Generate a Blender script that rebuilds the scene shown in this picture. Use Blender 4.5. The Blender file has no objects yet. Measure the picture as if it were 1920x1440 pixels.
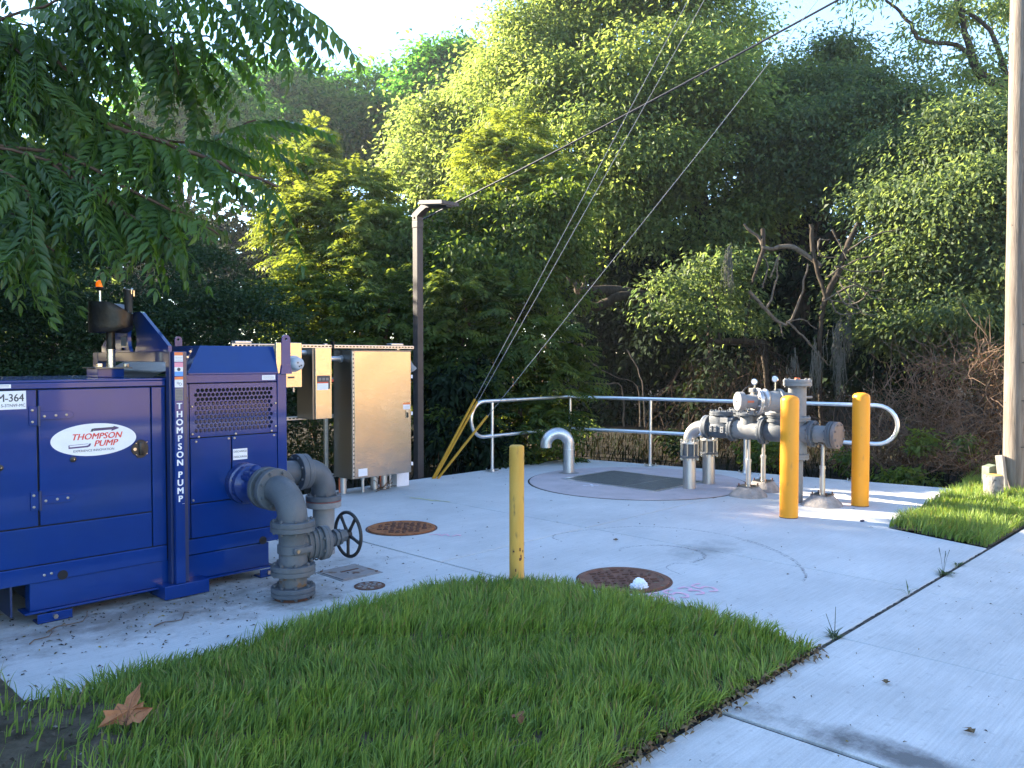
import bpy, bmesh, math, random
import numpy as np
from mathutils import Matrix, Vector

# ------------------------------------------------------------------ set-up
scene = bpy.context.scene
COL = scene.collection
R = math.radians
# World axes follow the concrete pad: +X runs along the sidewalk, +Y away from it.
HEADING = R(44.19)      # camera heading measured from +X
CAM_H = 1.65
PITCH = math.atan(48 / 1540.0)

cam_d = bpy.data.cameras.new('camera')
cam_d.sensor_width = 36.0
cam_d.lens = 36.0 * 1540 / 1920
cam_d.clip_start = 0.05
cam_d.clip_end = 800
cam = bpy.data.objects.new('camera', cam_d)
COL.objects.link(cam)
cam.location = (0, 0, CAM_H)
cam.rotation_euler = (R(90) - PITCH, 0, HEADING - R(90))
scene.camera = cam

SUN_EL = R(24.0)
SUN_AZ = R(108.0)       # heading of the sun measured from +X
world = bpy.data.worlds.new('World')
scene.world = world
world.use_nodes = True
wn = world.node_tree
sky = wn.nodes.new('ShaderNodeTexSky')
sky.sky_type = 'NISHITA'
sky.sun_disc = False
sky.sun_elevation = SUN_EL
sky.sun_rotation = R(90) - SUN_AZ
sky.air_density = 1.0
sky.dust_density = 0.15
sky.ozone_density = 3.0
wn.links.new(sky.outputs[0], wn.nodes['Background'].inputs[0])
wn.nodes['Background'].inputs[1].default_value = 0.10

sun_d = bpy.data.lights.new('sun', 'SUN')
sun_d.energy = 5.0
sun_d.angle = R(0.55)
sun_d.color = (1.0, 0.87, 0.68)
sun = bpy.data.objects.new('sun', sun_d)
COL.objects.link(sun)
sd = Vector((math.cos(SUN_AZ) * math.cos(SUN_EL), math.sin(SUN_AZ) * math.cos(SUN_EL), math.sin(SUN_EL)))
sun.rotation_euler = sd.to_track_quat('Z', 'Y').to_euler()

scene.view_settings.view_transform = 'Standard'
scene.view_settings.look = 'None'
scene.view_settings.gamma = 1.0
scene.view_settings.use_curve_mapping = False
scene.view_settings.exposure = 2.85
scene.render.engine = 'CYCLES'
cy = scene.cycles
cy.max_bounces = 8
cy.diffuse_bounces = 4
cy.glossy_bounces = 3
cy.transmission_bounces = 4
cy.transparent_max_bounces = 8
cy.caustics_reflective = False
cy.caustics_refractive = False
cy.sample_clamp_indirect = 6.0
cy.use_denoising = True

rng = np.random.default_rng(7)
random.seed(7)

# ------------------------------------------------------------------ site helpers
CU = (math.cos(R(45.81)), math.sin(R(45.81)))
CV = (-CU[1], CU[0])

def cam_xy(x, y):
    """metres right of / ahead of the viewpoint -> world x, y"""
    return (x * CU[0] + y * CU[1], x * CV[0] + y * CV[1])

def at(px, py, d):
    """survey point: bearing and elevation read off the photograph, d metres away"""
    x = (px - 960) / 1540.0
    yy = -(py - 720) / 1540.0
    c, s = math.cos(PITCH), math.sin(PITCH)
    fy, fz = c + yy * s, -s + yy * c
    t = d / fy
    w = cam_xy(x * t, d)
    return Vector((w[0], w[1], CAM_H + fz * t))

# ------------------------------------------------------------------ materials
MATS = {}
def nodes_of(m):
    m.use_nodes = True
    nt = m.node_tree
    return nt, nt.nodes, nt.links, nt.nodes['Principled BSDF']

def mat(name, c1, c2=None, scale=3.0, rough=0.6, metal=0.0, bump=0.0, bscale=40.0, spec=0.5, detail=5.0,
        contrast=(0.35, 0.65), rough2=None, coat=0.0, c3=None, scale3=30.0, c3range=(0.6, 0.7), stretch=None, coat_rough=0.08):
    if name in MATS:
        return MATS[name]
    m = bpy.data.materials.new(name)
    nt, N, L, P = nodes_of(m)
    P.inputs['Roughness'].default_value = rough
    P.inputs['Metallic'].default_value = metal
    P.inputs['Specular IOR Level'].default_value = spec
    P.inputs['Coat Weight'].default_value = coat
    P.inputs['Coat Roughness'].default_value = coat_rough
    tc = N.new('ShaderNodeTexCoord')
    vec = tc.outputs['Object']
    if stretch:
        mp = N.new('ShaderNodeMapping')
        mp.inputs['Scale'].default_value = stretch
        L.new(vec, mp.inputs[0])
        vec = mp.outputs[0]
    c2 = c2 or c1
    nz = N.new('ShaderNodeTexNoise')
    nz.inputs['Scale'].default_value = scale
    nz.inputs['Detail'].default_value = detail
    nz.inputs['Roughness'].default_value = 0.62
    L.new(vec, nz.inputs['Vector'])
    rp = N.new('ShaderNodeValToRGB')
    rp.color_ramp.elements[0].position = contrast[0]
    rp.color_ramp.elements[1].position = contrast[1]
    rp.color_ramp.elements[0].color = (*c1, 1)
    rp.color_ramp.elements[1].color = (*c2, 1)
    L.new(nz.outputs['Fac'], rp.inputs[0])
    col = rp.outputs[0]
    if c3:
        n3 = N.new('ShaderNodeTexNoise')
        n3.inputs['Scale'].default_value = scale3
        n3.inputs['Detail'].default_value = 6
        L.new(vec, n3.inputs['Vector'])
        r3 = N.new('ShaderNodeValToRGB')
        r3.color_ramp.elements[0].position = c3range[0]
        r3.color_ramp.elements[1].position = c3range[1]
        L.new(n3.outputs['Fac'], r3.inputs[0])
        mx = N.new('ShaderNodeMix')
        mx.data_type = 'RGBA'
        L.new(r3.outputs[0], mx.inputs[0])
        L.new(col, mx.inputs[6])
        mx.inputs[7].default_value = (*c3, 1)
        col = mx.outputs[2]
    L.new(col, P.inputs['Base Color'])
    if rough2 is not None:
        mr = N.new('ShaderNodeMapRange')
        mr.inputs[3].default_value = rough
        mr.inputs[4].default_value = rough2
        L.new(nz.outputs['Fac'], mr.inputs[0])
        L.new(mr.outputs[0], P.inputs['Roughness'])
    if bump:
        nb = N.new('ShaderNodeTexNoise')
        nb.inputs['Scale'].default_value = bscale
        nb.inputs['Detail'].default_value = 4
        L.new(vec, nb.inputs['Vector'])
        bp = N.new('ShaderNodeBump')
        bp.inputs['Strength'].default_value = bump
        bp.inputs['Distance'].default_value = 0.01
        L.new(nb.outputs['Fac'], bp.inputs['Height'])
        L.new(bp.outputs[0], P.inputs['Normal'])
    MATS[name] = m
    return m

def leaf_mat(name, dark, light, trans=0.4, tcol=None, rough=0.5, spec=0.35, odd=None):
    """leaf colour runs from dark to light with each leaf's own tint value; thin leaves let light through"""
    if name in MATS:
        return MATS[name]
    m = bpy.data.materials.new(name)
    nt, N, L, P = nodes_of(m)
    a = N.new('ShaderNodeAttribute')
    a.attribute_name = 'tint'
    rp = N.new('ShaderNodeValToRGB')
    rp.color_ramp.elements[0].color = (*dark, 1)
    rp.color_ramp.elements[0].position = 0.05
    rp.color_ramp.elements[1].color = (*light, 1)
    rp.color_ramp.elements[1].position = 0.9
    if odd:
        e = rp.color_ramp.elements.new(0.985)
        e.color = (*odd, 1)
    L.new(a.outputs['Fac'], rp.inputs[0])
    L.new(rp.outputs[0], P.inputs['Base Color'])
    P.inputs['Roughness'].default_value = rough
    P.inputs['Specular IOR Level'].default_value = spec
    tr = N.new('ShaderNodeBsdfTranslucent')
    mx = N.new('ShaderNodeMix')
    mx.data_type = 'RGBA'
    mx.blend_type = 'MULTIPLY'
    mx.inputs[0].default_value = 1.0
    L.new(rp.outputs[0], mx.inputs[6])
    mx.inputs[7].default_value = (*(tcol or (1.5, 1.35, 0.5)), 1)
    L.new(mx.outputs[2], tr.inputs['Color'])
    sh = N.new('ShaderNodeMixShader')
    sh.inputs[0].default_value = trans
    L.new(P.outputs[0], sh.inputs[1])
    L.new(tr.outputs[0], sh.inputs[2])
    L.new(sh.outputs[0], N['Material Output'].inputs['Surface'])
    MATS[name] = m
    return m

def flat(name, c, rough=0.6, metal=0.0, spec=0.5):
    return mat(name, c, tuple(min(1, x * 1.08) for x in c), scale=12, rough=rough, metal=metal, spec=spec)

concrete = mat('pad_concrete', (0.47, 0.47, 0.46), (0.60, 0.595, 0.58), scale=1.3, rough=0.9, bump=0.25, bscale=180, spec=0.2,
               detail=8, contrast=(0.3, 0.72), c3=(0.30, 0.29, 0.28), scale3=26, c3range=(0.60, 0.92))
def add_dirt(m, centre, radius, colour):
    """a soiled patch with an uneven outline lying round a point of the slab"""
    nt, N, L, P = nodes_of(m)
    src = P.inputs['Base Color'].links[0].from_socket
    tc = N.new('ShaderNodeTexCoord')
    vm = N.new('ShaderNodeVectorMath'); vm.operation = 'SUBTRACT'
    vm.inputs[1].default_value = centre
    L.new(tc.outputs['Object'], vm.inputs[0])
    sc_ = N.new('ShaderNodeVectorMath'); sc_.operation = 'DIVIDE'
    sc_.inputs[1].default_value = radius
    L.new(vm.outputs[0], sc_.inputs[0])
    ln = N.new('ShaderNodeVectorMath'); ln.operation = 'LENGTH'
    L.new(sc_.outputs[0], ln.inputs[0])
    nz = N.new('ShaderNodeTexNoise'); nz.inputs['Scale'].default_value = 4; nz.inputs['Detail'].default_value = 9
    nz.inputs['Roughness'].default_value = 0.72
    L.new(tc.outputs['Object'], nz.inputs['Vector'])
    ma = N.new('ShaderNodeMath'); ma.operation = 'MULTIPLY_ADD'
    ma.inputs[1].default_value = 2.6
    L.new(nz.outputs['Fac'], ma.inputs[0]); 
    sb = N.new('ShaderNodeMath'); sb.operation = 'MULTIPLY'; sb.inputs[1].default_value = -1.0
    L.new(ln.outputs['Value'], sb.inputs[0]); L.new(sb.outputs[0], ma.inputs[2])
    mr = N.new('ShaderNodeMapRange'); mr.inputs[1].default_value = 0.35; mr.inputs[2].default_value = 1.25
    L.new(ma.outputs[0], mr.inputs[0])
    mx = N.new('ShaderNodeMix'); mx.data_type = 'RGBA'
    L.new(mr.outputs[0], mx.inputs[0]); L.new(src, mx.inputs[6]); mx.inputs[7].default_value = (*colour, 1)
    L.new(mx.outputs[2], P.inputs['Base Color'])
def speckle(m, amount=0.16):
    """sand and aggregate showing in the worn cement skin, and the drag of the finishing broom"""
    nt, N, L, P = nodes_of(m)
    src = P.inputs['Base Color'].links[0].from_socket
    tc = N.new('ShaderNodeTexCoord')
    a = N.new('ShaderNodeTexNoise'); a.inputs['Scale'].default_value = 130; a.inputs['Detail'].default_value = 3; a.inputs['Roughness'].default_value = 0.7
    L.new(tc.outputs['Object'], a.inputs['Vector'])
    mp = N.new('ShaderNodeMapping'); mp.inputs['Scale'].default_value = (2.0, 55.0, 1.0); mp.inputs['Rotation'].default_value = (0, 0, R(3))
    L.new(tc.outputs['Object'], mp.inputs[0])
    b = N.new('ShaderNodeTexNoise'); b.inputs['Scale'].default_value = 1.6; b.inputs['Detail'].default_value = 4
    L.new(mp.outputs[0], b.inputs['Vector'])
    ad = N.new('ShaderNodeMath'); ad.operation = 'ADD'
    L.new(a.outputs['Fac'], ad.inputs[0]); L.new(b.outputs['Fac'], ad.inputs[1])
    mr = N.new('ShaderNodeMapRange'); mr.inputs[1].default_value = 0.6; mr.inputs[2].default_value = 1.4
    mr.inputs[3].default_value = 1 - amount; mr.inputs[4].default_value = 1 + amount
    L.new(ad.outputs[0], mr.inputs[0])
    mx = N.new('ShaderNodeMix'); mx.data_type = 'RGBA'; mx.blend_type = 'MULTIPLY'; mx.inputs[0].default_value = 1.0
    L.new(src, mx.inputs[6]); L.new(mr.outputs[0], mx.inputs[7])
    L.new(mx.outputs[2], P.inputs['Base Color'])
speckle(concrete)
add_dirt(concrete, (2.2, 5.5, 0), (1.9, 0.75, 1), (0.24, 0.22, 0.20))
add_dirt(concrete, (3.0, 4.97, 0), (0.35, 0.35, 1), (0.20, 0.19, 0.17))
add_dirt(concrete, (6.2, 3.72, 0), (0.5, 0.3, 1), (0.33, 0.33, 0.32))
walk_concrete = mat('sidewalk_concrete', (0.46, 0.455, 0.44), (0.61, 0.60, 0.58), scale=1.9, rough=0.9, bump=0.3, bscale=160, spec=0.2,
                    detail=9, contrast=(0.3, 0.75), c3=(0.27, 0.26, 0.25), scale3=22, c3range=(0.60, 0.92))
speckle(walk_concrete, 0.18)
add_dirt(walk_concrete, (3.52, 1.2, 0), (0.16, 0.9, 1), (0.16, 0.155, 0.15))
cover_concrete = mat('cover_concrete', (0.42, 0.37, 0.37), (0.52, 0.45, 0.45), scale=2.5, rough=0.9, bump=0.2, bscale=150, spec=0.2, detail=7,
                     c3=(0.30, 0.28, 0.28), scale3=6, c3range=(0.62, 0.8))
mound_mat = mat('mound_concrete', (0.24, 0.22, 0.205), (0.37, 0.34, 0.315), scale=9, rough=0.95, bump=0.7, bscale=45, spec=0.15)
joint_mat = mat('joint_dirt', (0.035, 0.033, 0.03), (0.09, 0.08, 0.07), scale=20, rough=1.0, bump=0.5, bscale=90, spec=0.1)
soil = mat('soil', (0.010, 0.009, 0.007), (0.032, 0.027, 0.020), scale=6, rough=1.0, bump=1.0, bscale=60, spec=0.1, detail=9)
lawn_soil = mat('lawn_soil', (0.050, 0.042, 0.028), (0.13, 0.105, 0.075), scale=7, rough=1.0, bump=1.0, bscale=60, spec=0.05)
asphalt = mat('asphalt', (0.22, 0.18, 0.13), (0.32, 0.26, 0.19), scale=30, rough=0.9, bump=0.4, bscale=150)
blue = mat('blue_paint', (0.001, 0.026, 0.165), (0.002, 0.031, 0.185), scale=3, rough=0.40, spec=0.10, coat=0.75, coat_rough=0.06, c3=(0.008, 0.034, 0.150), scale3=2.2, c3range=(0.5, 0.75), bump=0.02, bscale=3)
blue_dark = mat('blue_frame_paint', (0.006, 0.020, 0.085), (0.008, 0.024, 0.10), scale=3, rough=0.35, coat=0.5)
seal = flat('rubber_seal', (0.006, 0.007, 0.010), rough=0.8)
black = flat('black_plastic', (0.010, 0.010, 0.011), rough=0.4)
black_iron = mat('black_iron', (0.016, 0.016, 0.018), (0.030, 0.028, 0.028), scale=20, rough=0.55, metal=0.2, bump=0.3, bscale=80)
muffler_mat = mat('muffler_black', (0.012, 0.011, 0.010), (0.035, 0.026, 0.018), scale=9, rough=0.35, metal=0.5, bump=0.25, bscale=60)
chrome = mat('chrome', (0.75, 0.72, 0.68), (0.6, 0.55, 0.50), scale=9, rough=0.2, metal=1.0)
bolt_mat = mat('zinc_bolt', (0.55, 0.52, 0.47), (0.42, 0.40, 0.36), scale=60, rough=0.35, metal=1.0)
grey_iron = mat('grey_painted_iron', (0.078, 0.088, 0.100), (0.105, 0.115, 0.128), scale=8, rough=0.55, spec=0.4, bump=0.25, bscale=120,
                c3=(0.15, 0.15, 0.145), scale3=60, c3range=(0.68, 0.78))
grey_iron_rust = mat('grey_iron_rusty', (0.085, 0.095, 0.105), (0.115, 0.12, 0.125), scale=8, rough=0.6, bump=0.2, bscale=90, c3=(0.17, 0.085, 0.03), scale3=9, c3range=(0.50, 0.58))
light_grey_iron = mat('light_grey_painted_iron', (0.185, 0.188, 0.19), (0.235, 0.235, 0.232), scale=10, rough=0.55, spec=0.4, bump=0.2, bscale=110,
                      c3=(0.2, 0.19, 0.17), scale3=25, c3range=(0.66, 0.76))
galv = mat('galvanised_pipe', (0.50, 0.51, 0.52), (0.62, 0.62, 0.62), scale=14, rough=0.38, metal=0.85, bump=0.05, bscale=60, stretch=(1, 1, 0.3))
alu = mat('aluminium_rail', (0.70, 0.71, 0.73), (0.80, 0.80, 0.81), scale=20, rough=0.3, metal=0.95)
stainless_pipe = mat('stainless_pipe', (0.50, 0.48, 0.46), (0.60, 0.58, 0.55), scale=8, rough=0.36, metal=0.9, stretch=(3, 3, 0.5))
rust = mat('rusty_iron', (0.25, 0.090, 0.038), (0.36, 0.15, 0.065), scale=9, rough=0.9, bump=0.5, bscale=70, spec=0.2, c3=(0.10, 0.05, 0.03), scale3=20, c3range=(0.55, 0.7))
rust_dark = mat('dark_rusty_iron', (0.14, 0.068, 0.045), (0.22, 0.11, 0.075), scale=9, rough=0.9, bump=0.5, bscale=70, spec=0.2, c3=(0.16, 0.14, 0.10), scale3=12, c3range=(0.6, 0.7))
rust_stud = mat('rust_stud', (0.085, 0.038, 0.024), (0.14, 0.062, 0.038), scale=20, rough=0.95, bump=0.3)
lid_mat = mat('worn_steel_lid', (0.22, 0.205, 0.20), (0.31, 0.28, 0.26), scale=7, rough=0.7, metal=0.2, bump=0.3, c3=(0.15, 0.075, 0.04), scale3=8, c3range=(0.56, 0.66))
yellow_old = mat('faded_yellow_paint', (0.56, 0.31, 0.045), (0.67, 0.40, 0.085), scale=5, rough=0.6, bump=0.15, bscale=60, c3=(0.20, 0.13, 0.04), scale3=18, c3range=(0.60, 0.72), stretch=(1, 1, 0.3))
yellow_new = mat('yellow_plastic_sleeve', (0.80, 0.30, 0.012), (0.86, 0.345, 0.02), scale=3, rough=0.45, spec=0.4, c3=(0.34, 0.16, 0.05), scale3=10, c3range=(0.63, 0.76), stretch=(1, 1, 0.35))
yellow_guard = mat('yellow_guy_guard', (0.48, 0.25, 0.015), (0.54, 0.30, 0.03), scale=5, rough=0.5)
white_label = flat('white_label', (0.74, 0.74, 0.76), rough=0.5)
red_ink = flat('red_ink', (0.62, 0.055, 0.035), rough=0.5)
orange_ink = flat('orange_ink', (0.75, 0.20, 0.06), rough=0.5)
pink_ink = flat('pink_ink', (0.72, 0.28, 0.36), rough=0.5)
sky_ink = flat('blue_ink', (0.10, 0.30, 0.70), rough=0.5)
purple_ink = flat('purple_ink', (0.085, 0.045, 0.13), rough=0.5)
dark_ink = flat('dark_ink', (0.05, 0.05, 0.06), rough=0.5)
grey_label = flat('grey_label', (0.20, 0.19, 0.18), rough=0.5)
pink_paint = mat('pink_marking_paint', (0.80, 0.36, 0.48), (0.70, 0.52, 0.58), scale=22, rough=0.9)
yellow_spray = mat('yellow_marking_paint', (0.70, 0.66, 0.24), (0.56, 0.55, 0.40), scale=12, rough=0.9)
white_spray = flat('white_marking_paint', (0.72, 0.70, 0.72), rough=0.9)
bag_mat = flat('white_plastic_bag', (0.78, 0.79, 0.84), rough=0.4)
rope_white = flat('white_conduit', (0.72, 0.70, 0.74), rough=0.5)
orange_conduit = flat('orange_tag', (0.55, 0.13, 0.05), rough=0.6)
tyre_mat_col = (0.20, 0.20, 0.21)
wood_pole = mat('weathered_pole_wood', (0.13, 0.105, 0.085), (0.23, 0.195, 0.16), scale=5, rough=0.9, bump=0.6, bscale=22, spec=0.15, detail=9,
                stretch=(6, 6, 0.35), c3=(0.10, 0.075, 0.055), scale3=16, c3range=(0.63, 0.72))
grey_wood = mat('grey_wood', (0.24, 0.21, 0.18), (0.36, 0.33, 0.29), scale=8, rough=0.95, bump=0.6, bscale=30, stretch=(5, 5, 0.5))
bark = mat('bark', (0.026, 0.021, 0.016), (0.070, 0.056, 0.042), scale=8, rough=0.95, bump=0.9, bscale=25, spec=0.1, stretch=(2, 2, 0.6))
bark_pale = mat('pale_bark', (0.075, 0.060, 0.046), (0.16, 0.135, 0.105), scale=14, rough=0.95, bump=0.6, bscale=40, spec=0.1)
bark_red = mat('reddish_bark', (0.075, 0.045, 0.030), (0.14, 0.085, 0.055), scale=10, rough=0.9, bump=0.4, bscale=40, spec=0.15)
dead_twig = mat('dead_twig', (0.10, 0.065, 0.045), (0.19, 0.13, 0.09), scale=10, rough=0.95, spec=0.1)
vine_twig = mat('dark_vine', (0.040, 0.027, 0.020), (0.085, 0.058, 0.042), scale=10, rough=0.95, spec=0.1)
lamp_bronze = mat('bronze_lamp_paint', (0.045, 0.036, 0.034), (0.060, 0.050, 0.047), scale=9, rough=0.5, spec=0.4)
concrete_old = mat('old_concrete', (0.14, 0.125, 0.11), (0.27, 0.245, 0.22), scale=14, rough=0.95, bump=0.8, bscale=40, c3=(0.07, 0.065, 0.06), scale3=22, c3range=(0.56, 0.66))
wire_mat = flat('guy_wire', (0.26, 0.26, 0.27), rough=0.5, metal=0.3)
cable_mat = flat('black_cable', (0.030, 0.028, 0.032), rough=0.5)
strut_mat = mat('strut_channel', (0.52, 0.51, 0.50), (0.62, 0.61, 0.59), scale=20, rough=0.35, metal=0.9)
greenish = mat('green_fibreglass', (0.09, 0.12, 0.085), (0.13, 0.155, 0.11), scale=10, rough=0.6)

def brushed(name, base, rough=0.30):
    m = bpy.data.materials.new(name)
    nt, N, L, P = nodes_of(m)
    P.inputs['Metallic'].default_value = 1.0
    P.inputs['Base Color'].default_value = (*base, 1)
    P.inputs['Roughness'].default_value = rough
    tc = N.new('ShaderNodeTexCoord')
    mp = N.new('ShaderNodeMapping'); mp.inputs['Scale'].default_value = (1.2, 1.2, 160)
    L.new(tc.outputs['Object'], mp.inputs[0])
    nz = N.new('ShaderNodeTexNoise'); nz.inputs['Scale'].default_value = 5; nz.inputs['Detail'].default_value = 3
    L.new(mp.outputs[0], nz.inputs['Vector'])
    wv = N.new('ShaderNodeTexNoise'); wv.inputs['Scale'].default_value = 1.6; wv.inputs['Detail'].default_value = 1
    L.new(tc.outputs['Object'], wv.inputs['Vector'])
    ad = N.new('ShaderNodeMath'); ad.operation = 'MULTIPLY_ADD'; ad.inputs[1].default_value = 11.0
    L.new(wv.outputs['Fac'], ad.inputs[0]); L.new(nz.outputs['Fac'], ad.inputs[2])
    bp = N.new('ShaderNodeBump'); bp.inputs['Strength'].default_value = 0.11; bp.inputs['Distance'].default_value = 0.01
    L.new(ad.outputs[0], bp.inputs['Height'])
    L.new(bp.outputs[0], P.inputs['Normal'])
    return m
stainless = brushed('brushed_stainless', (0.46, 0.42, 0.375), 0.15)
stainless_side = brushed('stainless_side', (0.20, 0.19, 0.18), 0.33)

# ------------------------------------------------------------------ mesh helpers
class G:
    """collects faces for one mesh object"""
    def __init__(self):
        self.v = []
        self.f = []
    def add(self, vs, fs):
        o = len(self.v)
        self.v.extend(tuple(p) for p in vs)
        self.f.extend(tuple(i + o for i in f) for f in fs)
        return self
    def box(self, x0, x1, y0, y1, z0, z1, bev=0.0, M=None):
        if bev <= 0:
            vs = [(x, y, z) for x in (x0, x1) for y in (y0, y1) for z in (z0, z1)]
            fs = [(0, 1, 3, 2), (4, 6, 7, 5), (0, 4, 5, 1), (2, 3, 7, 6), (0, 2, 6, 4), (1, 5, 7, 3)]
        else:
            bm = bmesh.new()
            bmesh.ops.create_cube(bm, size=1.0)
            for w in bm.verts:
                w.co = Vector(((x0 + x1) / 2 + w.co.x * (x1 - x0), (y0 + y1) / 2 + w.co.y * (y1 - y0), (z0 + z1) / 2 + w.co.z * (z1 - z0)))
            bmesh.ops.bevel(bm, geom=list(bm.edges), offset=min(bev, 0.45 * min(x1 - x0, y1 - y0, z1 - z0)), segments=2, profile=0.5, affect='EDGES')
            bm.verts.index_update()
            vs = [tuple(w.co) for w in bm.verts]
            fs = [tuple(w.index for w in f.verts) for f in bm.faces]
            bm.free()
        if M is not None:
            vs = [M @ Vector(p) for p in vs]
        return self.add(vs, fs)
    def prism(self, pts, h0, h1, axis='Z', bev=0.0):
        """closed polygon (2-D points) extruded along an axis; axis Y takes (x, z) points, X takes (y, z)"""
        n = len(pts)
        def p3(p, h):
            return {'Z': (p[0], p[1], h), 'Y': (p[0], h, p[1]), 'X': (h, p[0], p[1])}[axis]
        vs = [p3(p, h0) for p in pts] + [p3(p, h1) for p in pts]
        fs = [tuple(range(n - 1, -1, -1)), tuple(range(n, 2 * n))] + [(i, (i + 1) % n, n + (i + 1) % n, n + i) for i in range(n)]
        if bev > 0:
            bm = bmesh.new()
            bv = [bm.verts.new(p) for p in vs]
            for f in fs:
                bm.faces.new([bv[i] for i in f])
            bmesh.ops.recalc_face_normals(bm, faces=bm.faces)
            bmesh.ops.bevel(bm, geom=list(bm.edges), offset=bev, segments=1, affect='EDGES')
            bm.verts.index_update()
            vs = [tuple(w.co) for w in bm.verts]
            fs = [tuple(w.index for w in f.verts) for f in bm.faces]
            bm.free()
        return self.add(vs, fs)
    def frame(self, axis):
        z = Vector(axis).normalized()
        x = z.orthogonal().normalized() if abs(z.z) < 0.999 else Vector((1, 0, 0))
        if abs(z.z) < 0.999:
            x = z.cross(Vector((0, 0, 1))).normalized()
        return x, z.cross(x).normalized(), z
    def lathe(self, prof, c=(0, 0, 0), axis=(0, 0, 1), n=24, caps=True):
        """profile of (radius, height) pairs turned round an axis through c"""
        x, y, z = self.frame(axis)
        c = Vector(c)
        vs, fs = [], []
        for r, h in prof:
            for i in range(n):
                a = 2 * math.pi * i / n
                vs.append(c + x * (r * math.cos(a)) + y * (r * math.sin(a)) + z * h)
        for k in range(len(prof) - 1):
            for i in range(n):
                j = (i + 1) % n
                fs.append((k * n + i, k * n + j, (k + 1) * n + j, (k + 1) * n + i))
        if caps:
            fs.append(tuple(range(n - 1, -1, -1)))
            fs.append(tuple((len(prof) - 1) * n + i for i in range(n)))
        return self.add(vs, fs)
    def cyl(self, p0, p1, r0, r1=None, n=16, bev=0.0):
        p0, p1 = Vector(p0), Vector(p1)
        h = (p1 - p0).length
        r1 = r0 if r1 is None else r1
        prof = [(r0 - bev, 0), (r0, bev), (r1, h - bev), (r1 - bev, h)] if bev > 0 else [(r0, 0), (r1, h)]
        return self.lathe(prof, p0, p1 - p0, n)
    def tube(self, pts, r, n=10, closed=False, caps=True):
        pts = [Vector(p) for p in pts]
        m = len(pts)
        rr = r if hasattr(r, '__len__') else [r] * m
        tang = []
        for i in range(m):
            a = pts[(i - 1) % m] if (closed or i > 0) else pts[i]
            b = pts[(i + 1) % m] if (closed or i < m - 1) else pts[i]
            tang.append((b - a).normalized())
        nx = tang[0].orthogonal().normalized()
        vs, fs = [], []
        for i in range(m):
            nx = (nx - tang[i] * nx.dot(tang[i])).normalized()
            ny = tang[i].cross(nx)
            for k in range(n):
                a = 2 * math.pi * k / n
                vs.append(pts[i] + (nx * math.cos(a) + ny * math.sin(a)) * rr[i])
        for i in range(m if closed else m - 1):
            i2 = (i + 1) % m
            for k in range(n):
                k2 = (k + 1) % n
                fs.append((i * n + k, i * n + k2, i2 * n + k2, i2 * n + k))
        if caps and not closed:
            fs.append(tuple(range(n - 1, -1, -1)))
            fs.append(tuple((m - 1) * n + k for k in range(n)))
        return self.add(vs, fs)
    def mesh(self, name):
        me = bpy.data.meshes.new(name)
        me.from_pydata([tuple(p) for p in self.v], [], self.f)
        me.update()
        return me

def put(name, me, m=None, parent=None, loc=None, smooth=35, rot=None):
    if m is not None and not me.materials:
        me.materials.append(m)
    if smooth and len(me.polygons):
        me.shade_smooth()
        me.set_sharp_from_angle(angle=R(smooth))
    o = bpy.data.objects.new(name, me)
    COL.objects.link(o)
    if parent is not None:
        o.parent = parent
    if loc is not None:
        o.location = loc
    if rot is not None:
        o.rotation_euler = rot
    return o

def part(name, g, m, parent=None, smooth=35, label=None, kind=None, loc=None, rot=None):
    o = put(name, g.mesh(name), m, parent, loc=loc, smooth=12 if smooth == 30 else smooth, rot=rot)
    if label:
        o['label'] = label
    if kind:
        o['kind'] = kind
    return o

def thing(name, label, cat, loc=(0, 0, 0), group=None):
    o = bpy.data.objects.new(name, None)
    o.empty_display_size = 0.1
    COL.objects.link(o)
    o.location = loc
    o['label'] = label
    o['category'] = cat
    if group:
        o['group'] = group
    return o

def tag(o, label, cat, group=None, kind=None):
    o['label'] = label
    o['category'] = cat
    if group:
        o['group'] = group
    if kind:
        o['kind'] = kind
    return o

def structure(o):
    o['kind'] = 'structure'
    return o

def dup(o, parent=None, loc=None):
    c = o.copy()
    COL.objects.link(c)
    if parent is not None:
        c.parent = parent
    if loc is not None:
        c.location = loc
    return c

def dup_tree(root, loc, label=None, group=None, rotz=None):
    r = dup(root, None, loc)
    if rotz is not None:
        r.rotation_euler = (0, 0, rotz)
    if label:
        r['label'] = label
    if group:
        r['group'] = group
    for ch in list(root.children):
        c = dup(ch, r)
        for g2 in list(ch.children):
            dup(g2, c)
    return r

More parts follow.
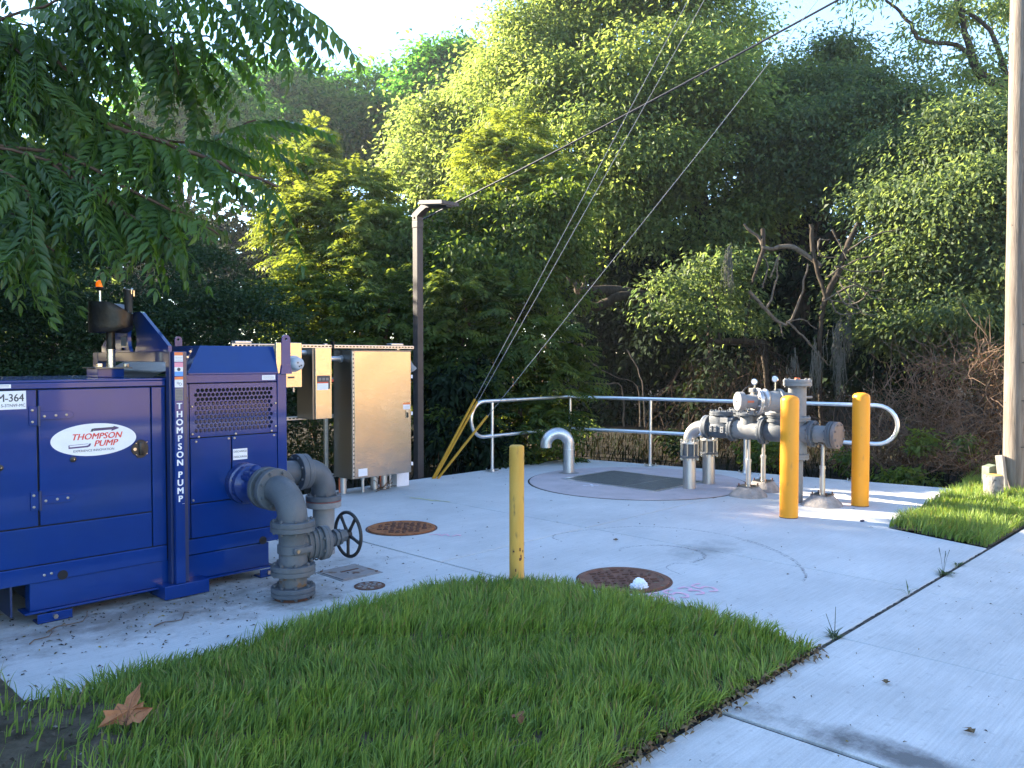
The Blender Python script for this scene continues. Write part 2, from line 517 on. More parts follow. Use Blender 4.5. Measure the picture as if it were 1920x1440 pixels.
def text(name, s, size, loc, m, parent=None, face='-Y', bold=0.0, shear=0.0, align='CENTER', sx=1.0, rotz=0.0, spacing=1.0, depth=0.0008):
    cu = bpy.data.curves.new(name, 'FONT')
    cu.body = s
    cu.size = size
    cu.align_x = align
    cu.align_y = 'CENTER'
    cu.shear = shear
    cu.extrude = depth
    cu.resolution_u = 3
    cu.space_character = spacing
    tmp = bpy.data.objects.new(name, cu)
    COL.objects.link(tmp)
    dg = bpy.context.evaluated_depsgraph_get()
    me = bpy.data.meshes.new_from_object(tmp.evaluated_get(dg))
    bpy.data.objects.remove(tmp)
    bpy.data.curves.remove(cu)
    if bold > 0:
        # heavier strokes: the outline repeated a hair to either side, each layer on its own level
        vs = [v.co.copy() for v in me.vertices]; fs = [tuple(q.vertices) for q in me.polygons]
        V2, F2 = [], []
        for i, (dx, dy) in enumerate(((-1, -.4), (-.33, .4), (.33, -.4), (1, .4))):
            o_ = len(V2)
            V2 += [(v.x + dx * bold, v.y + dy * bold, v.z + i * 0.00006) for v in vs]
            F2 += [tuple(k + o_ for k in f) for f in fs]
        bpy.data.meshes.remove(me)
        me = bpy.data.meshes.new(name)
        me.from_pydata(V2, [], F2)
    me.name = name
    me.materials.clear()
    me.materials.append(m)
    o = bpy.data.objects.new(name, me)
    COL.objects.link(o)
    if parent is not None:
        o.parent = parent
    o.location = loc
    o.scale = (sx, 1, 1)
    o.rotation_euler = (R(90), 0, 0) if face == '-Y' else (0, 0, rotz)
    return o

def leaves_mesh(name, C, D, N, L, W, tint, fold=0.18, droop=0.15, wide=0.45):
    """n leaf blades: base point C, direction D, face normal N, length L, width W, tint 0..1"""
    n = len(C)
    D = D / np.linalg.norm(D, axis=1, keepdims=True)
    S = np.cross(D, N)
    S /= np.linalg.norm(S, axis=1, keepdims=True) + 1e-9
    N = np.cross(S, D)
    L = np.broadcast_to(L, (n,))[:, None]
    W = np.broadcast_to(W, (n,))[:, None]
    v = np.empty((n, 4, 3), np.float32)
    v[:, 0] = C
    v[:, 1] = C + D * L * wide + S * W * 0.5 + N * fold * W
    v[:, 2] = C + D * L - N * droop * L
    v[:, 3] = C + D * L * wide - S * W * 0.5 + N * fold * W
    me = bpy.data.meshes.new(name)
    me.vertices.add(n * 4)
    me.vertices.foreach_set('co', v.ravel())
    me.loops.add(n * 4)
    me.loops.foreach_set('vertex_index', np.arange(n * 4, dtype=np.int32))
    me.polygons.add(n)
    me.polygons.foreach_set('loop_start', np.arange(0, n * 4, 4, dtype=np.int32))
    me.polygons.foreach_set('loop_total', np.full(n, 4, np.int32))
    a = me.attributes.new('tint', 'FLOAT', 'FACE')
    a.data.foreach_set('value', np.clip(tint, 0, 1).astype(np.float32))
    me.update()
    return me

def unit(a):
    return a / (np.linalg.norm(a, axis=-1, keepdims=True) + 1e-9)

# ------------------------------------------------------------------ ground, slabs, road
g = G().box(-160, 160, -160, 160, -0.5, -0.10)
structure(part('ground', g, soil, smooth=0))
g = G().box(-120, 120, -8.6, -2.2, -0.3, -0.085)
structure(part('road', g, asphalt, smooth=0))
for y0, y1 in ((-2.2, -2.05), (-8.75, -8.6)):
    g = G().box(-120, 120, y0, y1, -0.3, 0.03, 0.02)
    structure(part('kerb', g, walk_concrete, smooth=0))
verge_mat = mat('mown_grass', (0.035, 0.060, 0.016), (0.065, 0.10, 0.028), scale=9, rough=1.0, bump=1.0, bscale=70, spec=0.05)
structure(part('verge', G().box(-120, 120, -2.05, 0.18, -0.3, 0.012), verge_mat, smooth=0))
structure(part('verge', G().box(-120, 120, -26, -8.75, -0.3, 0.03), verge_mat, smooth=0))

pad = structure(thing('concrete_pad', 'pale concrete pad with dark joints under the pump, pipes and railing', 'pad'))
del pad['category']
cells = [
    [(1.15, 4.30), (4.329, 4.30), (4.329, 8.72), (1.15, 8.72)],
    [(4.351, 1.985), (6.2125, 1.985), (6.2125, 5.0225), (4.351, 5.0225)],
    [(4.351, 5.0375), (6.2125, 5.0375), (6.2125, 8.72), (4.351, 8.72)],
    [(6.2275, 5.0375), (11.034, 5.0375), (10.42, 8.72), (6.2275, 8.72)],
    [(6.2275, 1.985), (7.963, 1.985), (8.249, 2.915), (11.35, 3.14), (11.036, 5.0225), (6.2275, 5.0225)],
]
for c in cells:
    part('slab', G().prism(c, -0.16, 0.0, bev=0.004), concrete, pad, smooth=0)
part('joint_bed', G().prism([(1.3, 4.4), (4.3, 4.4), (4.4, 2.0), (7.9, 2.0), (8.2, 3.0), (11.2, 3.25), (10.3, 8.6), (1.3, 8.6)], -0.15, -0.012), joint_mat, pad, smooth=0)

walk = structure(thing('sidewalk', 'concrete sidewalk of square slabs beside the grass', 'sidewalk'))
del walk['category']
js = [-8.0, -6.6, -5.2, -3.8, -2.4, -1.0, 0.6, 2.03, 3.40, 4.80, 6.16, 7.52, 8.90, 10.3, 11.7, 13.1, 14.5, 15.9, 17.3, 18.7, 20.1]
for a, b in zip(js[:-1], js[1:]):
    ga = 0.012 if abs(a - 3.40) < .01 else 0.005
    gb = 0.012 if abs(b - 3.40) < .01 else 0.005
    dz = -0.006 if a < 3.39 else 0.0
    part('slab', G().prism([(a + ga, 0.2), (b - gb, 0.2), (b - gb, 1.957), (a + ga, 1.957)], -0.14, dz, bev=0.004), walk_concrete, walk, smooth=0)
part('joint_bed', G().box(-8, 20.1, 0.25, 1.99, -0.13, -0.016), joint_mat, walk, smooth=0)
# dirt packed in the seam between the pad and the sidewalk
def ribbon(pts, w, z, jitter=0.0, seed=1):
    r = random.Random(seed)
    vs, fs = [], []
    for i, p in enumerate(pts):
        a = Vector(pts[max(i - 1, 0)]); b = Vector(pts[min(i + 1, len(pts) - 1)])
        t = (b - a).normalized(); nrm = Vector((-t.y, t.x))
        ww = w[i] if hasattr(w, '__len__') else w
        q = Vector(p)
        for s in (-1, 1):
            e = q + nrm * s * (ww * 0.5 + r.uniform(-jitter, jitter))
            vs.append((e.x, e.y, z))
    for i in range(len(pts) - 1):
        fs.append((2 * i + 1, 2 * i, 2 * i + 2, 2 * i + 3))
    return G().add(vs, fs)
part('seam_dirt', ribbon([(4.3 + 0.04 * i, 1.971) for i in range(95)], 0.024, -0.004, 0.010, 3), joint_mat, walk, smooth=0)

# scuffs left by a turning truck: thin rubber marks on the slab
scuff = bpy.data.materials.new('rubber_scuff')
nt, N, L, P = nodes_of(scuff)
P.inputs['Base Color'].default_value = (*tyre_mat_col, 1); P.inputs['Roughness'].default_value = 0.9
tc = N.new('ShaderNodeTexCoord'); nz = N.new('ShaderNodeTexNoise'); nz.inputs['Scale'].default_value = 38; nz.inputs['Detail'].default_value = 5
L.new(tc.outputs['Object'], nz.inputs['Vector'])
mr = N.new('ShaderNodeMapRange'); mr.inputs[1].default_value = 0.40; mr.inputs[2].default_value = 0.62; mr.inputs[4].default_value = 0.45
L.new(nz.outputs['Fac'], mr.inputs[0]); L.new(mr.outputs[0], P.inputs['Alpha'])
def smooth_path(pts, k=10):
    out = []
    P_ = [Vector(p) for p in pts]
    for i in range(len(P_) - 1):
        p0, p1, p2, p3 = P_[max(i - 1, 0)], P_[i], P_[i + 1], P_[min(i + 2, len(P_) - 1)]
        for s in range(k):
            t = s / k
            out.append(0.5 * ((2 * p1) + (p2 - p0) * t + (2 * p0 - 5 * p1 + 4 * p2 - p3) * t * t + (3 * p1 - p0 - 3 * p2 + p3) * t ** 3))
    out.append(P_[-1])
    return out
arc = smooth_path([(5.58, 4.80), (5.66, 4.98), (5.89, 5.02), (6.54, 4.75), (6.83, 4.27), (6.80, 3.64), (6.46, 3.07), (6.06, 2.75), (5.83, 2.66)])
part('tyre_mark', ribbon(arc, 0.018, 0.003, 0.003, 5), scuff, pad, smooth=0)
arc2 = [p + Vector((-0.045, -0.02)) for p in arc[48:]]
part('tyre_mark', ribbon(arc2, 0.014, 0.003, 0.003, 6), scuff, pad, smooth=0)
arc3 = smooth_path([(5.64, 4.20), (5.78, 4.25), (6.06, 4.10), (6.14, 3.80), (5.98, 3.58), (5.72, 3.55)])
part('tyre_mark', ribbon(arc3, [0.02 + 0.025 * i / len(arc3) for i in range(len(arc3))], 0.003, 0.006, 7), scuff, pad, smooth=0)
arc4 = smooth_path([(5.35, 3.40), (5.45, 3.60), (5.63, 3.62), (5.70, 3.45)])
part('tyre_mark', ribbon(arc4, 0.012, 0.003, 0.003, 8), scuff, pad, smooth=0)

# marking paint sprayed on the slab
def paint_stroke(pts, w, m, seed, z=0.004, name='paint_stroke'):
    pp = smooth_path([Vector(p) for p in pts], 6)
    return part(name, ribbon(pp, w, z, w * 0.22, seed), m, pad, smooth=0)
DIG = {'5': [(0.9, 1.0), (0.15, 1.0), (0.1, 0.55), (0.6, 0.62), (0.9, 0.35), (0.6, 0.0), (0.1, 0.08)],
       '3': [(0.1, 0.95), (0.7, 1.0), (0.8, 0.72), (0.35, 0.52), (0.9, 0.38), (0.7, 0.02), (0.1, 0.06)]}
ex = (Vector((5.21, 3.05)) - Vector((4.70, 3.165))).normalized()
ey = Vector((-ex.y, ex.x))
for i, ch in enumerate('5535'):
    o0 = Vector((4.70, 3.165)) + ex * (0.14 * i) - ey * 0.07
    paint_stroke([o0 + ex * (x * 0.11) + ey * (y * 0.19) for x, y in DIG[ch]], 0.022, pink_paint, 20 + i)
for i, pp in enumerate([[(4.93, 5.87), (5.00, 5.83), (4.99, 5.78)], [(4.97, 5.75), (5.06, 5.78), (5.02, 5.70)], [(5.03, 5.66), (5.12, 5.68), (5.10, 5.62)]]):
    paint_stroke(pp, 0.022, pink_paint, 30 + i)
paint_stroke([(6.08, 7.60), (6.14, 7.46), (6.15, 7.28), (6.19, 7.20)], 0.035, yellow_spray, 41)
paint_stroke([(6.17, 7.22), (6.22, 7.14), (6.24, 7.06)], 0.03, yellow_spray, 42)

# ------------------------------------------------------------------ valve chamber in the pad
ch = thing('chamber_cover', 'round pinkish concrete chamber cover set in the pad, with a metal hatch', 'chamber cover', (9.0, 6.43, 0))
def circ(r, n=72, c=(0, 0)):
    return [(c[0] + r * math.cos(2 * math.pi * i / n), c[1] + r * math.sin(2 * math.pi * i / n)) for i in range(n)]
part('joint_ring', G().prism(circ(1.452), -0.03, 0.0025), joint_mat, ch, smooth=0)
part('cover_disc', G().prism(circ(1.43), -0.03, 0.009, bev=0.004), cover_concrete, ch, smooth=0)
tread = mat('aluminium_tread_plate', (0.20, 0.205, 0.215), (0.27, 0.275, 0.285), scale=12, rough=0.42, metal=0.8, bump=0.8, bscale=75, c3=(0.30, 0.28, 0.26), scale3=9, c3range=(0.6, 0.75))
hx0, hx1, hy0, hy1 = -0.50, 0.57, -0.64, 0.81
part('hatch_frame', G().box(hx0 - 0.05, hx1 + 0.05, hy0 - 0.05, hy1 + 0.05, -0.02, 0.0135), alu, ch, smooth=0)
ym = -0.18
part('hatch_leaf', G().box(hx0, hx1, hy0, ym - 0.006, -0.02, 0.018, 0.002), tread, ch, smooth=0)
part('hatch_leaf', G().box(hx0, hx1, ym + 0.006, hy1, -0.02, 0.018, 0.002), tread, ch, smooth=0)
part('seam_strip', G().box(hx0, hx1, ym - 0.005, ym + 0.005, -0.02, 0.0165), alu, ch, smooth=0)
for i, pp in enumerate([[(-0.80, 0.27), (-0.72, 0.20), (-0.66, 0.12)], [(-0.78, 0.12), (-0.70, 0.20), (-0.64, 0.26)]]):
    part('paint_cross', ribbon(smooth_path([Vector(q) for q in pp], 5), 0.03, 0.0125, 0.006, 50 + i), white_spray, ch, smooth=0)

# ------------------------------------------------------------------ manholes and lids
def manhole(x, y, r, m_face, m_stud, label, seed):
    t = thing('manhole_cover', label, 'manhole cover', (x, y, 0), 'iron manhole covers in the pad')
    part('frame_ring', G().lathe([(r + 0.012, -0.02), (r + 0.012, 0.004), (r - 0.004, 0.005), (r - 0.004, -0.02)], n=64, caps=False), m_stud, t)
    part('lid', G().lathe([(r - 0.008, -0.02), (r - 0.008, 0.012), (r - 0.012, 0.015), (r - 0.048, 0.015), (r - 0.052, 0.009)], n=64), m_face, t)
    g = G()
    rr = random.Random(seed)
    k = 0
    y0 = -r
    while y0 < r:
        x0 = -r + (0.045 if k % 2 else 0.0)
        j = 0
        while x0 < r:
            if math.hypot(x0, y0) < r - 0.085 and rr.random() < 0.93:
                a = R(28 if (j + k) % 2 else -32)
                M = Matrix.Translation((x0, y0, 0)) @ Matrix.Rotation(a, 4, 'Z')
                g.box(-0.024, 0.024, -0.010, 0.010, 0.008, 0.0165, M=M)
            x0 += 0.082
            j += 1
        y0 += 0.046
        k += 1
    part('raised_studs', g, m_stud, t, smooth=0, kind='stuff')
    return t
manhole(4.934, 6.29, 0.335, rust, rust_stud, 'orange rusty manhole cover behind the black valve handwheel', 1)
manhole(4.93, 3.63, 0.345, rust_dark, rust_stud, 'dark brown manhole cover with a plastic bag on it at the grass edge', 2)
t = thing('valve_box_lid', 'small round iron lid with ribs flush in the concrete near the grass', 'lid', (3.515, 4.856, 0))
part('rim', G().lathe([(0.112, -0.02), (0.112, 0.005), (0.098, 0.006), (0.098, -0.02)], n=40, caps=False), rust_stud, t)
part('lid', G().lathe([(0.097, -0.02), (0.097, 0.004)], n=40), rust_dark, t)
g = G()
for k in range(8):
    M = Matrix.Rotation(k * math.pi / 4, 4, 'Z')
    g.box(0.018, 0.052, -0.006, 0.006, 0.003, 0.008, M=M)
    M = Matrix.Rotation((k + 0.5) * math.pi / 4, 4, 'Z')
    g.box(0.060, 0.088, -0.014, 0.014, 0.003, 0.008, M=M)
part('raised_ribs', g, lid_mat, t, smooth=0, kind='stuff')
t = thing('utility_box_lid', 'square worn steel lid flush in the concrete, rust streaked', 'lid', (3.63, 5.28, 0))
part('lid_frame', G().box(-0.185, 0.185, -0.185, 0.185, -0.02, 0.004, 0.002), lid_mat, t, smooth=0)
part('lid', G().box(-0.168, 0.168, -0.168, 0.168, -0.02, 0.010, 0.003), lid_mat, t, smooth=0)
part('lid_slot', G().box(-0.06, 0.10, 0.01, 0.035, 0.0085, 0.0118), rust_stud, t, smooth=0)
part('lid_slot', G().box(-0.02, 0.04, -0.085, -0.068, 0.0085, 0.0118), rust_stud, t, smooth=0)
for sx in (-0.15, 0.15):
    part('lid_bolt', G().cyl((sx, -sx, 0.009), (sx, -sx, 0.014), 0.012, n=8), rust_stud, t, smooth=0)

# ------------------------------------------------------------------ pump unit
FY = 5.65
pump = thing('pump_unit', 'large blue enclosed pump set on skids with an oval logo sticker', 'pump', (0, 0, 0))
part('enclosure_core', G().box(0.0, 2.40, FY + 0.018, 6.95, 0.26, 1.500), seal, pump, smooth=0)
def skin(name, x0, x1, z0, z1, y0=FY, y1=FY + 0.02, b=0.004, m=blue, **kw):
    return part(name, G().box(x0, x1, y0, y1, z0, z1, b), m, pump, smooth=30, **kw)
part('roof_panel', G().box(0.0, 2.39, FY - 0.008, 6.96, 1.500, 1.516, 0.004), blue, pump, smooth=30)
skin('top_band', 0.0, 2.385, 1.462, 1.4995, y0=FY - 0.010)
skin('service_door', 0.93, 1.588, 0.608, 1.455)
skin('service_door', 1.600, 2.285, 0.608, 1.455)
skin('end_panel', 0.0, 0.918, 0.365, 1.455)
skin('door_frame', 2.293, 2.385, 0.365, 1.455)
skin('lower_panel', 0.93, 2.285, 0.365, 0.600)
skin('sill_band', 0.0, 2.385, 0.255, 0.359, y0=FY - 0.004)
part('end_wall', G().box(-0.012, 0.0, FY, 6.95, 0.26, 1.50, 0.003), blue, pump, smooth=30)
# drain holes in the sill
for hx in (1.72, 3.107):
    part('drain_hole', G().lathe([(0.030, 0), (0.030, 0.003)], (hx, FY - 0.0045 if hx < 3 else FY - 0.0065, 0.278), (0, -1, 0), n=20), seal, pump, smooth=0)
# skid
for yy in (FY + 0.01, 6.78):
    part('skid_beam', G().box(1.535, 3.165, yy, yy + 0.10, 0.078, 0.2535, 0.005), blue, pump, smooth=30)
    part('skid_flange', G().box(1.50, 3.20, yy - 0.03, yy + 0.13, 0.066, 0.0775, 0.002), blue, pump, smooth=30)
part('skid_stop', G().box(1.44, 1.452, FY + 0.06, 6.5, 0.05, 0.254), blue_dark, pump, smooth=0)
part('cross_member', G().box(1.60, 1.66, FY + 0.11, 6.78, 0.08, 0.25), blue_dark, pump, smooth=0)
part('cross_member', G().box(3.05, 3.11, FY + 0.11, 6.78, 0.08, 0.25), blue_dark, pump, smooth=0)
for x0, x1 in ((1.565, 1.765), (3.07, 3.20)):
    for y0 in (FY - 0.035, 6.80):
        f = part('foot_bracket', G().box(x0, x1, y0, y0 + 0.10, 0.004, 0.014, 0.002).box(x0, x1, y0 + 0.002, y0 + 0.012, 0.0145, 0.060, 0.002), blue, pump, smooth=30)
        part('anchor_bolt', G().cyl((x0 * .5 + x1 * .5, y0 + 0.0, 0.034), (x0 * .5 + x1 * .5, y0 - 0.014, 0.034), 0.015, n=6), bolt_mat, f, smooth=0)
        part('rubber_pad', G().box(x0, x1, y0 + 0.005, y0 + 0.11, 0.0, 0.0038), seal, f, smooth=0)
part('fork_channel', G().box(2.318, 2.63, 5.53, 6.96, 0.008, 0.100, 0.004), blue, pump, smooth=30)
# lifting post
post = part('lifting_post', G().box(2.405, 2.470, 5.545, FY - 0.011, 0.101, 1.697, 0.003), blue, pump, smooth=30)
part('post_flange', G().box(2.4705, 2.502, 5.565, FY - 0.011, 0.101, 1.697, 0.003), blue_dark, post, smooth=30)
part('post_flange', G().box(2.386, 2.4045, 5.580, FY - 0.011, 0.101, 1.697, 0.003), blue_dark, post, smooth=30)
post2 = part('lifting_post', G().box(2.405, 2.470, 6.965, 7.07, 0.101, 1.697, 0.003), blue_dark, pump, smooth=30)
part('lifting_beam', G().box(2.408, 2.467, FY - 0.0105, 6.9645, 1.625, 1.697, 0.003), blue_dark, pump, smooth=30)
# lifting plate with hook hole
ho = []
outl = [(5.68, 1.698), (5.68, 1.738), (6.13, 1.985), (6.16, 1.992), (6.46, 1.992), (6.50, 1.985), (6.93, 1.745), (6.93, 1.698)]
hole = [(6.31 + 0.085 * math.cos(a), 1.80 + 0.115 * math.sin(a)) for a in [2 * math.pi * i / 24 for i in range(24)]]
def plate_with_hole(outline, hole, x0, x1, axis='X'):
    bm = bmesh.new()
    def p3(p, h):
        return (h, p[0], p[1]) if axis == 'X' else (p[0], h, p[1])
    ev = []
    for loop in (outline, hole):
        vs = [bm.verts.new(p3(p, x0)) for p in loop]
        for i in range(len(vs)):
            ev.append(bm.edges.new((vs[i], vs[(i + 1) % len(vs)])))
    bmesh.ops.triangle_fill(bm, use_beauty=True, edges=ev)
    ret = bmesh.ops.extrude_face_region(bm, geom=list(bm.faces))
    d = Vector((x1 - x0, 0, 0)) if axis == 'X' else Vector((0, x1 - x0, 0))
    bmesh.ops.translate(bm, verts=[e for e in ret['geom'] if isinstance(e, bmesh.types.BMVert)], vec=d)
    bmesh.ops.recalc_face_normals(bm, faces=bm.faces)
    bm.verts.index_update()
    gg = G().add([tuple(w.co) for w in bm.verts], [tuple(w.index for w in f.verts) for f in bm.faces])
    bm.free()
    return gg
lp = part('lifting_plate', plate_with_hole(outl, hole, 2.424, 2.450), blue, pump, smooth=30)
part('decal', G().box(2.4228, 2.4238, 6.42, 6.53, 1.745, 1.815), grey_label, lp, smooth=0)
part('plate_bolt', G().cyl((2.4235, 6.48, 1.722), (2.410, 6.48, 1.722), 0.010, n=6), black, lp, smooth=0)

# --- radiator section
part('radiator_core', G().box(2.505, 3.312, FY + 0.030, 6.95, 0.262, 1.500), seal, pump, smooth=0)
part('radiator_side', G().box(3.3122, 3.322, FY + 0.002, 6.95, 0.262, 1.535, 0.003), blue, pump, smooth=30)
skin('top_band', 2.505, 3.238, 1.475, 1.535)
skin('corner_column', 3.243, 3.321, 0.262, 1.530)
skin('corner_column', 2.505, 2.553, 0.375, 1.470)
skin('access_panel', 2.560, 2.862, 0.622, 1.082)
rp_ = skin('access_panel', 2.872, 3.236, 0.622, 1.082)
skin('lower_panel', 2.56, 3.238, 0.375, 0.614)
skin('sill_band', 2.505, 3.238, 0.262, 0.369, y0=FY - 0.006)
# perforated grille: a sheet with real round holes
def perforated(x0, x1, z0, z1, y, cols, rows, rad, margin):
    g = G()
    iw, ih = (x1 - x0 - 2 * margin) / (cols + 0.5), (z1 - z0 - 2 * margin) / rows
    n = 12
    for r_ in range(rows):
        off = iw * 0.5 if r_ % 2 else 0.0
        zc0 = z0 + margin + r_ * ih
        for c_ in range(cols):
            a = x0 + margin + off + c_ * iw
            cx, cz = a + iw / 2, zc0 + ih / 2
            ring, sq, back = [], [], []
            for k in range(n):
                an = 2 * math.pi * (k + 0.5) / n
                dx, dz = math.cos(an), math.sin(an)
                ring.append((cx + rad * dx, y, cz + rad * dz))
                back.append((cx + rad * dx, y + 0.006, cz + rad * dz))
                s = min(iw / 2 / abs(dx) if abs(dx) > 1e-6 else 9, ih / 2 / abs(dz) if abs(dz) > 1e-6 else 9)
                sq.append((cx + s * dx, y, cz + s * dz))
            vs = ring + sq + back
            fs = []
            for k in range(n):
                k2 = (k + 1) % n
                fs.append((k, k2, n + k2, n + k))
                fs.append((k2, k, 2 * n + k, 2 * n + k2))
            # cell corners
            cor = [(a + iw, y, zc0 + ih), (a, y, zc0 + ih), (a, y, zc0), (a + iw, y, zc0)]
            b0 = len(vs)
            vs += cor
            for q in range(4):
                k = (q * 3 + 1) % n
                fs.append((n + k, n + (k + 1) % n, b0 + q))
            g.add(vs, fs)
        # filler at the staggered ends
        if off:
            g.add([(x0 + margin, y, zc0), (x0 + margin + off, y, zc0), (x0 + margin + off, y, zc0 + ih), (x0 + margin, y, zc0 + ih)], [(0, 1, 2, 3)])
        else:
            xa = x0 + margin + cols * iw
            g.add([(xa, y, zc0), (xa + iw / 2, y, zc0), (xa + iw / 2, y, zc0 + ih), (xa, y, zc0 + ih)], [(0, 1, 2, 3)])
    m_ = margin
    for q in (((x0, z0), (x1, z0), (x1, z0 + m_), (x0, z0 + m_)), ((x0, z1 - m_), (x1, z1 - m_), (x1, z1), (x0, z1)),
              ((x0, z0 + m_), (x0 + m_, z0 + m_), (x0 + m_, z1 - m_), (x0, z1 - m_)), ((x1 - m_, z0 + m_), (x1, z0 + m_), (x1, z1 - m_), (x1 - m_, z1 - m_))):
        g.add([(p[0], y, p[1]) for p in q], [(0, 1, 2, 3)])
    return g
grille = part('vent_grille', perforated(2.558, 3.236, 1.090, 1.468, FY + 0.001, 19, 10, 0.0138, 0.030), blue, pump, smooth=0)
part('fan_shroud', G().box(2.57, 3.22, FY + 0.0235, FY + 0.0295, 1.10, 1.33), blue_dark, grille, smooth=0)
# hopper above the radiator
hb = [(2.545, FY + 0.005), (3.255, FY + 0.005), (3.255, 6.90), (2.545, 6.90)]
ht = [(2.672, FY + 0.075), (3.255, FY + 0.075), (3.255, 6.84), (2.672, 6.84)]
hop = part('air_hopper', G().add([(x, y, 1.5352) for x, y in hb] + [(x, y, 1.742) for x, y in ht],
     [(3, 2, 1, 0), (4, 5, 6, 7), (0, 1, 5, 4), (1, 2, 6, 5), (2, 3, 7, 6), (3, 0, 4, 7)]), blue, pump, smooth=0)
part('hopper_lip', G().box(2.55, 3.25, FY - 0.004, FY + 0.0045, 1.5352, 1.546, 0.001), blue, hop, smooth=0)
part('stay_rod', G().tube([(2.512, FY + 0.05, 1.545), (2.56, FY + 0.06, 1.62), (2.615, FY + 0.08, 1.72)], 0.006, 8), blue_dark, hop)
for q in ((2.505, FY + 0.03, 1.552), (2.535, FY + 0.035, 1.60), (2.565, FY + 0.05, 1.66), (2.59, FY + 0.06, 1.70)):
    part('stay_nut', G().cyl(q, (q[0], q[1] - 0.014, q[2]), 0.009, n=6), bolt_mat, hop, smooth=0)
part('inner_baffle', G().add([(2.36, 5.80, 1.517), (2.36, 6.9, 1.517), (2.60, 6.9, 1.63), (2.60, 5.80, 1.63)], [(0, 1, 2, 3), (3, 2, 1, 0)]), stainless_side, hop, smooth=0)
# lifting lugs
def lug(cx, y0, y1, zb, zt, w):
    r = w / 2
    outl = [(cx - r, zb), (cx + r, zb)] + [(cx + r * math.cos(a), zt - r + r * math.sin(a)) for a in [math.pi * i / 10 for i in range(11)]]
    hole = [(cx + 0.010 * math.cos(a), zt - r * 0.9 + 0.010 * math.sin(a)) for a in [2 * math.pi * i / 12 for i in range(12)]]
    return plate_with_hole(outl, hole, y0, y1, 'Y')
part('lifting_lug', lug(3.312, FY - 0.016, FY - 0.004, 1.600, 1.832, 0.074), blue, pump, smooth=30)
part('lug_base', G().prism([(3.264, 1.532), (3.36, 1.532), (3.349, 1.5995), (3.275, 1.5995)], FY - 0.019, FY + 0.0045, 'Y'), blue, pump, smooth=0)
part('lifting_lug', lug(2.99, 6.80, 6.812, 1.7425, 1.835, 0.062), blue, pump, smooth=30)
# bolts on the radiator panels
bg = G().lathe([(0.0085, 0), (0.0085, 0.004), (0.005, 0.007)], (0, 0, 0), (0, -1, 0), n=10)
bolt_me = bg.mesh('panel_bolt'); bolt_me.materials.append(bolt_mat)
for bx, bz in [(2.574, 1.31), (2.574, 1.115), (2.62, 1.093), (2.90, 1.098), (3.19, 1.102), (3.225, 1.31), (3.225, 1.135), (2.60, 1.060), (2.845, 1.066), (2.89, 1.066), (3.21, 1.066), (2.575, 0.645), (2.86, 0.640), (3.22, 0.640)]:
    put('panel_bolt', bolt_me, None, pump, loc=(bx, FY - 0.0005, bz), smooth=0)
for bx, bz in [(1.615, 0.296), (1.655, 0.300), (3.262, 0.300)]:
    put('panel_bolt', bolt_me, None, pump, loc=(bx, FY - 0.0045, bz), smooth=0)
part('rubber_grommet', G().lathe([(0.014, 0), (0.014, 0.004)], (2.53, FY - 0.0005, 1.372), (0, -1, 0), n=16), black, pump)

# hinges
for hz in (1.294, 0.766):
    h = part('door_hinge', G().box(1.545, 1.592, FY - 0.010, FY - 0.001, hz - 0.058, hz + 0.058, 0.002), blue, pump, smooth=30)
    part('hinge_strap', G().prism([(1.600, hz - 0.026), (1.775, hz - 0.024), (1.798, hz - 0.008), (1.798, hz + 0.008), (1.775, hz + 0.024), (1.600, hz + 0.026)], FY - 0.012, FY - 0.001, 'Y', bev=0.0015), blue, h, smooth=30)
    part('hinge_barrel', G().cyl((1.597, FY - 0.012, hz - 0.062), (1.597, FY - 0.012, hz + 0.062), 0.0085, n=12), blue_dark, h)
    for bx, bz, yy in [(1.562, hz + 0.036, 0.010), (1.562, hz - 0.036, 0.010), (1.628, hz - 0.004, 0.012), (1.694, hz - 0.001, 0.012), (1.755, hz, 0.012)]:
        put('hinge_bolt', bolt_me, None, h, loc=(bx, FY - yy, bz), smooth=0)
# paddle latches
def latch(cx, cz):
    pts = [(cx + 0.062 * math.cos(a) * (1.0 if math.cos(a) < 0 else 0.85) , cz + 0.062 * math.sin(a) * (0.8 if math.cos(a) < -.4 else 1.0)) for a in [2 * math.pi * i / 20 for i in range(20)]]
    l = part('door_latch', G().prism(pts, FY - 0.006, FY - 0.0008, 'Y', bev=0.002), black, pump, smooth=30)
    part('latch_paddle', G().box(cx - 0.012, cx + 0.022, FY - 0.016, FY - 0.0065, cz - 0.042, cz + 0.046, 0.006), black, l, smooth=40)
    part('latch_lock', G().lathe([(0.011, 0), (0.011, 0.004)], (cx - 0.038, FY - 0.0062, cz + 0.001), (0, -1, 0), n=14), chrome, l)
    for bx, bz in ((-0.030, 0.040), (-0.028, -0.038), (0.042, 0.044), (0.042, -0.034)):
        part('latch_screw', G().lathe([(0.0035, 0), (0.0035, 0.002)], (cx + bx, FY - 0.0062, cz + bz), (0, -1, 0), n=8), chrome, l)
latch(2.214, 1.040)
for kx, kz in ((1.793, 1.006), (1.385, 0.99)):
    k = part('door_knob', G().lathe([(0.019, 0), (0.019, 0.005), (0.012, 0.008)], (kx, FY - 0.0005, kz), (0, -1, 0), n=18), black, pump)
    part('knob_pin', G().lathe([(0.005, 0), (0.004, 0.004)], (kx + 0.004, FY - 0.0086, kz), (0, -1, 0), n=8), chrome, k)
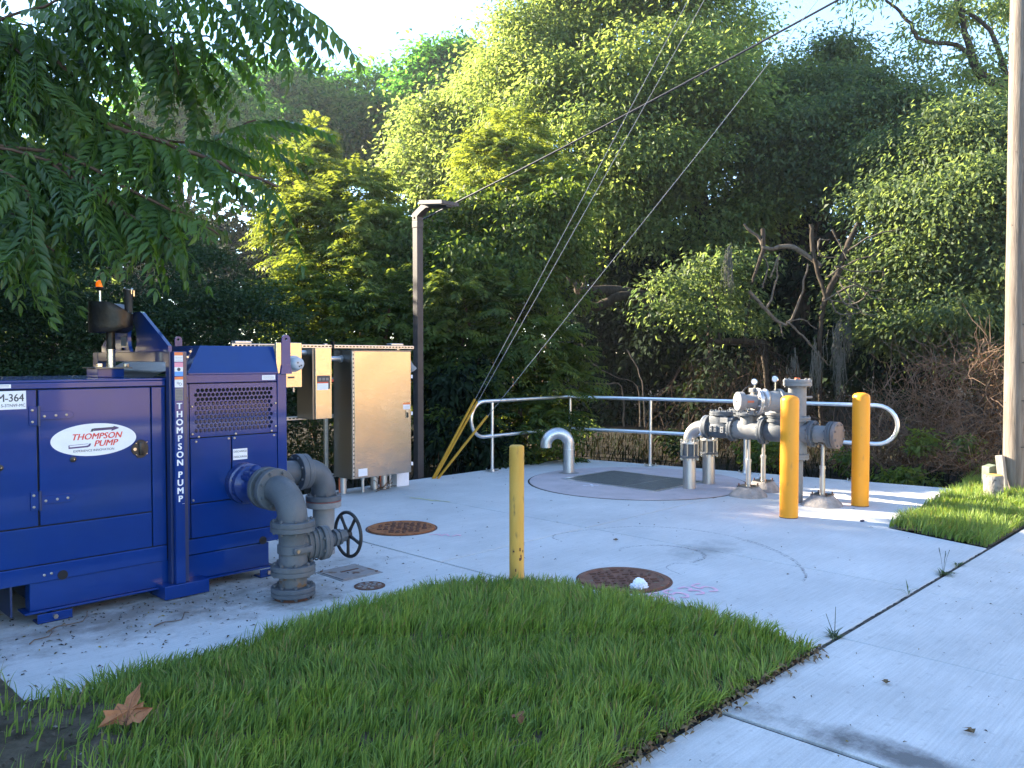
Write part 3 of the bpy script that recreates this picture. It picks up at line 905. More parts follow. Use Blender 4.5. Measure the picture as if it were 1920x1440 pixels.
# oval logo sticker
oc = (1.925, 1.124)
ov = part('logo_sticker', G().prism([(oc[0] + 0.262 * math.cos(a), oc[1] + 0.105 * math.sin(a)) for a in [2 * math.pi * i / 56 for i in range(56)]], FY - 0.0018, FY - 0.0006, 'Y'), white_label, pump, smooth=0)
FT = FY - 0.0020
text('logo_lettering', 'THOMPSON', 0.055, (oc[0] + 0.012, FT, oc[1] + 0.020), red_ink, ov, bold=0.0016, shear=0.28, sx=1.02)
text('logo_lettering', 'PUMP', 0.055, (oc[0] + 0.065, FT, oc[1] - 0.028), red_ink, ov, bold=0.0016, shear=0.28, sx=1.05)
text('logo_lettering', 'EXPERIENCE INNOVATION', 0.021, (oc[0] - 0.005, FT, oc[1] - 0.069), dark_ink, ov, sx=0.98)
def poly_face(pts, m, name, parent, y=FT):
    return part(name, G().prism(pts, y - 0.0006, y + 0.0001, 'Y'), m, parent, smooth=0)
def rel(pts):
    return [(oc[0] + x, oc[1] + z) for x, z in pts]
poly_face(rel([(-0.010, 0.052), (-0.004, 0.064), (0.110, 0.069), (0.110, 0.060), (0.150, 0.070), (0.118, 0.082), (0.117, 0.0755), (0.0, 0.073), (-0.018, 0.070), (-0.026, 0.052)]), dark_ink, 'logo_arrow', ov)
poly_face(rel([(-0.008, 0.0555), (0.105, 0.059), (0.104, 0.050), (0.153, 0.066), (0.122, 0.078), (0.120, 0.069), (0.0, 0.0665)]), purple_ink, 'logo_arrow', ov, FT - 0.0008)
poly_face(rel([(-0.158, -0.030), (-0.158, -0.050), (-0.045, -0.047), (-0.030, -0.042), (-0.022, -0.024), (-0.034, -0.024), (-0.040, -0.034), (-0.052, -0.037), (-0.152, -0.040), (-0.152, -0.030), (-0.040, -0.026), (-0.040, -0.0235), (-0.158, -0.0275)]), purple_ink, 'logo_arrow', ov)
# sign plates and labels
def label_plate(name, x0, x1, z0, z1, m=white_label, y=FY - 0.0006, parent=pump, lab=None):
    return part(name, G().box(x0, x1, y - 0.0012, y, z0, z1), m, parent, smooth=0, label=lab)
p = label_plate('number_plate', 1.262, 1.532, 1.340, 1.452)
text('plate_lettering', 'M-364', 0.066, (1.447, FY - 0.0022, 1.408), dark_ink, p, bold=0.0012, sx=0.86)
text('plate_lettering', 'S-3TNVF-MC', 0.026, (1.5285, FY - 0.0022, 1.363), dark_ink, p, sx=0.92, align='RIGHT')
p = label_plate('warning_label', 1.36, 1.449, 1.470, 1.493, y=FY - 0.0106)
for k in range(2):
    part('print_line', G().box(1.37, 1.438, FY - 0.0124, FY - 0.0119, 1.477 + 0.008 * k, 1.479 + 0.008 * k), dark_ink, p, smooth=0)
p = label_plate('discharge_label', 2.878, 2.990, 0.905, 0.985)
text('label_lettering', 'DISCHARGE', 0.021, (2.934, FY - 0.0022, 0.965), dark_ink, p, sx=0.92)
text('label_lettering', 'DESCARGA', 0.021, (2.934, FY - 0.0022, 0.925), dark_ink, p, sx=0.98)
p = label_plate('warning_label', 3.115, 3.225, 1.488, 1.524)
for k in range(3):
    part('print_line', G().box(3.125, 3.215, FY - 0.0024, FY - 0.0018, 1.496 + 0.009 * k, 1.498 + 0.009 * k), grey_label, p, smooth=0)
# labels and letters on the post
PY = 5.545
def post_label(z0, z1, bands):
    p = part('warning_label', G().box(2.408, 2.466, PY - 0.0012, PY - 0.0003, z0, z1), white_label, post, smooth=0)
    for a, b, m in bands:
        part('label_band', G().box(2.408, 2.466, PY - 0.0018, PY - 0.0011, z0 + a * (z1 - z0), z0 + b * (z1 - z0)), m, p, smooth=0)
    return p
p = post_label(1.628, 1.692, [(0.66, 1.0, orange_ink)])
for k in range(3):
    part('print_line', G().box(2.413, 2.461, PY - 0.0018, PY - 0.0013, 1.636 + 0.010 * k, 1.638 + 0.010 * k), grey_label, p, smooth=0)
p = post_label(1.530, 1.622, [(0.66, 1.0, pink_ink), (0.0, 0.32, sky_ink)])
part('pictogram', G().lathe([(0.012, 0), (0.012, 0.0006)], (2.437, PY - 0.0013, 1.575), (0, -1, 0), n=12), dark_ink, p, smooth=0)
p = post_label(1.452, 1.524, [(0.74, 1.0, orange_ink)])
for q in ((2.430, 1.482, 0.007), (2.446, 1.474, 0.009)):
    part('pictogram', G().tube([(q[0] + q[2] * math.cos(a), PY - 0.0016, q[1] + q[2] * math.sin(a)) for a in [2 * math.pi * i / 12 for i in range(12)]], 0.0012, 5, closed=True), dark_ink, p)
p = part('warning_label', G().box(2.410, 2.464, PY - 0.0012, PY - 0.0003, 1.362, 1.446), grey_label, post, smooth=0)
for k in range(7):
    part('print_line', G().box(2.414, 2.458, PY - 0.0017, PY - 0.0013, 1.370 + 0.010 * k, 1.372 + 0.010 * k), dark_ink, p, smooth=0)
zs = 1.322
for chx in 'THOMPSON':
    text('post_lettering', chx, 0.060, (2.438, PY - 0.0014, zs), white_label, post, bold=0.0022)
    zs -= 0.0555
zs -= 0.027
for chx in 'PUMP':
    text('post_lettering', chx, 0.060, (2.438, PY - 0.0014, zs), white_label, post, bold=0.0022)
    zs -= 0.0555
text('post_lettering', '_', 0.03, (2.458, PY - 0.0014, zs + 0.034), white_label, post)

# exhaust stack, muffler and beacon on the roof
part('exhaust_box', G().box(2.105, 2.285, 6.10, 6.32, 1.5165, 1.578, 0.004), blue, pump, smooth=30)
part('exhaust_shelf', G().box(2.085, 2.335, 6.08, 6.34, 1.5785, 1.586), stainless_side, pump, smooth=0)
for cx in (2.118, 2.300):
    part('clearance_lamp', G().box(cx - 0.016, cx + 0.016, 6.085, 6.12, 1.5865, 1.616, 0.004).cyl((cx, 6.0848, 1.600), (cx, 6.080, 1.600), 0.009, n=12), chrome, pump, smooth=30)
ex_ = (2.235, 6.21)
part('exhaust_pipe', G().lathe([(0.030, 0), (0.030, 0.125), (0.033, 0.126), (0.033, 0.130), (0.031, 0.131)], (ex_[0], ex_[1], 1.585), n=24), chrome, pump)
part('exhaust_collar', G().lathe([(0.033, 0), (0.033, 0.012), (0.030, 0.014), (0.030, 0.125), (0.035, 0.128)], (ex_[0], ex_[1], 1.7165), n=24), muffler_mat, pump)
rv = Vector((CU[1] * 1.0, -CU[0] * 1.0, 0))   # roughly across the unit
rv = Vector((0.72, -0.69, 0)).normalized()
fv = Vector((rv.y, -rv.x, 0))
gm = G()
nseg, nz_ = 48, 8
mc = Vector((2.235, 6.215, 0)) + rv * 0.005
vs, fs = [], []
RM = 0.150
for k in range(nz_ + 1):
    for i in range(nseg):
        a = 2 * math.pi * i / nseg
        ca, sa = math.cos(a), math.sin(a)
        top = 2.052 - 0.006 * ca - 0.10 * max(0.0, ca - 0.15) ** 2
        bot = 1.836 + 0.085 * max(0.0, ca - 0.35) ** 1.6
        r = RM * (1.0 if k not in (0, nz_) else 0.975)
        f = k / nz_
        if k == 0: f = 0.0
        if k == 1: f = 0.03
        if k == nz_ - 1: f = 0.97
        pz = bot + (top - bot) * f
        q = mc + rv * (r * ca) + fv * (r * 0.85 * sa)
        vs.append((q.x, q.y, pz))
for k in range(nz_):
    for i in range(nseg):
        j = (i + 1) % nseg
        fs.append((k * nseg + i, k * nseg + j, (k + 1) * nseg + j, (k + 1) * nseg + i))
fs.append(tuple(range(nseg - 1, -1, -1)))
fs.append(tuple(nz_ * nseg + i for i in range(nseg)))
gm.add(vs, fs)
muff = part('muffler', gm, muffler_mat, pump, smooth=40)
q = mc - fv * 0.125 + rv * 0.02
tabM = Matrix.Translation((q.x, q.y, 1.945)) @ Matrix(((rv.x, -fv.x, 0, 0), (rv.y, -fv.y, 0, 0), (0, 0, 1, 0), (0, 0, 0, 1)))
part('muffler_bracket', G().box(-0.003, 0.003, -0.008, 0.020, -0.022, 0.022, M=tabM).box(0.0035, 0.028, -0.008, 0.020, -0.022, -0.016, M=tabM), muffler_mat, muff, smooth=0)
q = mc + rv * 0.128
part('tail_pipe', G().tube([(q.x, q.y, 1.98), (q.x, q.y, 2.142)], 0.028, 18), black_iron, muff)
part('rain_flap', G().lathe([(0.032, 0), (0.034, 0.010), (0.024, 0.018)], (q.x, q.y, 2.142), (0.1, -0.1, 1), n=18), chrome, muff)
part('flap_counterweight', G().box(-0.004, 0.004, -0.004, 0.004, -0.03, 0.012, M=Matrix.Translation((q.x + 0.03, q.y - 0.02, 2.128))).box(-0.003, 0.003, -0.004, 0.004, -0.02, 0.012, M=Matrix.Translation((q.x + 0.008, q.y - 0.032, 2.132))), chrome, muff, smooth=0)
bq = mc - rv * 0.075
part('beacon_stem', G().lathe([(0.012, 0), (0.009, 0.02), (0.010, 0.085)], (bq.x, bq.y, 2.053), n=14), chrome, pump)
bc = part('beacon_base', G().lathe([(0.016, 0), (0.030, 0.012), (0.032, 0.022), (0.026, 0.026)], (bq.x, bq.y, 2.138), n=20), black, pump)
amber = bpy.data.materials.new('amber_lens')
nt, N, L, P = nodes_of(amber)
P.inputs['Base Color'].default_value = (0.85, 0.20, 0.005, 1); P.inputs['Roughness'].default_value = 0.25
P.inputs['Emission Color'].default_value = (1.0, 0.16, 0.0, 1); P.inputs['Emission Strength'].default_value = 0.12  # weak glow stands in for sunlight through the lens
part('beacon_lens', G().lathe([(0.025, 0), (0.026, 0.02), (0.021, 0.038), (0.008, 0.048)], (bq.x, bq.y, 2.1645), n=20), amber, bc)

# ------------------------------------------------------------------ grey discharge piping
stud_cache = {}
def stud(length, r, m):
    key = (round(length, 4), r, m.name)
    if key not in stud_cache:
        g = G().cyl((0, 0, -length / 2), (0, 0, length / 2), r * 0.55, n=8)
        for s in (-1, 1):
            g.lathe([(r, 0), (r, 0.011)], (0, 0, s * length / 2 - (0.011 if s > 0 else 0) - s * 0.004), (0, 0, 1), n=6)
        me = g.mesh('bolt'); me.materials.append(m)
        stud_cache[key] = me
    return stud_cache[key]

def flange(parent, c, axis, r, t, m, nb=8, br=None, bolt_r=0.0125, bm_=None, name='flange', phase=0.5, bolts=True, joined=False, gap=True):
    """a bolted pair of flange rings; the bolts are parts of it"""
    ax = Vector(axis).normalized()
    c = Vector(c)
    prof = [(r * 0.97, -t / 2), (r, -t / 2 + 0.004), (r, -0.004), (r * 0.965, -0.002), (r * 0.965, 0.002), (r, 0.004), (r, t / 2 - 0.004), (r * 0.97, t / 2)]
    if not gap:
        prof = [(r * 0.97, -t / 2), (r, -t / 2 + 0.004), (r, t / 2 - 0.004), (r * 0.97, t / 2)]
    g = G().lathe(prof, c, ax, n=36)
    br = br or r * 0.83
    x, y, z = g.frame(ax)
    if joined and bolts:
        for k in range(nb):
            a = 2 * math.pi * (k + phase) / nb
            q = c + x * (br * math.cos(a)) + y * (br * math.sin(a))
            for s in (-1, 1):
                g.cyl(q + ax * s * t / 2, q + ax * s * (t / 2 + 0.016), bolt_r, n=6)
    f = part(name, g, m, parent, smooth=35)
    if bolts and not joined:
        me = stud(t + 0.036, bolt_r, bm_ or m)
        rot = ax.to_track_quat('Z', 'Y').to_euler()
        for k in range(nb):
            a = 2 * math.pi * (k + phase) / nb
            q = c + x * (br * math.cos(a)) + y * (br * math.sin(a))
            put('bolt', me, None, f, loc=q, smooth=0, rot=rot)
    return f

def arc_pts(c, e1, e2, r, a0, a1, n=14):
    c, e1, e2 = Vector(c), Vector(e1), Vector(e2)
    return [c + e1 * (r * math.cos(a0 + (a1 - a0) * i / n)) + e2 * (r * math.sin(a0 + (a1 - a0) * i / n)) for i in range(n + 1)]

PX, PV = 2.975, 4.995
dp = thing('discharge_pipe', 'dark grey bolted elbow and gate valve with a black handwheel, in front of the pump', 'pipe', (0, 0, 0))
PR = 0.099
part('ground_socket', G().lathe([(0.125, 0.0), (0.120, 0.016), (0.105, 0.0195)], (PX, PV, 0.001), n=28), rust_stud, dp)
flange(dp, (PX, PV, 0.056), (0, 0, 1), 0.149, 0.064, grey_iron, 8)
part('pipe_spool', G().cyl((PX, PV, 0.0885), (PX, PV, 0.168), PR * 0.95, n=32), grey_iron_rust, dp, label='short grey pipe with an orange rust run')
flange(dp, (PX, PV, 0.203), (0, 0, 1), 0.150, 0.070, grey_iron, 8)
gv = part('valve_body', G().lathe([(PR, 0.239), (PR * 1.0, 0.262), (PR * 0.96, 0.272), (PR * 0.96, 0.312), (PR * 1.06, 0.318), (PR * 1.06, 0.372), (PR * 0.96, 0.378), (PR * 0.96, 0.430), (PR, 0.440), (PR, 0.4655)], (PX, PV, 0), n=36), grey_iron, dp)
BZ = 0.345
# bonnet: a flattened neck towards +X with curved ribs
gb_ = G()
sec = []
for u_, ry, rz in [(0.05, 0.055, 0.095), (0.12, 0.055, 0.098), (0.17, 0.058, 0.100), (0.215, 0.062, 0.104)]:
    sec.append([(PX + u_, PV + ry * math.cos(a), BZ + rz * math.sin(a)) for a in [2 * math.pi * i / 28 for i in range(28)]])
vs = [p for s in sec for p in s]
fs = [(k * 28 + i, k * 28 + (i + 1) % 28, (k + 1) * 28 + (i + 1) % 28, (k + 1) * 28 + i) for k in range(3) for i in range(28)]
gb_.add(vs, fs)
part('bonnet_neck', gb_, grey_iron, gv, smooth=50)
for u_, s_ in ((0.105, 1.0), (0.145, 1.03), (0.182, 1.06)):
    part('bonnet_rib', G().tube([(PX + u_, PV + 0.060 * s_ * math.cos(a), BZ + 0.106 * s_ * math.sin(a)) for a in [2 * math.pi * i / 28 for i in range(28)]], 0.0055, 8, closed=True), grey_iron, gv)
part('side_boss', G().box(PX - 0.055, PX + 0.09, PV - PR * 1.06 - 0.012, PV - 0.05, BZ - 0.022, BZ + 0.022, 0.008), grey_iron, gv)
part('side_bolt', G().cyl((PX - 0.03, PV - PR * 1.06 - 0.011, BZ), (PX - 0.03, PV - PR * 1.06 - 0.022, BZ), 0.012, n=8), bolt_mat, gv, smooth=0)
bf = []
def oval_plate(u0, u1, ry, rz, name, m, parent, n=32):
    pts = [(PV + ry * math.cos(2 * math.pi * i / n), BZ + rz * math.sin(2 * math.pi * i / n)) for i in range(n)]
    return part(name, G().prism(pts, u0, u1, 'X', bev=0.003), m, parent, smooth=40)
b1 = oval_plate(PX + 0.2155, PX + 0.243, 0.088, 0.122, 'bonnet_flange', grey_iron, dp)
b2 = oval_plate(PX + 0.2445, PX + 0.274, 0.086, 0.119, 'bonnet_flange', grey_iron, dp)
me = stud(0.085, 0.0115, grey_iron)
for a in (25, 90, 155, 205, 270, 335):
    put('bolt', me, None, b2, loc=(PX + 0.245, PV + 0.070 * math.cos(R(a)), BZ + 0.100 * math.sin(R(a))), rot=(0, R(90), 0), smooth=0)
part('bonnet_dome', G().lathe([(0.075, 0), (0.060, 0.022), (0.045, 0.036), (0.045, 0.05)], (PX + 0.2745, PV, BZ + 0.012), (1, 0, 0), n=24), grey_iron, dp)
part('packing_gland', G().lathe([(0.062, 0), (0.064, 0.006), (0.064, 0.020), (0.050, 0.024), (0.050, 0.034), (0.060, 0.038), (0.060, 0.056), (0.045, 0.060)], (PX + 0.325, PV, BZ + 0.018), (1, 0, 0), n=8), grey_iron, dp, smooth=25)
part('stem_nut', G().lathe([(0.046, 0), (0.046, 0.040)], (PX + 0.3855, PV, BZ + 0.024), (1, 0, 0), n=6), grey_iron, dp, smooth=0)
WX, WZ, WR = PX + 0.452, 0.371, 0.160
hw = part('handwheel', G().tube([(WX, PV + WR * math.cos(a), WZ + WR * math.sin(a)) for a in [2 * math.pi * i / 48 for i in range(48)]], 0.0125, 12, closed=True), black_iron, dp)
part('wheel_hub', G().lathe([(0.030, -0.025), (0.034, -0.018), (0.034, 0.014), (0.024, 0.020)], (WX, PV, WZ), (1, 0, 0), n=20), black_iron, hw)
for k in range(5):
    a = R(-90 + 72 * k)
    part('wheel_spoke', G().tube([(WX, PV + r_ * math.cos(a), WZ + r_ * math.sin(a)) for r_ in (0.028, 0.09, 0.152)], [0.014, 0.011, 0.0125], 10), black_iron, hw)
flange(dp, (PX, PV, 0.502), (0, 0, 1), 0.150, 0.072, grey_iron, 8)
EZ, BRr = 0.725, 0.185
el = arc_pts((PX, PV + BRr, EZ - BRr), (0, -1, 0), (0, 0, 1), BRr, 0, math.pi / 2, 18)
part('elbow', G().tube([(PX, PV, 0.5385)] + el + [(PX, PV + BRr + 0.02, EZ)], [PR * 1.02] * (len(el) + 2), 36, caps=False), grey_iron, dp, smooth=60)
flange(dp, (PX, PV + BRr + 0.045, EZ), (0, 1, 0), 0.150, 0.048, grey_iron, 8, gap=False)
flange(dp, (PX, PV + BRr + 0.150, EZ), (0, 1, 0), 0.150, 0.046, grey_iron, 8, gap=False)
part('pipe_spool', G().cyl((PX, PV + BRr + 0.069, EZ), (PX, PV + BRr + 0.127, EZ), PR, n=32), grey_iron, dp)
blue_cast = mat('blue_cast_iron', (0.006, 0.024, 0.13), (0.010, 0.034, 0.17), scale=14, rough=0.38, bump=0.35, bscale=60, coat=0.4)
dc = part('discharge_casting', G().lathe([(0.10, 5.354), (0.118, 5.36), (0.118, 5.385), (0.088, 5.40), (0.084, 5.46), (0.105, 5.50), (0.135, 5.53), (0.135, 5.58), (0.150, 5.585), (0.150, 5.648)], (PX - 0.015, 0, EZ + 0.004), (0, 1, 0), n=32), blue_cast, pump, smooth=40)
part('casting_boss', G().lathe([(0.045, 0), (0.045, 0.05), (0.030, 0.07), (0.012, 0.078)], (PX - 0.02, 5.47, EZ + 0.075), (0.1, -0.1, 1), n=18), blue_cast, dc)
part('casting_rib', G().box(PX - 0.11, PX + 0.085, 5.41, 5.56, EZ + 0.045, EZ + 0.085, 0.012), blue_cast, dc)
part('casting_lug', G().box(PX - 0.10, PX - 0.06, 5.40, 5.50, EZ + 0.06, EZ + 0.115, 0.012), blue_cast, dc)
me = stud(0.07, 0.0115, blue_cast)
for k in range(8):
    a = 2 * math.pi * (k + .5) / 8
    put('bolt', me, None, dc, loc=(PX - 0.015 + 0.134 * math.cos(a), 5.59, EZ + 0.004 + 0.134 * math.sin(a)), rot=(R(90), 0, 0), smooth=0)

# suction pipe off the far end of the pump
sp = thing('suction_pipe', 'grey flanged elbow with a red gasket line, behind the handwheel valve', 'pipe', (0, 0, 0))
SU, SV, SZ = 3.845, 5.96, 0.715
part('pipe_spool', G().cyl((3.3225, SV, SZ), (3.575, SV, SZ), PR, n=28), grey_iron, sp)
flange(sp, (3.605, SV, SZ), (1, 0, 0), 0.150, 0.05, grey_iron, 8, gap=False)
flange(sp, (3.6565, SV, SZ), (1, 0, 0), 0.146, 0.048, grey_iron, 8, bolts=False, gap=False)
el = arc_pts((SU - 0.165, SV, SZ - 0.165), (1, 0, 0), (0, 0, 1), 0.165, math.pi / 2, 0, 16)
part('elbow', G().tube([(3.681, SV, SZ)] + el + [(SU, SV, 0.500)], PR * 1.02, 32, caps=False), grey_iron, sp, smooth=60)
flange(sp, (SU, SV, 0.476), (0, 0, 1), 0.148, 0.044, grey_iron, 8, gap=False)
part('gasket', G().lathe([(0.1485, -0.002), (0.1485, 0.002)], (SU, SV, 0.4515), n=36), flat('red_gasket', (0.30, 0.06, 0.05)), sp)
flange(sp, (SU, SV, 0.4215), (0, 0, 1), 0.146, 0.050, light_grey_iron, 8, bolts=False, gap=False)
part('pipe_spool', G().cyl((SU, SV, 0.0), (SU, SV, 0.396), PR * 0.92, n=28), light_grey_iron, sp)

# ------------------------------------------------------------------ control cabinets on a strut rack
rack = thing('strut_rack', 'steel strut rack with slotted rails carrying the metal boxes', 'rack', (0, 0, 0))
slot_mat = flat('slot_shadow', (0.012, 0.012, 0.012), rough=0.9)
def strut_rail(x0, x1, z, y=8.575):
    r_ = part('rack_rail', G().box(x0, x1, y - 0.02, y + 0.02, z - 0.021, z + 0.021, 0.003), strut_mat, rack, smooth=30)
    g = G()
    x = x0 + 0.03
    while x < x1 - 0.04:
        g.box(x, x + 0.030, y - 0.0212, y - 0.0195, z - 0.007, z + 0.007)
        x += 0.051
    part('rail_slots', g, slot_mat, r_, smooth=0, kind='stuff')
strut_rail(4.36, 5.66, 1.795)
strut_rail(5.675, 6.93, 1.795)
strut_rail(4.36, 6.70, 1.400)
strut_rail(4.36, 6.70, 0.945)
strut_rail(4.90, 6.70, 0.215)
for x in (4.45, 5.60, 6.70):
    part('rack_post', G().box(x - 0.021, x + 0.021, 8.597, 8.638, -0.1, 1.83, 0.003), strut_mat, rack, smooth=30)
part('rack_stub', G().box(5.663, 5.673, 8.53, 8.60, 1.73, 1.86), black, rack, smooth=0)
for x in (4.50, 6.66):
    part('junction_cap', G().box(x - 0.10, x + 0.10, 8.56, 8.66, 1.8175, 1.845, 0.006), strut_mat, rack, smooth=30)

cab = thing('control_cabinet', 'tall brushed stainless control cabinet with a hinged door, warm reflections', 'cabinet', (0, 0, 0))
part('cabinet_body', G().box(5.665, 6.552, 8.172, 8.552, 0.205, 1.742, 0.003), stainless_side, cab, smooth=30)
cd_ = part('door', G().box(5.692, 6.548, 8.146, 8.171, 0.210, 1.738, 0.004), stainless, cab, smooth=30)
part('piano_hinge', G().box(5.668, 5.690, 8.150, 8.1715, 0.215, 1.735, 0.003), strut_mat, cab, smooth=30)
g = G()
for i in range(30):
    g.box(5.672, 5.686, 8.1488, 8.1498, 0.235 + i * 0.05, 0.252 + i * 0.05)
part('hinge_knuckles', g, slot_mat, cab, smooth=0, kind='stuff')
part('drip_rail', G().box(5.66, 6.557, 8.14, 8.545, 1.7425, 1.752, 0.002), stainless_side, cab, smooth=30)
hd = part('door_handle', G().box(6.462, 6.506, 8.138, 8.1455, 0.895, 1.005, 0.004), chrome, cd_, smooth=30)
part('handle_grip', G().box(6.474, 6.490, 8.122, 8.1378, 0.905, 0.975, 0.005), black, cd_, smooth=30)
p = part('warning_label', G().box(6.420, 6.530, 8.1446, 8.1456, 1.012, 1.095), white_label, cd_, smooth=0)
part('label_band', G().box(6.420, 6.530, 8.1440, 8.1447, 1.070, 1.095), orange_ink, cd_, smooth=0)
for k in range(3):
    part('print_line', G().box(6.43, 6.52, 8.1440, 8.1447, 1.022 + 0.013 * k, 1.025 + 0.013 * k), grey_label, cd_, smooth=0)
part('blank_label', G().box(5.742, 5.872, 8.1446, 8.1456, 0.235, 0.325), white_label, cd_, smooth=0)
for z in (1.42, 0.955, 0.315):
    part('door_clamp', G().box(6.553, 6.580, 8.15, 8.19, z - 0.022, z + 0.022, 0.003), white_label, cab, smooth=30)
sl = part('flood_light', G().lathe([(0.035, -0.09), (0.055, -0.07), (0.060, 0.02), (0.072, 0.05), (0.074, 0.07), (0.062, 0.075)], (6.625, 8.28, 1.55), (0.45, -0.15, -0.8), n=24), light_grey_iron, cab, smooth=40)
part('light_arm', G().tube([(6.552, 8.32, 1.60), (6.60, 8.31, 1.62), (6.62, 8.29, 1.60)], 0.012, 8), light_grey_iron, sl)

d2 = thing('disconnect_box', 'narrow brushed metal disconnect box with a dark and white label', 'metal box', (0, 0, 0))
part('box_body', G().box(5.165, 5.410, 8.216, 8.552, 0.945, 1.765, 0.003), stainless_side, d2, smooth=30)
bd = part('box_door', G().box(5.192, 5.408, 8.194, 8.2155, 0.950, 1.772, 0.003), stainless, d2, smooth=30)
part('box_label', G().box(5.210, 5.385, 8.1926, 8.1936, 1.378, 1.452), dark_ink, bd, smooth=0)
for k in range(3):
    part('label_panel', G().box(5.230 + 0.05 * k, 5.265 + 0.05 * k, 8.1920, 8.1927, 1.395, 1.425), grey_label, bd, smooth=0)
part('label_band', G().box(5.210, 5.360, 8.1926, 8.1936, 1.363, 1.377), red_ink, bd, smooth=0)
part('label_panel', G().box(5.210, 5.360, 8.1926, 8.1936, 1.285, 1.362), white_label, bd, smooth=0)
part('label_panel', G().box(5.361, 5.385, 8.1926, 8.1936, 1.295, 1.377), dark_ink, bd, smooth=0)
part('switch_handle', G().box(5.411, 5.432, 8.23, 8.25, 1.25, 1.36, 0.003), strut_mat, d2, smooth=30)
part('switch_knob', G().box(5.433, 5.455, 8.225, 8.255, 1.375, 1.405, 0.005), red_ink, d2, smooth=30)
part('conduit', G().cyl((5.4105, 8.36, 1.645), (5.664, 8.36, 1.645), 0.030, n=18), galv, d2)
part('conduit_nut', G().lathe([(0.045, 0), (0.045, 0.03)], (5.63, 8.36, 1.645), (1, 0, 0), n=8), galv, d2, smooth=0)
part('conduit', G().cyl((5.005, 8.36, 1.715), (5.1645, 8.36, 1.715), 0.030, n=18), galv, d2)

mb = thing('meter_box', 'small brushed metal meter box with a round glass meter, beside the pump', 'meter', (0, 0, 0))
part('box_body', G().box(4.70, 5.004, 8.23, 8.552, 1.335, 1.80, 0.003), stainless, mb, smooth=30)
part('box_cover', G().box(4.69, 5.012, 8.19, 8.2295, 1.325, 1.826, 0.004), stainless, mb, smooth=30)
part('meter_ring', G().lathe([(0.092, 0), (0.092, 0.02), (0.080, 0.028), (0.078, 0.05)], (4.905, 8.1895, 1.590), (0, -1, 0), n=32), galv, mb)
gl_ = flat('meter_glass', (0.42, 0.46, 0.50), rough=0.08)
part('meter_dome', G().lathe([(0.076, 0), (0.074, 0.05), (0.066, 0.075), (0.045, 0.085)], (4.905, 8.150, 1.590), (0, -1, 0), n=32), gl_, mb, smooth=50)
for dx, dz in ((-0.02, 0.012), (0.022, -0.018), (0.0, -0.03)):
    part('meter_dial', G().lathe([(0.010, 0), (0.010, 0.002)], (4.905 + dx, 8.0648, 1.590 + dz), (0, -1, 0), n=10), dark_ink, mb)
part('name_plate', G().box(4.83, 4.915, 8.1888, 8.1898, 1.425, 1.447), dark_ink, mb, smooth=0)
part('padlock', G().box(4.90, 4.915, 8.19, 8.21, 1.27, 1.322, 0.003), strut_mat, mb, smooth=30)
part('conduit', G().cyl((4.78, 8.40, 0.0), (4.78, 8.40, 1.334), 0.028, n=16), galv, mb)

cg = 'conduits under the control cabinet'
def conduit(x, y, r, z1, label, m=galv, wrap=None):
    t = thing('conduit', label, 'conduit', (x, y, 0), cg)
    part('pipe', G().cyl((0, 0, 0.0), (0, 0, z1), r, n=18), m, t)
    part('coupling', G().lathe([(r + 0.006, 0), (r + 0.006, 0.03)], (0, 0, 0.15), n=18), m, t)
    if wrap:
        part('orange_tag', G().box(-r - 0.014, -r - 0.002, -0.008, 0.008, 0.01, 0.19, 0.003), wrap, t, smooth=0)
    return t
conduit(5.735, 8.46, 0.045, 0.2045, 'thick grey conduit under the left end of the cabinet, orange strip beside it', wrap=orange_conduit)
conduit(5.955, 8.36, 0.020, 0.2045, 'thin bare conduit standing alone under the cabinet')
conduit(6.175, 8.42, 0.048, 0.2045, 'thick conduit under the middle of the cabinet with roots at its foot')
conduit(6.320, 8.42, 0.045, 0.2045, 'thick conduit under the cabinet, orange strip beside it, next to the white block', wrap=orange_conduit)
conduit(6.405, 8.40, 0.014, 0.2045, 'thin grey conduit close to the white block')
wb = part('support_block', G().box(6.50, 6.70, 8.38, 8.53, 0.0, 0.203, 0.006), rope_white, None, smooth=30)
tag(wb, 'white block standing on the pad under the right end of the cabinet', 'block')
rg = G()
rr = random.Random(5)
for k in range(14):
    p0 = Vector((6.08 + rr.random() * 0.3, 8.30 + rr.random() * 0.12, 0.012))
    pts = [p0]
    d = Vector((rr.uniform(-1, 1), rr.uniform(-.5, .5), rr.uniform(0, .8)))
    for s in range(4):
        d = (d + Vector((rr.uniform(-.6, .6), rr.uniform(-.4, .4), rr.uniform(-.6, .4)))).normalized()
        q = pts[-1] + d * 0.05
        q.z = max(0.008, q.z)
        pts.append(q)
    rg.tube(pts, 0.004, 5)
tag(part('root_tangle', rg, dead_twig, None), 'tangle of dry brown roots at the foot of the conduits', 'roots', kind='stuff')

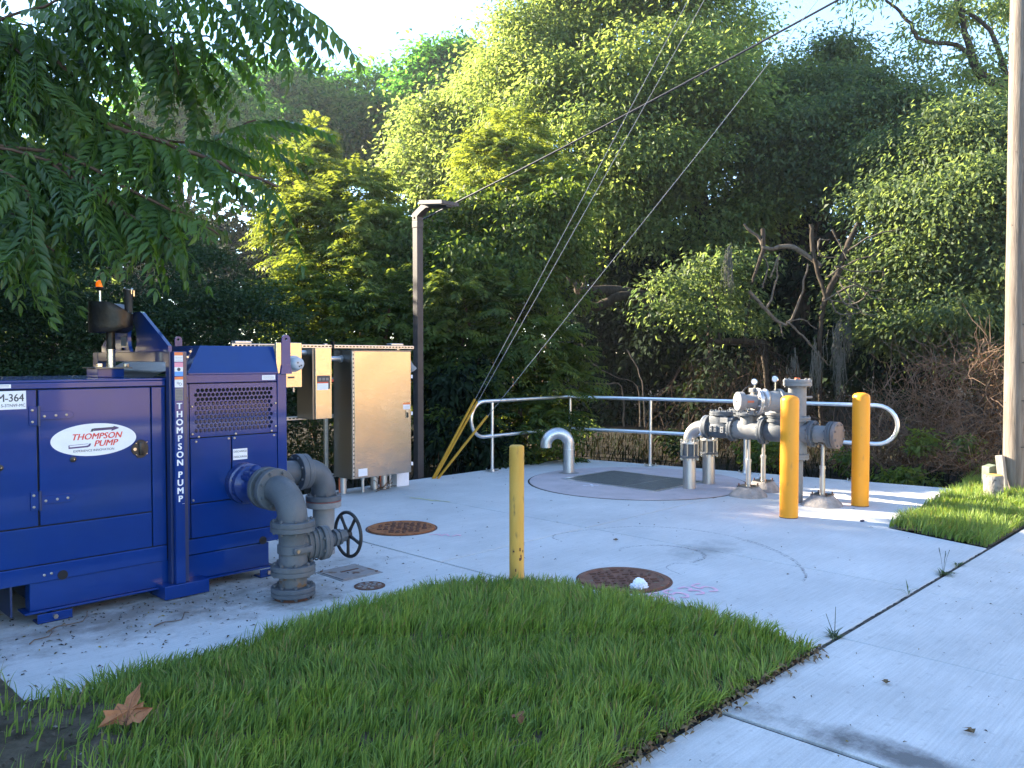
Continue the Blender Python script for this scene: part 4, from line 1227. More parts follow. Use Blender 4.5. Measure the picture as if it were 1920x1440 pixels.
# ------------------------------------------------------------------ lamp post
lp_ = thing('lamp_post', 'square bronze lamp post with a flat shoebox head, behind the cabinets', 'lamp post', (7.31, 8.93, 0))
part('pole', G().box(-0.052, 0.052, -0.052, 0.052, -0.12, 3.62, 0.006), lamp_bronze, lp_, smooth=30)
part('base_plate', G().box(-0.12, 0.12, -0.12, 0.12, -0.125, -0.09, 0.004), lamp_bronze, lp_, smooth=30)
Mh = Matrix.Rotation(R(6), 4, 'Z')
hd = part('lamp_head', G().prism([(0.06, 3.55), (0.06, 3.66), (-0.02, 3.70), (-0.14, 3.765), (-0.22, 3.79), (-0.23, 3.775), (-0.66, 3.725), (-0.665, 3.665), (-0.63, 3.655), (-0.24, 3.70), (-0.14, 3.66), (-0.055, 3.61), (-0.055, 3.55)], -0.055, 0.055, 'X', bev=0.006), lamp_bronze, lp_, smooth=30)
part('head_shell', G().add([(x, y, z) for x in (-0.155, 0.155) for y, z in ((-0.21, 3.795), (-0.68, 3.738), (-0.68, 3.690), (-0.21, 3.742))],
     [(0, 1, 2, 3), (7, 6, 5, 4), (0, 4, 5, 1), (1, 5, 6, 2), (2, 6, 7, 3), (3, 7, 4, 0)]), lamp_bronze, hd, smooth=0)
part('lens_panel', G().add([(x, y, z) for x in (-0.13, 0.13) for y, z in ((-0.235, 3.7385), (-0.655, 3.691), (-0.655, 3.686), (-0.235, 3.7335))],
     [(0, 1, 2, 3), (7, 6, 5, 4), (0, 4, 5, 1), (1, 5, 6, 2), (2, 6, 7, 3), (3, 7, 4, 0)]), flat('lamp_lens', (0.36, 0.35, 0.31), rough=0.3), hd, smooth=0)
part('arm_bolt', G().cyl((-0.0555, 0.02, 3.60), (-0.062, 0.02, 3.60), 0.014, n=10), black, hd, smooth=0)
part('collar', G().box(-0.057, 0.057, -0.057, 0.057, 3.46, 3.549, 0.004), lamp_bronze, lp_, smooth=30)

# ------------------------------------------------------------------ handrail
hr = thing('handrail', 'two-rail aluminium pipe railing with rounded ends round the pad corner', 'railing', (0, 0, 0))
ZT, ZM = 1.03, 0.52
zc, zr = (ZT + ZM) / 2, (ZT - ZM) / 2
cor = Vector((10.20, 8.60))
lft = Vector((8.18, 8.523))
rgt_dir = Vector((0.197, -0.980)).normalized()
rgt = cor + rgt_dir * 4.60
ld = (lft - cor).normalized()
pts = []
def loop_end(c2, d, first):
    out = []
    for i in range(13):
        a = math.pi / 2 - math.pi * i / 12
        out.append((c2.x + d.x * zr * math.cos(a), c2.y + d.y * zr * math.cos(a), zc + zr * math.sin(a)))
    return out if first else out[::-1]
def straight(a, b, z, n=6):
    return [(a.x + (b.x - a.x) * i / n, a.y + (b.y - a.y) * i / n, z) for i in range(1, n)]
def corner_bits(z):
    a = cor + ld * 0.03; b = cor + rgt_dir * 0.03
    return (a.x, a.y, z), (b.x, b.y, z)
a_, b_ = corner_bits(ZT)
pts += [a_, b_] + straight(cor, rgt, ZT)
pts += loop_end(rgt, rgt_dir, True)
a_, b_ = corner_bits(ZM)
pts += [p for p in straight(rgt, cor, ZM)] + [b_, a_] + straight(cor, lft, ZM)
pts += loop_end(lft, ld, False)
pts += straight(lft, cor, ZT)
part('rail_tube', G().tube(pts, 0.0285, 16, closed=True), alu, hr, smooth=60)
for q in (Vector((8.36, 8.530)), cor, cor + rgt_dir * 1.40, cor + rgt_dir * 2.86, cor + rgt_dir * 4.33):
    ps = part('rail_post', G().cyl((q.x, q.y, 0.013), (q.x, q.y, ZT - 0.022), 0.0255, n=16), alu, hr)
    part('base_plate', G().box(q.x - 0.085, q.x + 0.085, q.y - 0.085, q.y + 0.085, 0.0, 0.0125, 0.003), alu, ps, smooth=30)
    part('base_collar', G().lathe([(0.036, 0), (0.034, 0.02), (0.027, 0.026)], (q.x, q.y, 0.0127), n=16), alu, ps)
    for sx in (-1, 1):
        for sy in (-1, 1):
            part('anchor_bolt', G().cyl((q.x + sx * 0.06, q.y + sy * 0.06, 0.0127), (q.x + sx * 0.06, q.y + sy * 0.06, 0.048), 0.009, n=6), bolt_mat, ps, smooth=0)
part('tape_wrap', G().cyl((8.62, 8.54, ZT), (8.86, 8.549, ZT), 0.0295, n=16), galv, hr)

# ------------------------------------------------------------------ bollards
bo = thing('bollard', 'thin faded yellow steel bollard at the tip of the lawn', 'bollard', (4.355, 4.185, 0), 'yellow bollards on the pad')
part('post', G().lathe([(0.055, -0.1), (0.055, 1.0), (0.052, 1.004)], n=32), yellow_old, bo)
part('end_cap', G().lathe([(0.050, 0), (0.046, 0.006)], (0, 0, 1.0042), n=32), yellow_old, bo)
part('foot_stain', G().lathe([(0.062, 0), (0.0555, 0.03)], (0, 0, 0.0), n=32, caps=False), rust_dark, bo)
rr = random.Random(11)
for k in range(9):
    a = R(rr.uniform(190, 330)); z = rr.uniform(0.03, 0.28)
    M = Matrix.Rotation(a, 4, 'Z') @ Matrix.Translation((0.0546, 0, z))
    part('paint_chip', G().box(0, 0.0012, -0.004 - rr.random() * 0.006, 0.004, -0.006, 0.006 + rr.random() * 0.02, M=M), rust_stud, bo, smooth=0)
sleeve = [(0.093, -0.02), (0.093, 1.215), (0.088, 1.238), (0.070, 1.256), (0.040, 1.266), (0.012, 1.269)]
dirty_base = [(0.0945, 0.0), (0.0935, 0.007)]
for (x, y, lab) in ((8.092, 3.855, 'yellow plastic sleeved bollard directly in front of the grey pipework, scuffed'), (9.285, 3.588, 'yellow plastic sleeved bollard before the rounded right end of the railing')):
    b = thing('bollard', lab, 'bollard', (x, y, 0), 'yellow bollards on the pad')
    part('sleeve', G().lathe(sleeve, n=40), yellow_new, b, smooth=50)
    part('foot_dirt', G().lathe(dirty_base, n=40, caps=False), joint_mat, b)

# ------------------------------------------------------------------ gooseneck vent
gn = thing('vent_pipe', 'galvanised gooseneck vent pipe hooked over on the chamber cover', 'vent pipe', (8.985, 7.60, 0))
gd = Vector((-0.80, 0.60, 0))
gr_ = 0.166
arcv = arc_pts(gd * gr_ + Vector((0, 0, 0.415)), -gd, (0, 0, 1), gr_, 0, math.pi, 26)
part('riser', G().cyl((0, 0, 0.0), (0, 0, 0.345), 0.082, n=32), galv, gn)
part('weld_seam', G().lathe([(0.0825, 0), (0.0835, 0.004), (0.0825, 0.008)], (0, 0, 0.3455), n=32, caps=False), alu, gn)
tp = [Vector((0, 0, 0.346)), Vector((0, 0, 0.38))] + arcv + [arcv[-1] + Vector((0, 0, -0.035))]
part('hook', G().tube(tp, 0.082, 32, caps=False), galv, gn, smooth=60)
part('hook_mouth', G().tube([tp[-1] + Vector((0, 0, 0.06)), tp[-1] + Vector((0, 0, 0.001))], 0.075, 28), black, gn)
part('grout_patch', G().lathe([(0.15, 0.009), (0.10, 0.016), (0.083, 0.018)], n=32, caps=False), mound_mat, gn)

# ------------------------------------------------------------------ valve manifold on the right of the pad
mf = thing('pipe_manifold', 'grey bolted pipe manifold with check valves, meter and gauges, behind the yellow bollard', 'pipework', (0, 0, 0))
MZ = 0.80
def riser(u, v, lab=None):
    p = part('riser_pipe', G().cyl((u, v, 0.0), (u, v, 0.44), 0.080, n=28), stainless_pipe, mf)
    c = part('coupling', G().lathe([(0.088, 0.41), (0.092, 0.43), (0.092, 0.575), (0.088, 0.60)], (u, v, 0), n=28), grey_iron, mf)
    part('coupling_ring', G().lathe([(0.085, 0), (0.118, 0.004), (0.118, 0.030), (0.10, 0.038)], (u, v, 0.395), n=16), grey_iron, c, smooth=25)
    part('coupling_ring', G().lathe([(0.10, 0), (0.116, 0.004), (0.116, 0.028), (0.085, 0.034)], (u, v, 0.574), n=16), galv, c, smooth=25)
    for k in range(8):
        a = 2 * math.pi * (k + .4) / 8
        x, y = u + 0.108 * math.cos(a), v + 0.108 * math.sin(a)
        part('tie_rod', G().cyl((x, y, 0.365), (x, y, 0.635), 0.0085, n=8).cyl((x, y, 0.372), (x, y, 0.390), 0.014, n=6).cyl((x, y, 0.612), (x, y, 0.628), 0.014, n=6), bolt_mat, c, smooth=30)
    return p
for (u, v) in ((8.975, 5.60), (9.50, 5.635)):
    riser(u, v)
    br = 0.19
    el = arc_pts((u, v - br, MZ - br), (0, 1, 0), (0, 0, 1), br, 0, math.pi / 2, 16)
    part('elbow', G().tube([(u, v, 0.605)] + el + [(u, v - br - 0.03, MZ)], 0.080, 28, caps=False), stainless_pipe, mf, smooth=60)
    f = v - 5.60
    flange(mf, (u, 5.365 + f, MZ), (0, 1, 0), 0.148, 0.022, galv, bolts=False, gap=False, name='steel_flange')
    flange(mf, (u, 5.327 + f, MZ), (0, 1, 0), 0.148, 0.050, grey_iron, 8, joined=True, gap=False)
    cv = part('check_valve', G().lathe([(0.100, 0), (0.118, 0.06), (0.122, 0.14), (0.112, 0.22), (0.102, 0.30)], (u, 5.301 + f, MZ - 0.005), (0, -1, 0), n=32), grey_iron, mf, smooth=50)
    part('valve_chest', G().box(u - 0.105, u + 0.105, 5.03 + f, 5.27 + f, MZ, MZ + 0.155, 0.02), grey_iron, cv, smooth=40)
    pl = [( u + 0.125 * math.cos(a), 5.155 + f + 0.150 * math.sin(a)) for a in [2 * math.pi * i / 28 for i in range(28)]]
    part('valve_cover', G().prism(pl, MZ + 0.1555, MZ + 0.180, 'Z', bev=0.003).prism([(u + (a_x - u) * .97, 5.155 + f + (a_y - 5.155 - f) * .97) for a_x, a_y in pl], MZ + 0.1815, MZ + 0.206, 'Z', bev=0.003), grey_iron, cv, smooth=30)
    g = G()
    for k in range(10):
        a = 2 * math.pi * (k + .5) / 10
        g.cyl((u + 0.105 * math.cos(a), 5.155 + f + 0.130 * math.sin(a), MZ + 0.206), (u + 0.105 * math.cos(a), 5.155 + f + 0.130 * math.sin(a), MZ + 0.222), 0.012, n=6)
    part('cover_bolts', g, grey_iron, cv, smooth=0, kind='stuff')
    part('lifting_eye', G().tube([(u, 5.17 + f + 0.022 * math.cos(a), MZ + 0.228 + 0.022 * math.sin(a)) for a in [2 * math.pi * i / 16 for i in range(16)]], 0.004, 6, closed=True), stainless_pipe, cv)
    if u < 9.2:
        for dv, dz, w in ((0.00, -0.005, 0.026), (0.050, -0.005, 0.026), (-0.075, -0.012, 0.036)):
            q = Vector((u - 0.1195, 5.165 + dv * 1.2 - 0.0, MZ + dz))
            part('valve_boss', G().box(q.x - 0.012, q.x + 0.02, q.y - w * .62, q.y + w * .62, q.z - 0.036, q.z + 0.036, 0.003), light_grey_iron, cv, smooth=30)
            for s in (-1, 1):
                part('boss_hole', G().lathe([(0.007, 0), (0.007, 0.0015)], (q.x - 0.0121, q.y, q.z + 0.017 * s), (-1, 0, 0), n=10), seal, cv, smooth=0)
        part('name_plate', G().box(u - 0.122, u - 0.10, 4.98 + 0.02, 5.10, MZ + 0.075, MZ + 0.135, 0.003, M=Matrix.Identity(4)), light_grey_iron, cv, smooth=30)
    flange(mf, (u, 4.985 + f, MZ), (0, 1, 0), 0.150, 0.058, grey_iron, 8, joined=True)
    te = part('tee', G().cyl((u, 4.955 + f, MZ), (u, 4.62 + f, MZ), 0.112, n=32), light_grey_iron if u < 9.2 else grey_iron, mf)
    part('tee_branch', G().cyl((u, 4.79 + f, MZ + 0.05), (u, 4.79 + f, MZ + 0.17), 0.095, n=28), light_grey_iron, te)
    flange(mf, (u, 4.79 + f, MZ + 0.188), (0, 0, 1), 0.148, 0.034, grey_iron, 8, joined=True, gap=False, name='branch_flange')
    flange(mf, (u, 4.59 + f, MZ), (0, 1, 0), 0.160, 0.058, grey_iron, 8, joined=True)
    pv = part('plug_valve', G().lathe([(0.105, 0), (0.120, 0.05), (0.120, 0.20), (0.105, 0.26)], (u, 4.56 + f, MZ), (0, -1, 0), n=32), grey_iron, mf, smooth=50)
    part('valve_neck', G().lathe([(0.095, 0.0), (0.095, 0.11), (0.115, 0.115), (0.115, 0.14), (0.10, 0.143), (0.10, 0.165), (0.115, 0.168), (0.115, 0.195)], (u, 4.43 + f, MZ), n=28), grey_iron, pv)
    part('valve_top', G().lathe([(0.135, 0), (0.135, 0.024), (0.10, 0.03), (0.06, 0.06)], (u, 4.43 + f, MZ + 0.196), n=28), light_grey_iron, pv)
# outlet cross with the vertical standpipe
SX, SY = 9.0, 4.20
st = part('standpipe', G().cyl((SX, SY, 0.56), (SX, SY, 0.935), 0.112, n=32), light_grey_iron, mf)
part('standpipe', G().cyl((SX, SY, 0.985), (SX, SY, 1.335), 0.100, n=32), light_grey_iron, mf)
part('standpipe', G().cyl((SX, SY, 0.0), (SX, SY, 0.50), 0.072, n=24), light_grey_iron, mf)
flange(mf, (SX, SY, 0.530), (0, 0, 1), 0.135, 0.058, light_grey_iron, 8, joined=True)
flange(mf, (SX, SY, 0.960), (0, 0, 1), 0.148, 0.050, light_grey_iron, 8, joined=True)
flange(mf, (SX, SY, 1.372), (0, 0, 1), 0.158, 0.072, light_grey_iron, 8, joined=True)
part('plug', G().lathe([(0.03, 0), (0.03, 0.02)], (SX, SY, 1.4085), n=6), orange_conduit, mf, smooth=0)
part('cross_arm', G().cyl((SX, SY + 0.10, MZ), (SX, SY - 0.17, MZ), 0.112, n=32), light_grey_iron, mf)
flange(mf, (SX, SY - 0.19, MZ), (0, 1, 0), 0.150, 0.052, grey_iron, 8, joined=True)
part('outlet_pipe', G().cyl((SX, SY - 0.217, MZ), (SX, SY - 0.375, MZ), 0.098, n=32), light_grey_iron, mf)
flange(mf, (SX, SY - 0.405, MZ), (0, 1, 0), 0.150, 0.056, grey_iron, 8, joined=True)
flange(mf, (SX, SY - 0.462, MZ), (0, 1, 0), 0.150, 0.046, mat('brown_grey_flange', (0.17, 0.135, 0.12), (0.23, 0.18, 0.155), scale=9, rough=0.7), 8, joined=True, gap=False, name='blind_flange')
part('small_valve', G().cyl((SX + 0.10, SY, 1.20), (SX + 0.27, SY - 0.05, 1.20), 0.014, n=10), light_grey_iron, mf)
part('side_nipple', G().cyl((SX - 0.08, SY + 0.05, 1.19), (SX - 0.19, SY + 0.12, 1.26), 0.026, n=14), light_grey_iron, mf)
# meter run off the standpipe
md = Vector((-0.805, 0.585, 0)).normalized()
s0 = Vector((SX, SY, 1.165))
mr_ = part('meter_body', G().lathe([(0.098, 0.09), (0.098, 0.24), (0.118, 0.25), (0.118, 0.30), (0.112, 0.32), (0.112, 0.47)], s0, md, n=32), light_grey_iron, mf, smooth=40)
flange(mf, s0 + md * 0.225, md, 0.140, 0.040, light_grey_iron, 8, joined=True)
flange(mf, s0 + md * 0.495, md, 0.152, 0.045, stainless_pipe, 8, joined=True, name='polished_flange')
part('meter_head', G().lathe([(0.095, 0.52), (0.078, 0.56), (0.074, 0.66), (0.108, 0.665), (0.108, 0.728), (0.100, 0.735)], s0, md, n=32), light_grey_iron, mf, smooth=40)
part('head_stud', G().lathe([(0.012, 0), (0.012, 0.004)], s0 + md * 0.736, md, n=10), dark_ink, mf, smooth=0)
q = s0 + md * 0.61
sidev = md.cross(Vector((0, 0, 1))).normalized()
if sidev.dot(Vector((-1, -1, 0))) < 0:
    sidev = -sidev
Ml = Matrix.Translation(q + sidev * 0.076) @ Matrix(((md.x, sidev.x, 0, 0), (md.y, sidev.y, 0, 0), (0, 0, 1, 0), (0, 0, 0, 1)))
part('orange_band', G().box(-0.045, 0.03, -0.003, 0.002, -0.012, 0.010, M=Ml), orange_conduit, mf, smooth=0)
for s_ in (0.10, -0.10):
    part('meter_port', G().box(-0.04, 0.04, -0.03, 0.03, 0.0, 0.05, 0.006, M=Matrix.Translation(s0 + md * 0.545 + Vector((0, 0, s_ - (0.05 if s_ < 0 else 0))))), light_grey_iron, mf, smooth=30)
part('valve_bulge', G().lathe([(0.06, -0.05), (0.115, -0.02), (0.125, 0.0), (0.115, 0.02), (0.06, 0.05)], s0 + md * 0.40 + Vector((0, 0, 0.02)), md, n=28), stainless_pipe, mf)
part('hose_loop', G().tube([s0 + md * (0.50 + 0.16 * math.sin(a)) + Vector((0, 0, 0.02 + 0.16 * math.cos(a))) + Vector((0.05, 0.06, 0)) for a in [math.pi * i / 18 for i in range(19)]], 0.007, 8), black, mf)
for s_, hh in ((0.525, 0.17), (0.275, 0.20)):
    q = s0 + md * s_
    gz = part('pressure_gauge', G().lathe([(0.030, -0.020), (0.036, -0.018), (0.036, 0.018), (0.030, 0.020)], q + Vector((0, 0, hh + 0.05)), (-0.75, -0.2, 0.05), n=22), chrome, mf, smooth=30)
    part('gauge_stem', G().cyl(q + Vector((0, 0, 0.09)), q + Vector((0, 0, hh + 0.016)), 0.011, n=10), chrome, gz)
    part('gauge_face', G().lathe([(0.029, 0), (0.029, 0.001)], q + Vector((0, 0, hh + 0.05)) + Vector((-0.75, -0.2, 0.05)).normalized() * 0.0202, (-0.75, -0.2, 0.05), n=22), white_label, gz, smooth=0)

# adjustable pipe supports on concrete mounds
def support(x, y, top, label, w=0.43):
    t = thing('pipe_support', label, 'pipe support', (x, y, 0), 'pipe supports under the manifold')
    rr = random.Random(int(x * 100))
    vs, fs = [], []
    n = 8
    prof = [(w * 0.62, 0.001), (w * 0.56, 0.03), (w * 0.36, 0.105), (w * 0.32, 0.118)]
    for r_, z in prof:
        for k in range(n * 2):
            a = 2 * math.pi * (k + .5) / (n * 2)
            sq = 1 / max(abs(math.cos(a)), abs(math.sin(a)))
            rad = r_ * (0.55 + 0.45 * sq) * (1 + rr.uniform(-.05, .05)) * 0.8
            vs.append((rad * math.cos(a), rad * math.sin(a), z + rr.uniform(-.004, .004) * (z > .01)))
    m_ = n * 2
    for k in range(3):
        for i in range(m_):
            fs.append((k * m_ + i, k * m_ + (i + 1) % m_, (k + 1) * m_ + (i + 1) % m_, (k + 1) * m_ + i))
    fs.append(tuple(3 * m_ + i for i in range(m_)))
    part('mound', G().add(vs, fs), mound_mat, t, smooth=50)
    part('base_plate', G().box(-0.10, 0.10, -0.10, 0.10, 0.117, 0.127, 0.002), stainless_side, t, smooth=0)
    for sx in (-1, 1):
        for sy in (-1, 1):
            part('anchor_bolt', G().cyl((sx * 0.08, sy * 0.08, 0.127), (sx * 0.08, sy * 0.08, 0.155), 0.008, n=6), rust_stud, t, smooth=0)
    part('lower_tube', G().cyl((0, 0, 0.127), (0, 0, 0.43), 0.030, n=18), stainless_pipe, t)
    part('collar', G().lathe([(0.036, 0), (0.036, 0.035)], (0, 0, 0.41), n=18), stainless_pipe, t)
    part('upper_rod', G().cyl((0, 0, 0.445), (0, 0, top - 0.01), 0.022, n=14), stainless_pipe, t)
    vs = [(0.10 * math.cos(a), s * 0.03, top + 0.095 - 0.118 * math.sin(a)) for s in (-1, 1) for a in [math.pi * (0.2 + 0.6 * i / 10) for i in range(11)]]
    part('saddle', G().add(vs, [(i, i + 1, 12 + i, 11 + i) for i in range(10)]), black, t, smooth=60)
support(9.0, 4.80, 0.700, 'front pipe support with a low mound, nearest the two risers')
support(9.53, 4.88, 0.700, 'rear pipe support on the tallest looking concrete mound, behind the manifold')
support(9.0 + 0.02, 3.905, 0.705, 'pipe support under the flanged right end of the manifold')

# ------------------------------------------------------------------ utility pole, guy wires, cable
px_, py_ = cam_xy(6.02, 9.80)
up_ = thing('utility_pole', 'weathered wooden utility pole with a white conduit, at the right edge', 'utility pole', (px_, py_, 0))
lean = cam_xy(-0.006, 0.0)
def pole_pt(z, off=(0, 0)):
    return Vector((lean[0] * z + off[0], lean[1] * z + off[1], z))
g = G()
zs_ = [-0.2 + 0.4 * i for i in range(36)]
rr = random.Random(3)
g.tube([pole_pt(z) for z in zs_], [0.125 - 0.0028 * z + rr.uniform(-.0012, .0012) for z in zs_], 36)
part('shaft', g, wood_pole, up_, smooth=60)
cdir = Vector((*cam_xy(0.62, -0.78), 0)).normalized()
part('conduit', G().tube([pole_pt(z, (cdir.x * 0.145, cdir.y * 0.145)) for z in (0.25, 1.2, 2.35)], 0.020, 14), rope_white, up_)
for z in (0.6, 1.15, 1.6, 2.05):
    part('conduit_strap', G().tube([pole_pt(z) + (Matrix.Rotation(a, 3, 'Z') @ cdir) * (0.127 if abs(a) > .2 else 0.168) for a in [R(-40 + 10 * k) for k in range(9)]], 0.006, 6), black, up_)
rr = random.Random(8)
for k in range(16):
    a = rr.uniform(0, 6.28); z = rr.uniform(0.5, 6.0)
    c = pole_pt(z) + Vector((math.cos(a), math.sin(a), 0)) * (0.122 - 0.0028 * z)
    part('nail', G().cyl(c, c + Vector((math.cos(a), math.sin(a), 0)) * 0.008, 0.005, n=6), rust_stud, up_, smooth=0)
attach = lambda z: Vector((px_, py_, 0)) + pole_pt(z)
ax_, ay_ = cam_xy(-1.10, 11.25)
anchor = Vector((ax_, ay_, -0.05))
gl = 'guy wires with yellow guards'
for z, gf, dxy, lab in ((13.0, 0.088, (-0.02, 0.0), 'upper left guy wire, the one with the longest double yellow guard'),
                        (12.3, 0.090, (0.01, 0.0), 'middle guy wire, close beside the upper one, its yellow guard paired'),
                        (8.75, 0.105, (0.03, -0.03), 'lowest guy wire, flatter than the pair, its yellow guard crossing the railing')):
    t = thing('guy_wire', lab, 'guy wire', (0, 0, 0), gl)
    a0 = anchor + Vector((dxy[0], dxy[1], 0)); b0 = attach(z) - Vector((*cam_xy(0.12, 0), 0))
    part('wire', G().tube([a0, a0.lerp(b0, .5) + Vector((0, 0, -0.06)), b0], 0.0042, 6), wire_mat, t)
    part('guard', G().tube([a0.lerp(b0, 0.002), a0.lerp(b0, gf * .5), a0.lerp(b0, gf)], 0.017, 12), yellow_guard, t)
b0 = attach(7.05); a0 = at(640, 486, 15.6)
cpts = []
for i in range(41):
    t_ = i / 40
    p = b0.lerp(a0, t_)
    p.z -= 4 * 0.10 * t_ * (1 - t_)
    cpts.append(p)
tag(part('overhead_cable', G().tube(cpts, 0.016, 8), cable_mat, None), 'thick black overhead cable crossing the trees from the pole', 'cable')

sb = thing('stub_post', 'short old concrete post with a worn yellow top, beside the utility pole', 'post', (10.66, 2.60, 0))
part('shaft', G().lathe([(0.104, -0.1), (0.102, 0.285), (0.094, 0.30)], n=26), concrete_old, sb)
part('top_paint', G().lathe([(0.0945, 0.0), (0.085, 0.008)], (0, 0, 0.3005), n=26), yellow_spray if False else mat('orange_yellow_paint', (0.55, 0.30, 0.03), (0.42, 0.30, 0.12), scale=14, rough=0.8), sb)
bw = at(1877, 873, 9.75)
wbk = part('wood_offcut', G().box(-0.05, 0.05, -0.04, 0.04, -0.30, 0.12, 0.006, M=Matrix.Translation(bw) @ Matrix.Rotation(R(-9), 4, 'X') @ Matrix.Rotation(R(9), 4, 'Y')), grey_wood, None, smooth=30)
tag(wbk, 'grey wooden offcut leaning behind the stub post', 'wood')
q = at(1858, 900, 9.95)
tb = part('pedestal_box', G().prism([(-0.075, -0.1), (0.075, -0.1), (0.075, 0.33), (0.02, 0.365), (-0.075, 0.335)], -0.07, 0.07, 'Y', bev=0.006), greenish, None, loc=(q.x, q.y, 0.0), smooth=30, rot=(0, 0, R(-40)))
tag(tb, 'greenish cable pedestal box behind the stub post', 'pedestal')

# ------------------------------------------------------------------ lawn
def inside(poly, x, y):
    c = np.zeros(len(x), bool)
    n = len(poly)
    for i in range(n):
        x1, y1 = poly[i]; x2, y2 = poly[(i + 1) % n]
        hit = ((y1 > y) != (y2 > y)) & (x < (x2 - x1) * (y - y1) / (y2 - y1 + 1e-12) + x1)
        c ^= hit
    return c
def edge_dist(poly, x, y):
    d = np.full(len(x), 9.0)
    n = len(poly)
    for i in range(n):
        a = np.array(poly[i]); b = np.array(poly[(i + 1) % n])
        ab = b - a
        t = np.clip(((x - a[0]) * ab[0] + (y - a[1]) * ab[1]) / (ab @ ab), 0, 1)
        d = np.minimum(d, np.hypot(x - a[0] - t * ab[0], y - a[1] - t * ab[1]))
    return d
def lump(x, y, s, k=0.0):
    return (np.sin(x * s + 1.3 + k) * np.cos(y * s * 1.13 + 0.7 + k) + np.sin((x + y) * s * 0.61 + k) + np.sin((x - 1.7 * y) * s * 1.7 + 2 * k) * 0.6) / 2.6

def soil_sheet(name, poly, step, z_edge, z_mid, m):
    xs = [p[0] for p in poly]; ys = [p[1] for p in poly]
    gx = np.arange(min(xs), max(xs) + step, step); gy = np.arange(min(ys), max(ys) + step, step)
    X, Y = np.meshgrid(gx, gy, indexing='ij')
    x, y = X.ravel(), Y.ravel()
    d = edge_dist(poly, x, y) * np.where(inside(poly, x, y), 1, -1)
    z = z_edge + (z_mid - z_edge) * np.clip(d / 0.35, 0, 1) + 0.006 * lump(x, y, 9) * np.clip(d / 0.1, 0, 1)
    ok = d > -0.001
    idx = -np.ones(len(x), int)
    ni, nj = len(gx), len(gy)
    g = G()
    keep = []
    okg = ok.reshape(ni, nj)
    for i in range(ni - 1):
        for j in range(nj - 1):
            if okg[i, j] and okg[i + 1, j] and okg[i, j + 1] and okg[i + 1, j + 1]:
                keep.append((i * nj + j, (i + 1) * nj + j, (i + 1) * nj + j + 1, i * nj + j + 1))
    g.add(list(zip(x.tolist(), y.tolist(), z.tolist())), keep)
    return part(name, g, m, None, smooth=60)

def grass_mesh(name, poly, density, hmin, hmax, wid, seed, zf, thin=None, straw=0.03):
    r = np.random.default_rng(seed)
    xs = [p[0] for p in poly]; ys = [p[1] for p in poly]
    n = int((max(xs) - min(xs)) * (max(ys) - min(ys)) * density)
    x = r.uniform(min(xs), max(xs), n); y = r.uniform(min(ys), max(ys), n)
    k = inside(poly, x, y)
    if thin is not None:
        k &= r.random(n) < thin(x, y)
    k &= r.random(n) < np.clip(0.62 + 0.75 * lump(x, y, 23.0, 0.9) + 0.35 * lump(x, y, 7.0, 2.2), 0.22, 1.0)
    x, y = x[k], y[k]
    n = len(x)
    d = edge_dist(poly, x, y)
    patch = 0.5 + 0.5 * lump(x, y, 3.1, 0.4)
    fine = 0.5 + 0.5 * lump(x, y, 14.0, 1.1)
    h = (hmin + (hmax - hmin) * r.random(n) ** 1.3) * (0.72 + 0.38 * patch) * (0.80 + 0.30 * fine)
    # tufts share a lean
    ca = lump(x, y, 5.3, 2.0) * 2.6 + lump(x, y, 17, 0.3) * 1.8 + r.normal(0, 0.75, n)
    lean = np.abs(r.normal(0.38, 0.30, n)) + np.where(d < 0.12, 0.15, 0)
    dx, dy = np.cos(ca) * lean, np.sin(ca) * lean
    wa = r.uniform(0, math.pi, n)
    wx, wy = np.cos(wa), np.sin(wa)
    w = wid * r.uniform(0.6, 1.25, n)
    z0 = zf(x, y, d)
    st = [(0, 1.0), (0.38, 0.95), (0.74, 0.66), (1.0, 0.06)]
    v = np.empty((n, 8, 3), np.float32)
    for i, (t, ww) in enumerate(st):
        bend = t * t
        cx, cy_, cz = x + dx * h * bend, y + dy * h * bend, z0 + h * (t - 0.30 * lean * bend)
        v[:, 2 * i] = np.stack([cx - wx * w * ww * .5, cy_ - wy * w * ww * .5, cz], 1)
        v[:, 2 * i + 1] = np.stack([cx + wx * w * ww * .5, cy_ + wy * w * ww * .5, cz], 1)
    me = bpy.data.meshes.new(name)
    me.vertices.add(n * 8); me.vertices.foreach_set('co', v.ravel())
    base = (np.arange(n) * 8)[:, None]
    q = np.concatenate([base + np.array([0, 1, 3, 2]), base + np.array([2, 3, 5, 4]), base + np.array([4, 5, 7, 6])], 1).astype(np.int32)
    me.loops.add(n * 12); me.loops.foreach_set('vertex_index', q.ravel())
    me.polygons.add(n * 3)
    me.polygons.foreach_set('loop_start', np.arange(0, n * 12, 4, dtype=np.int32))
    me.polygons.foreach_set('loop_total', np.full(n * 3, 4, np.int32))
    tint = np.clip(0.45 + 0.40 * (patch - .5) + 0.25 * (fine - .5) + r.normal(0, 0.22, n), 0, 0.9)
    tint = np.where(r.random(n) < straw, 1.0, tint)
    a = me.attributes.new('tint', 'FLOAT', 'FACE')
    a.data.foreach_set('value', np.repeat(tint, 3).astype(np.float32))
    me.update()
    return me

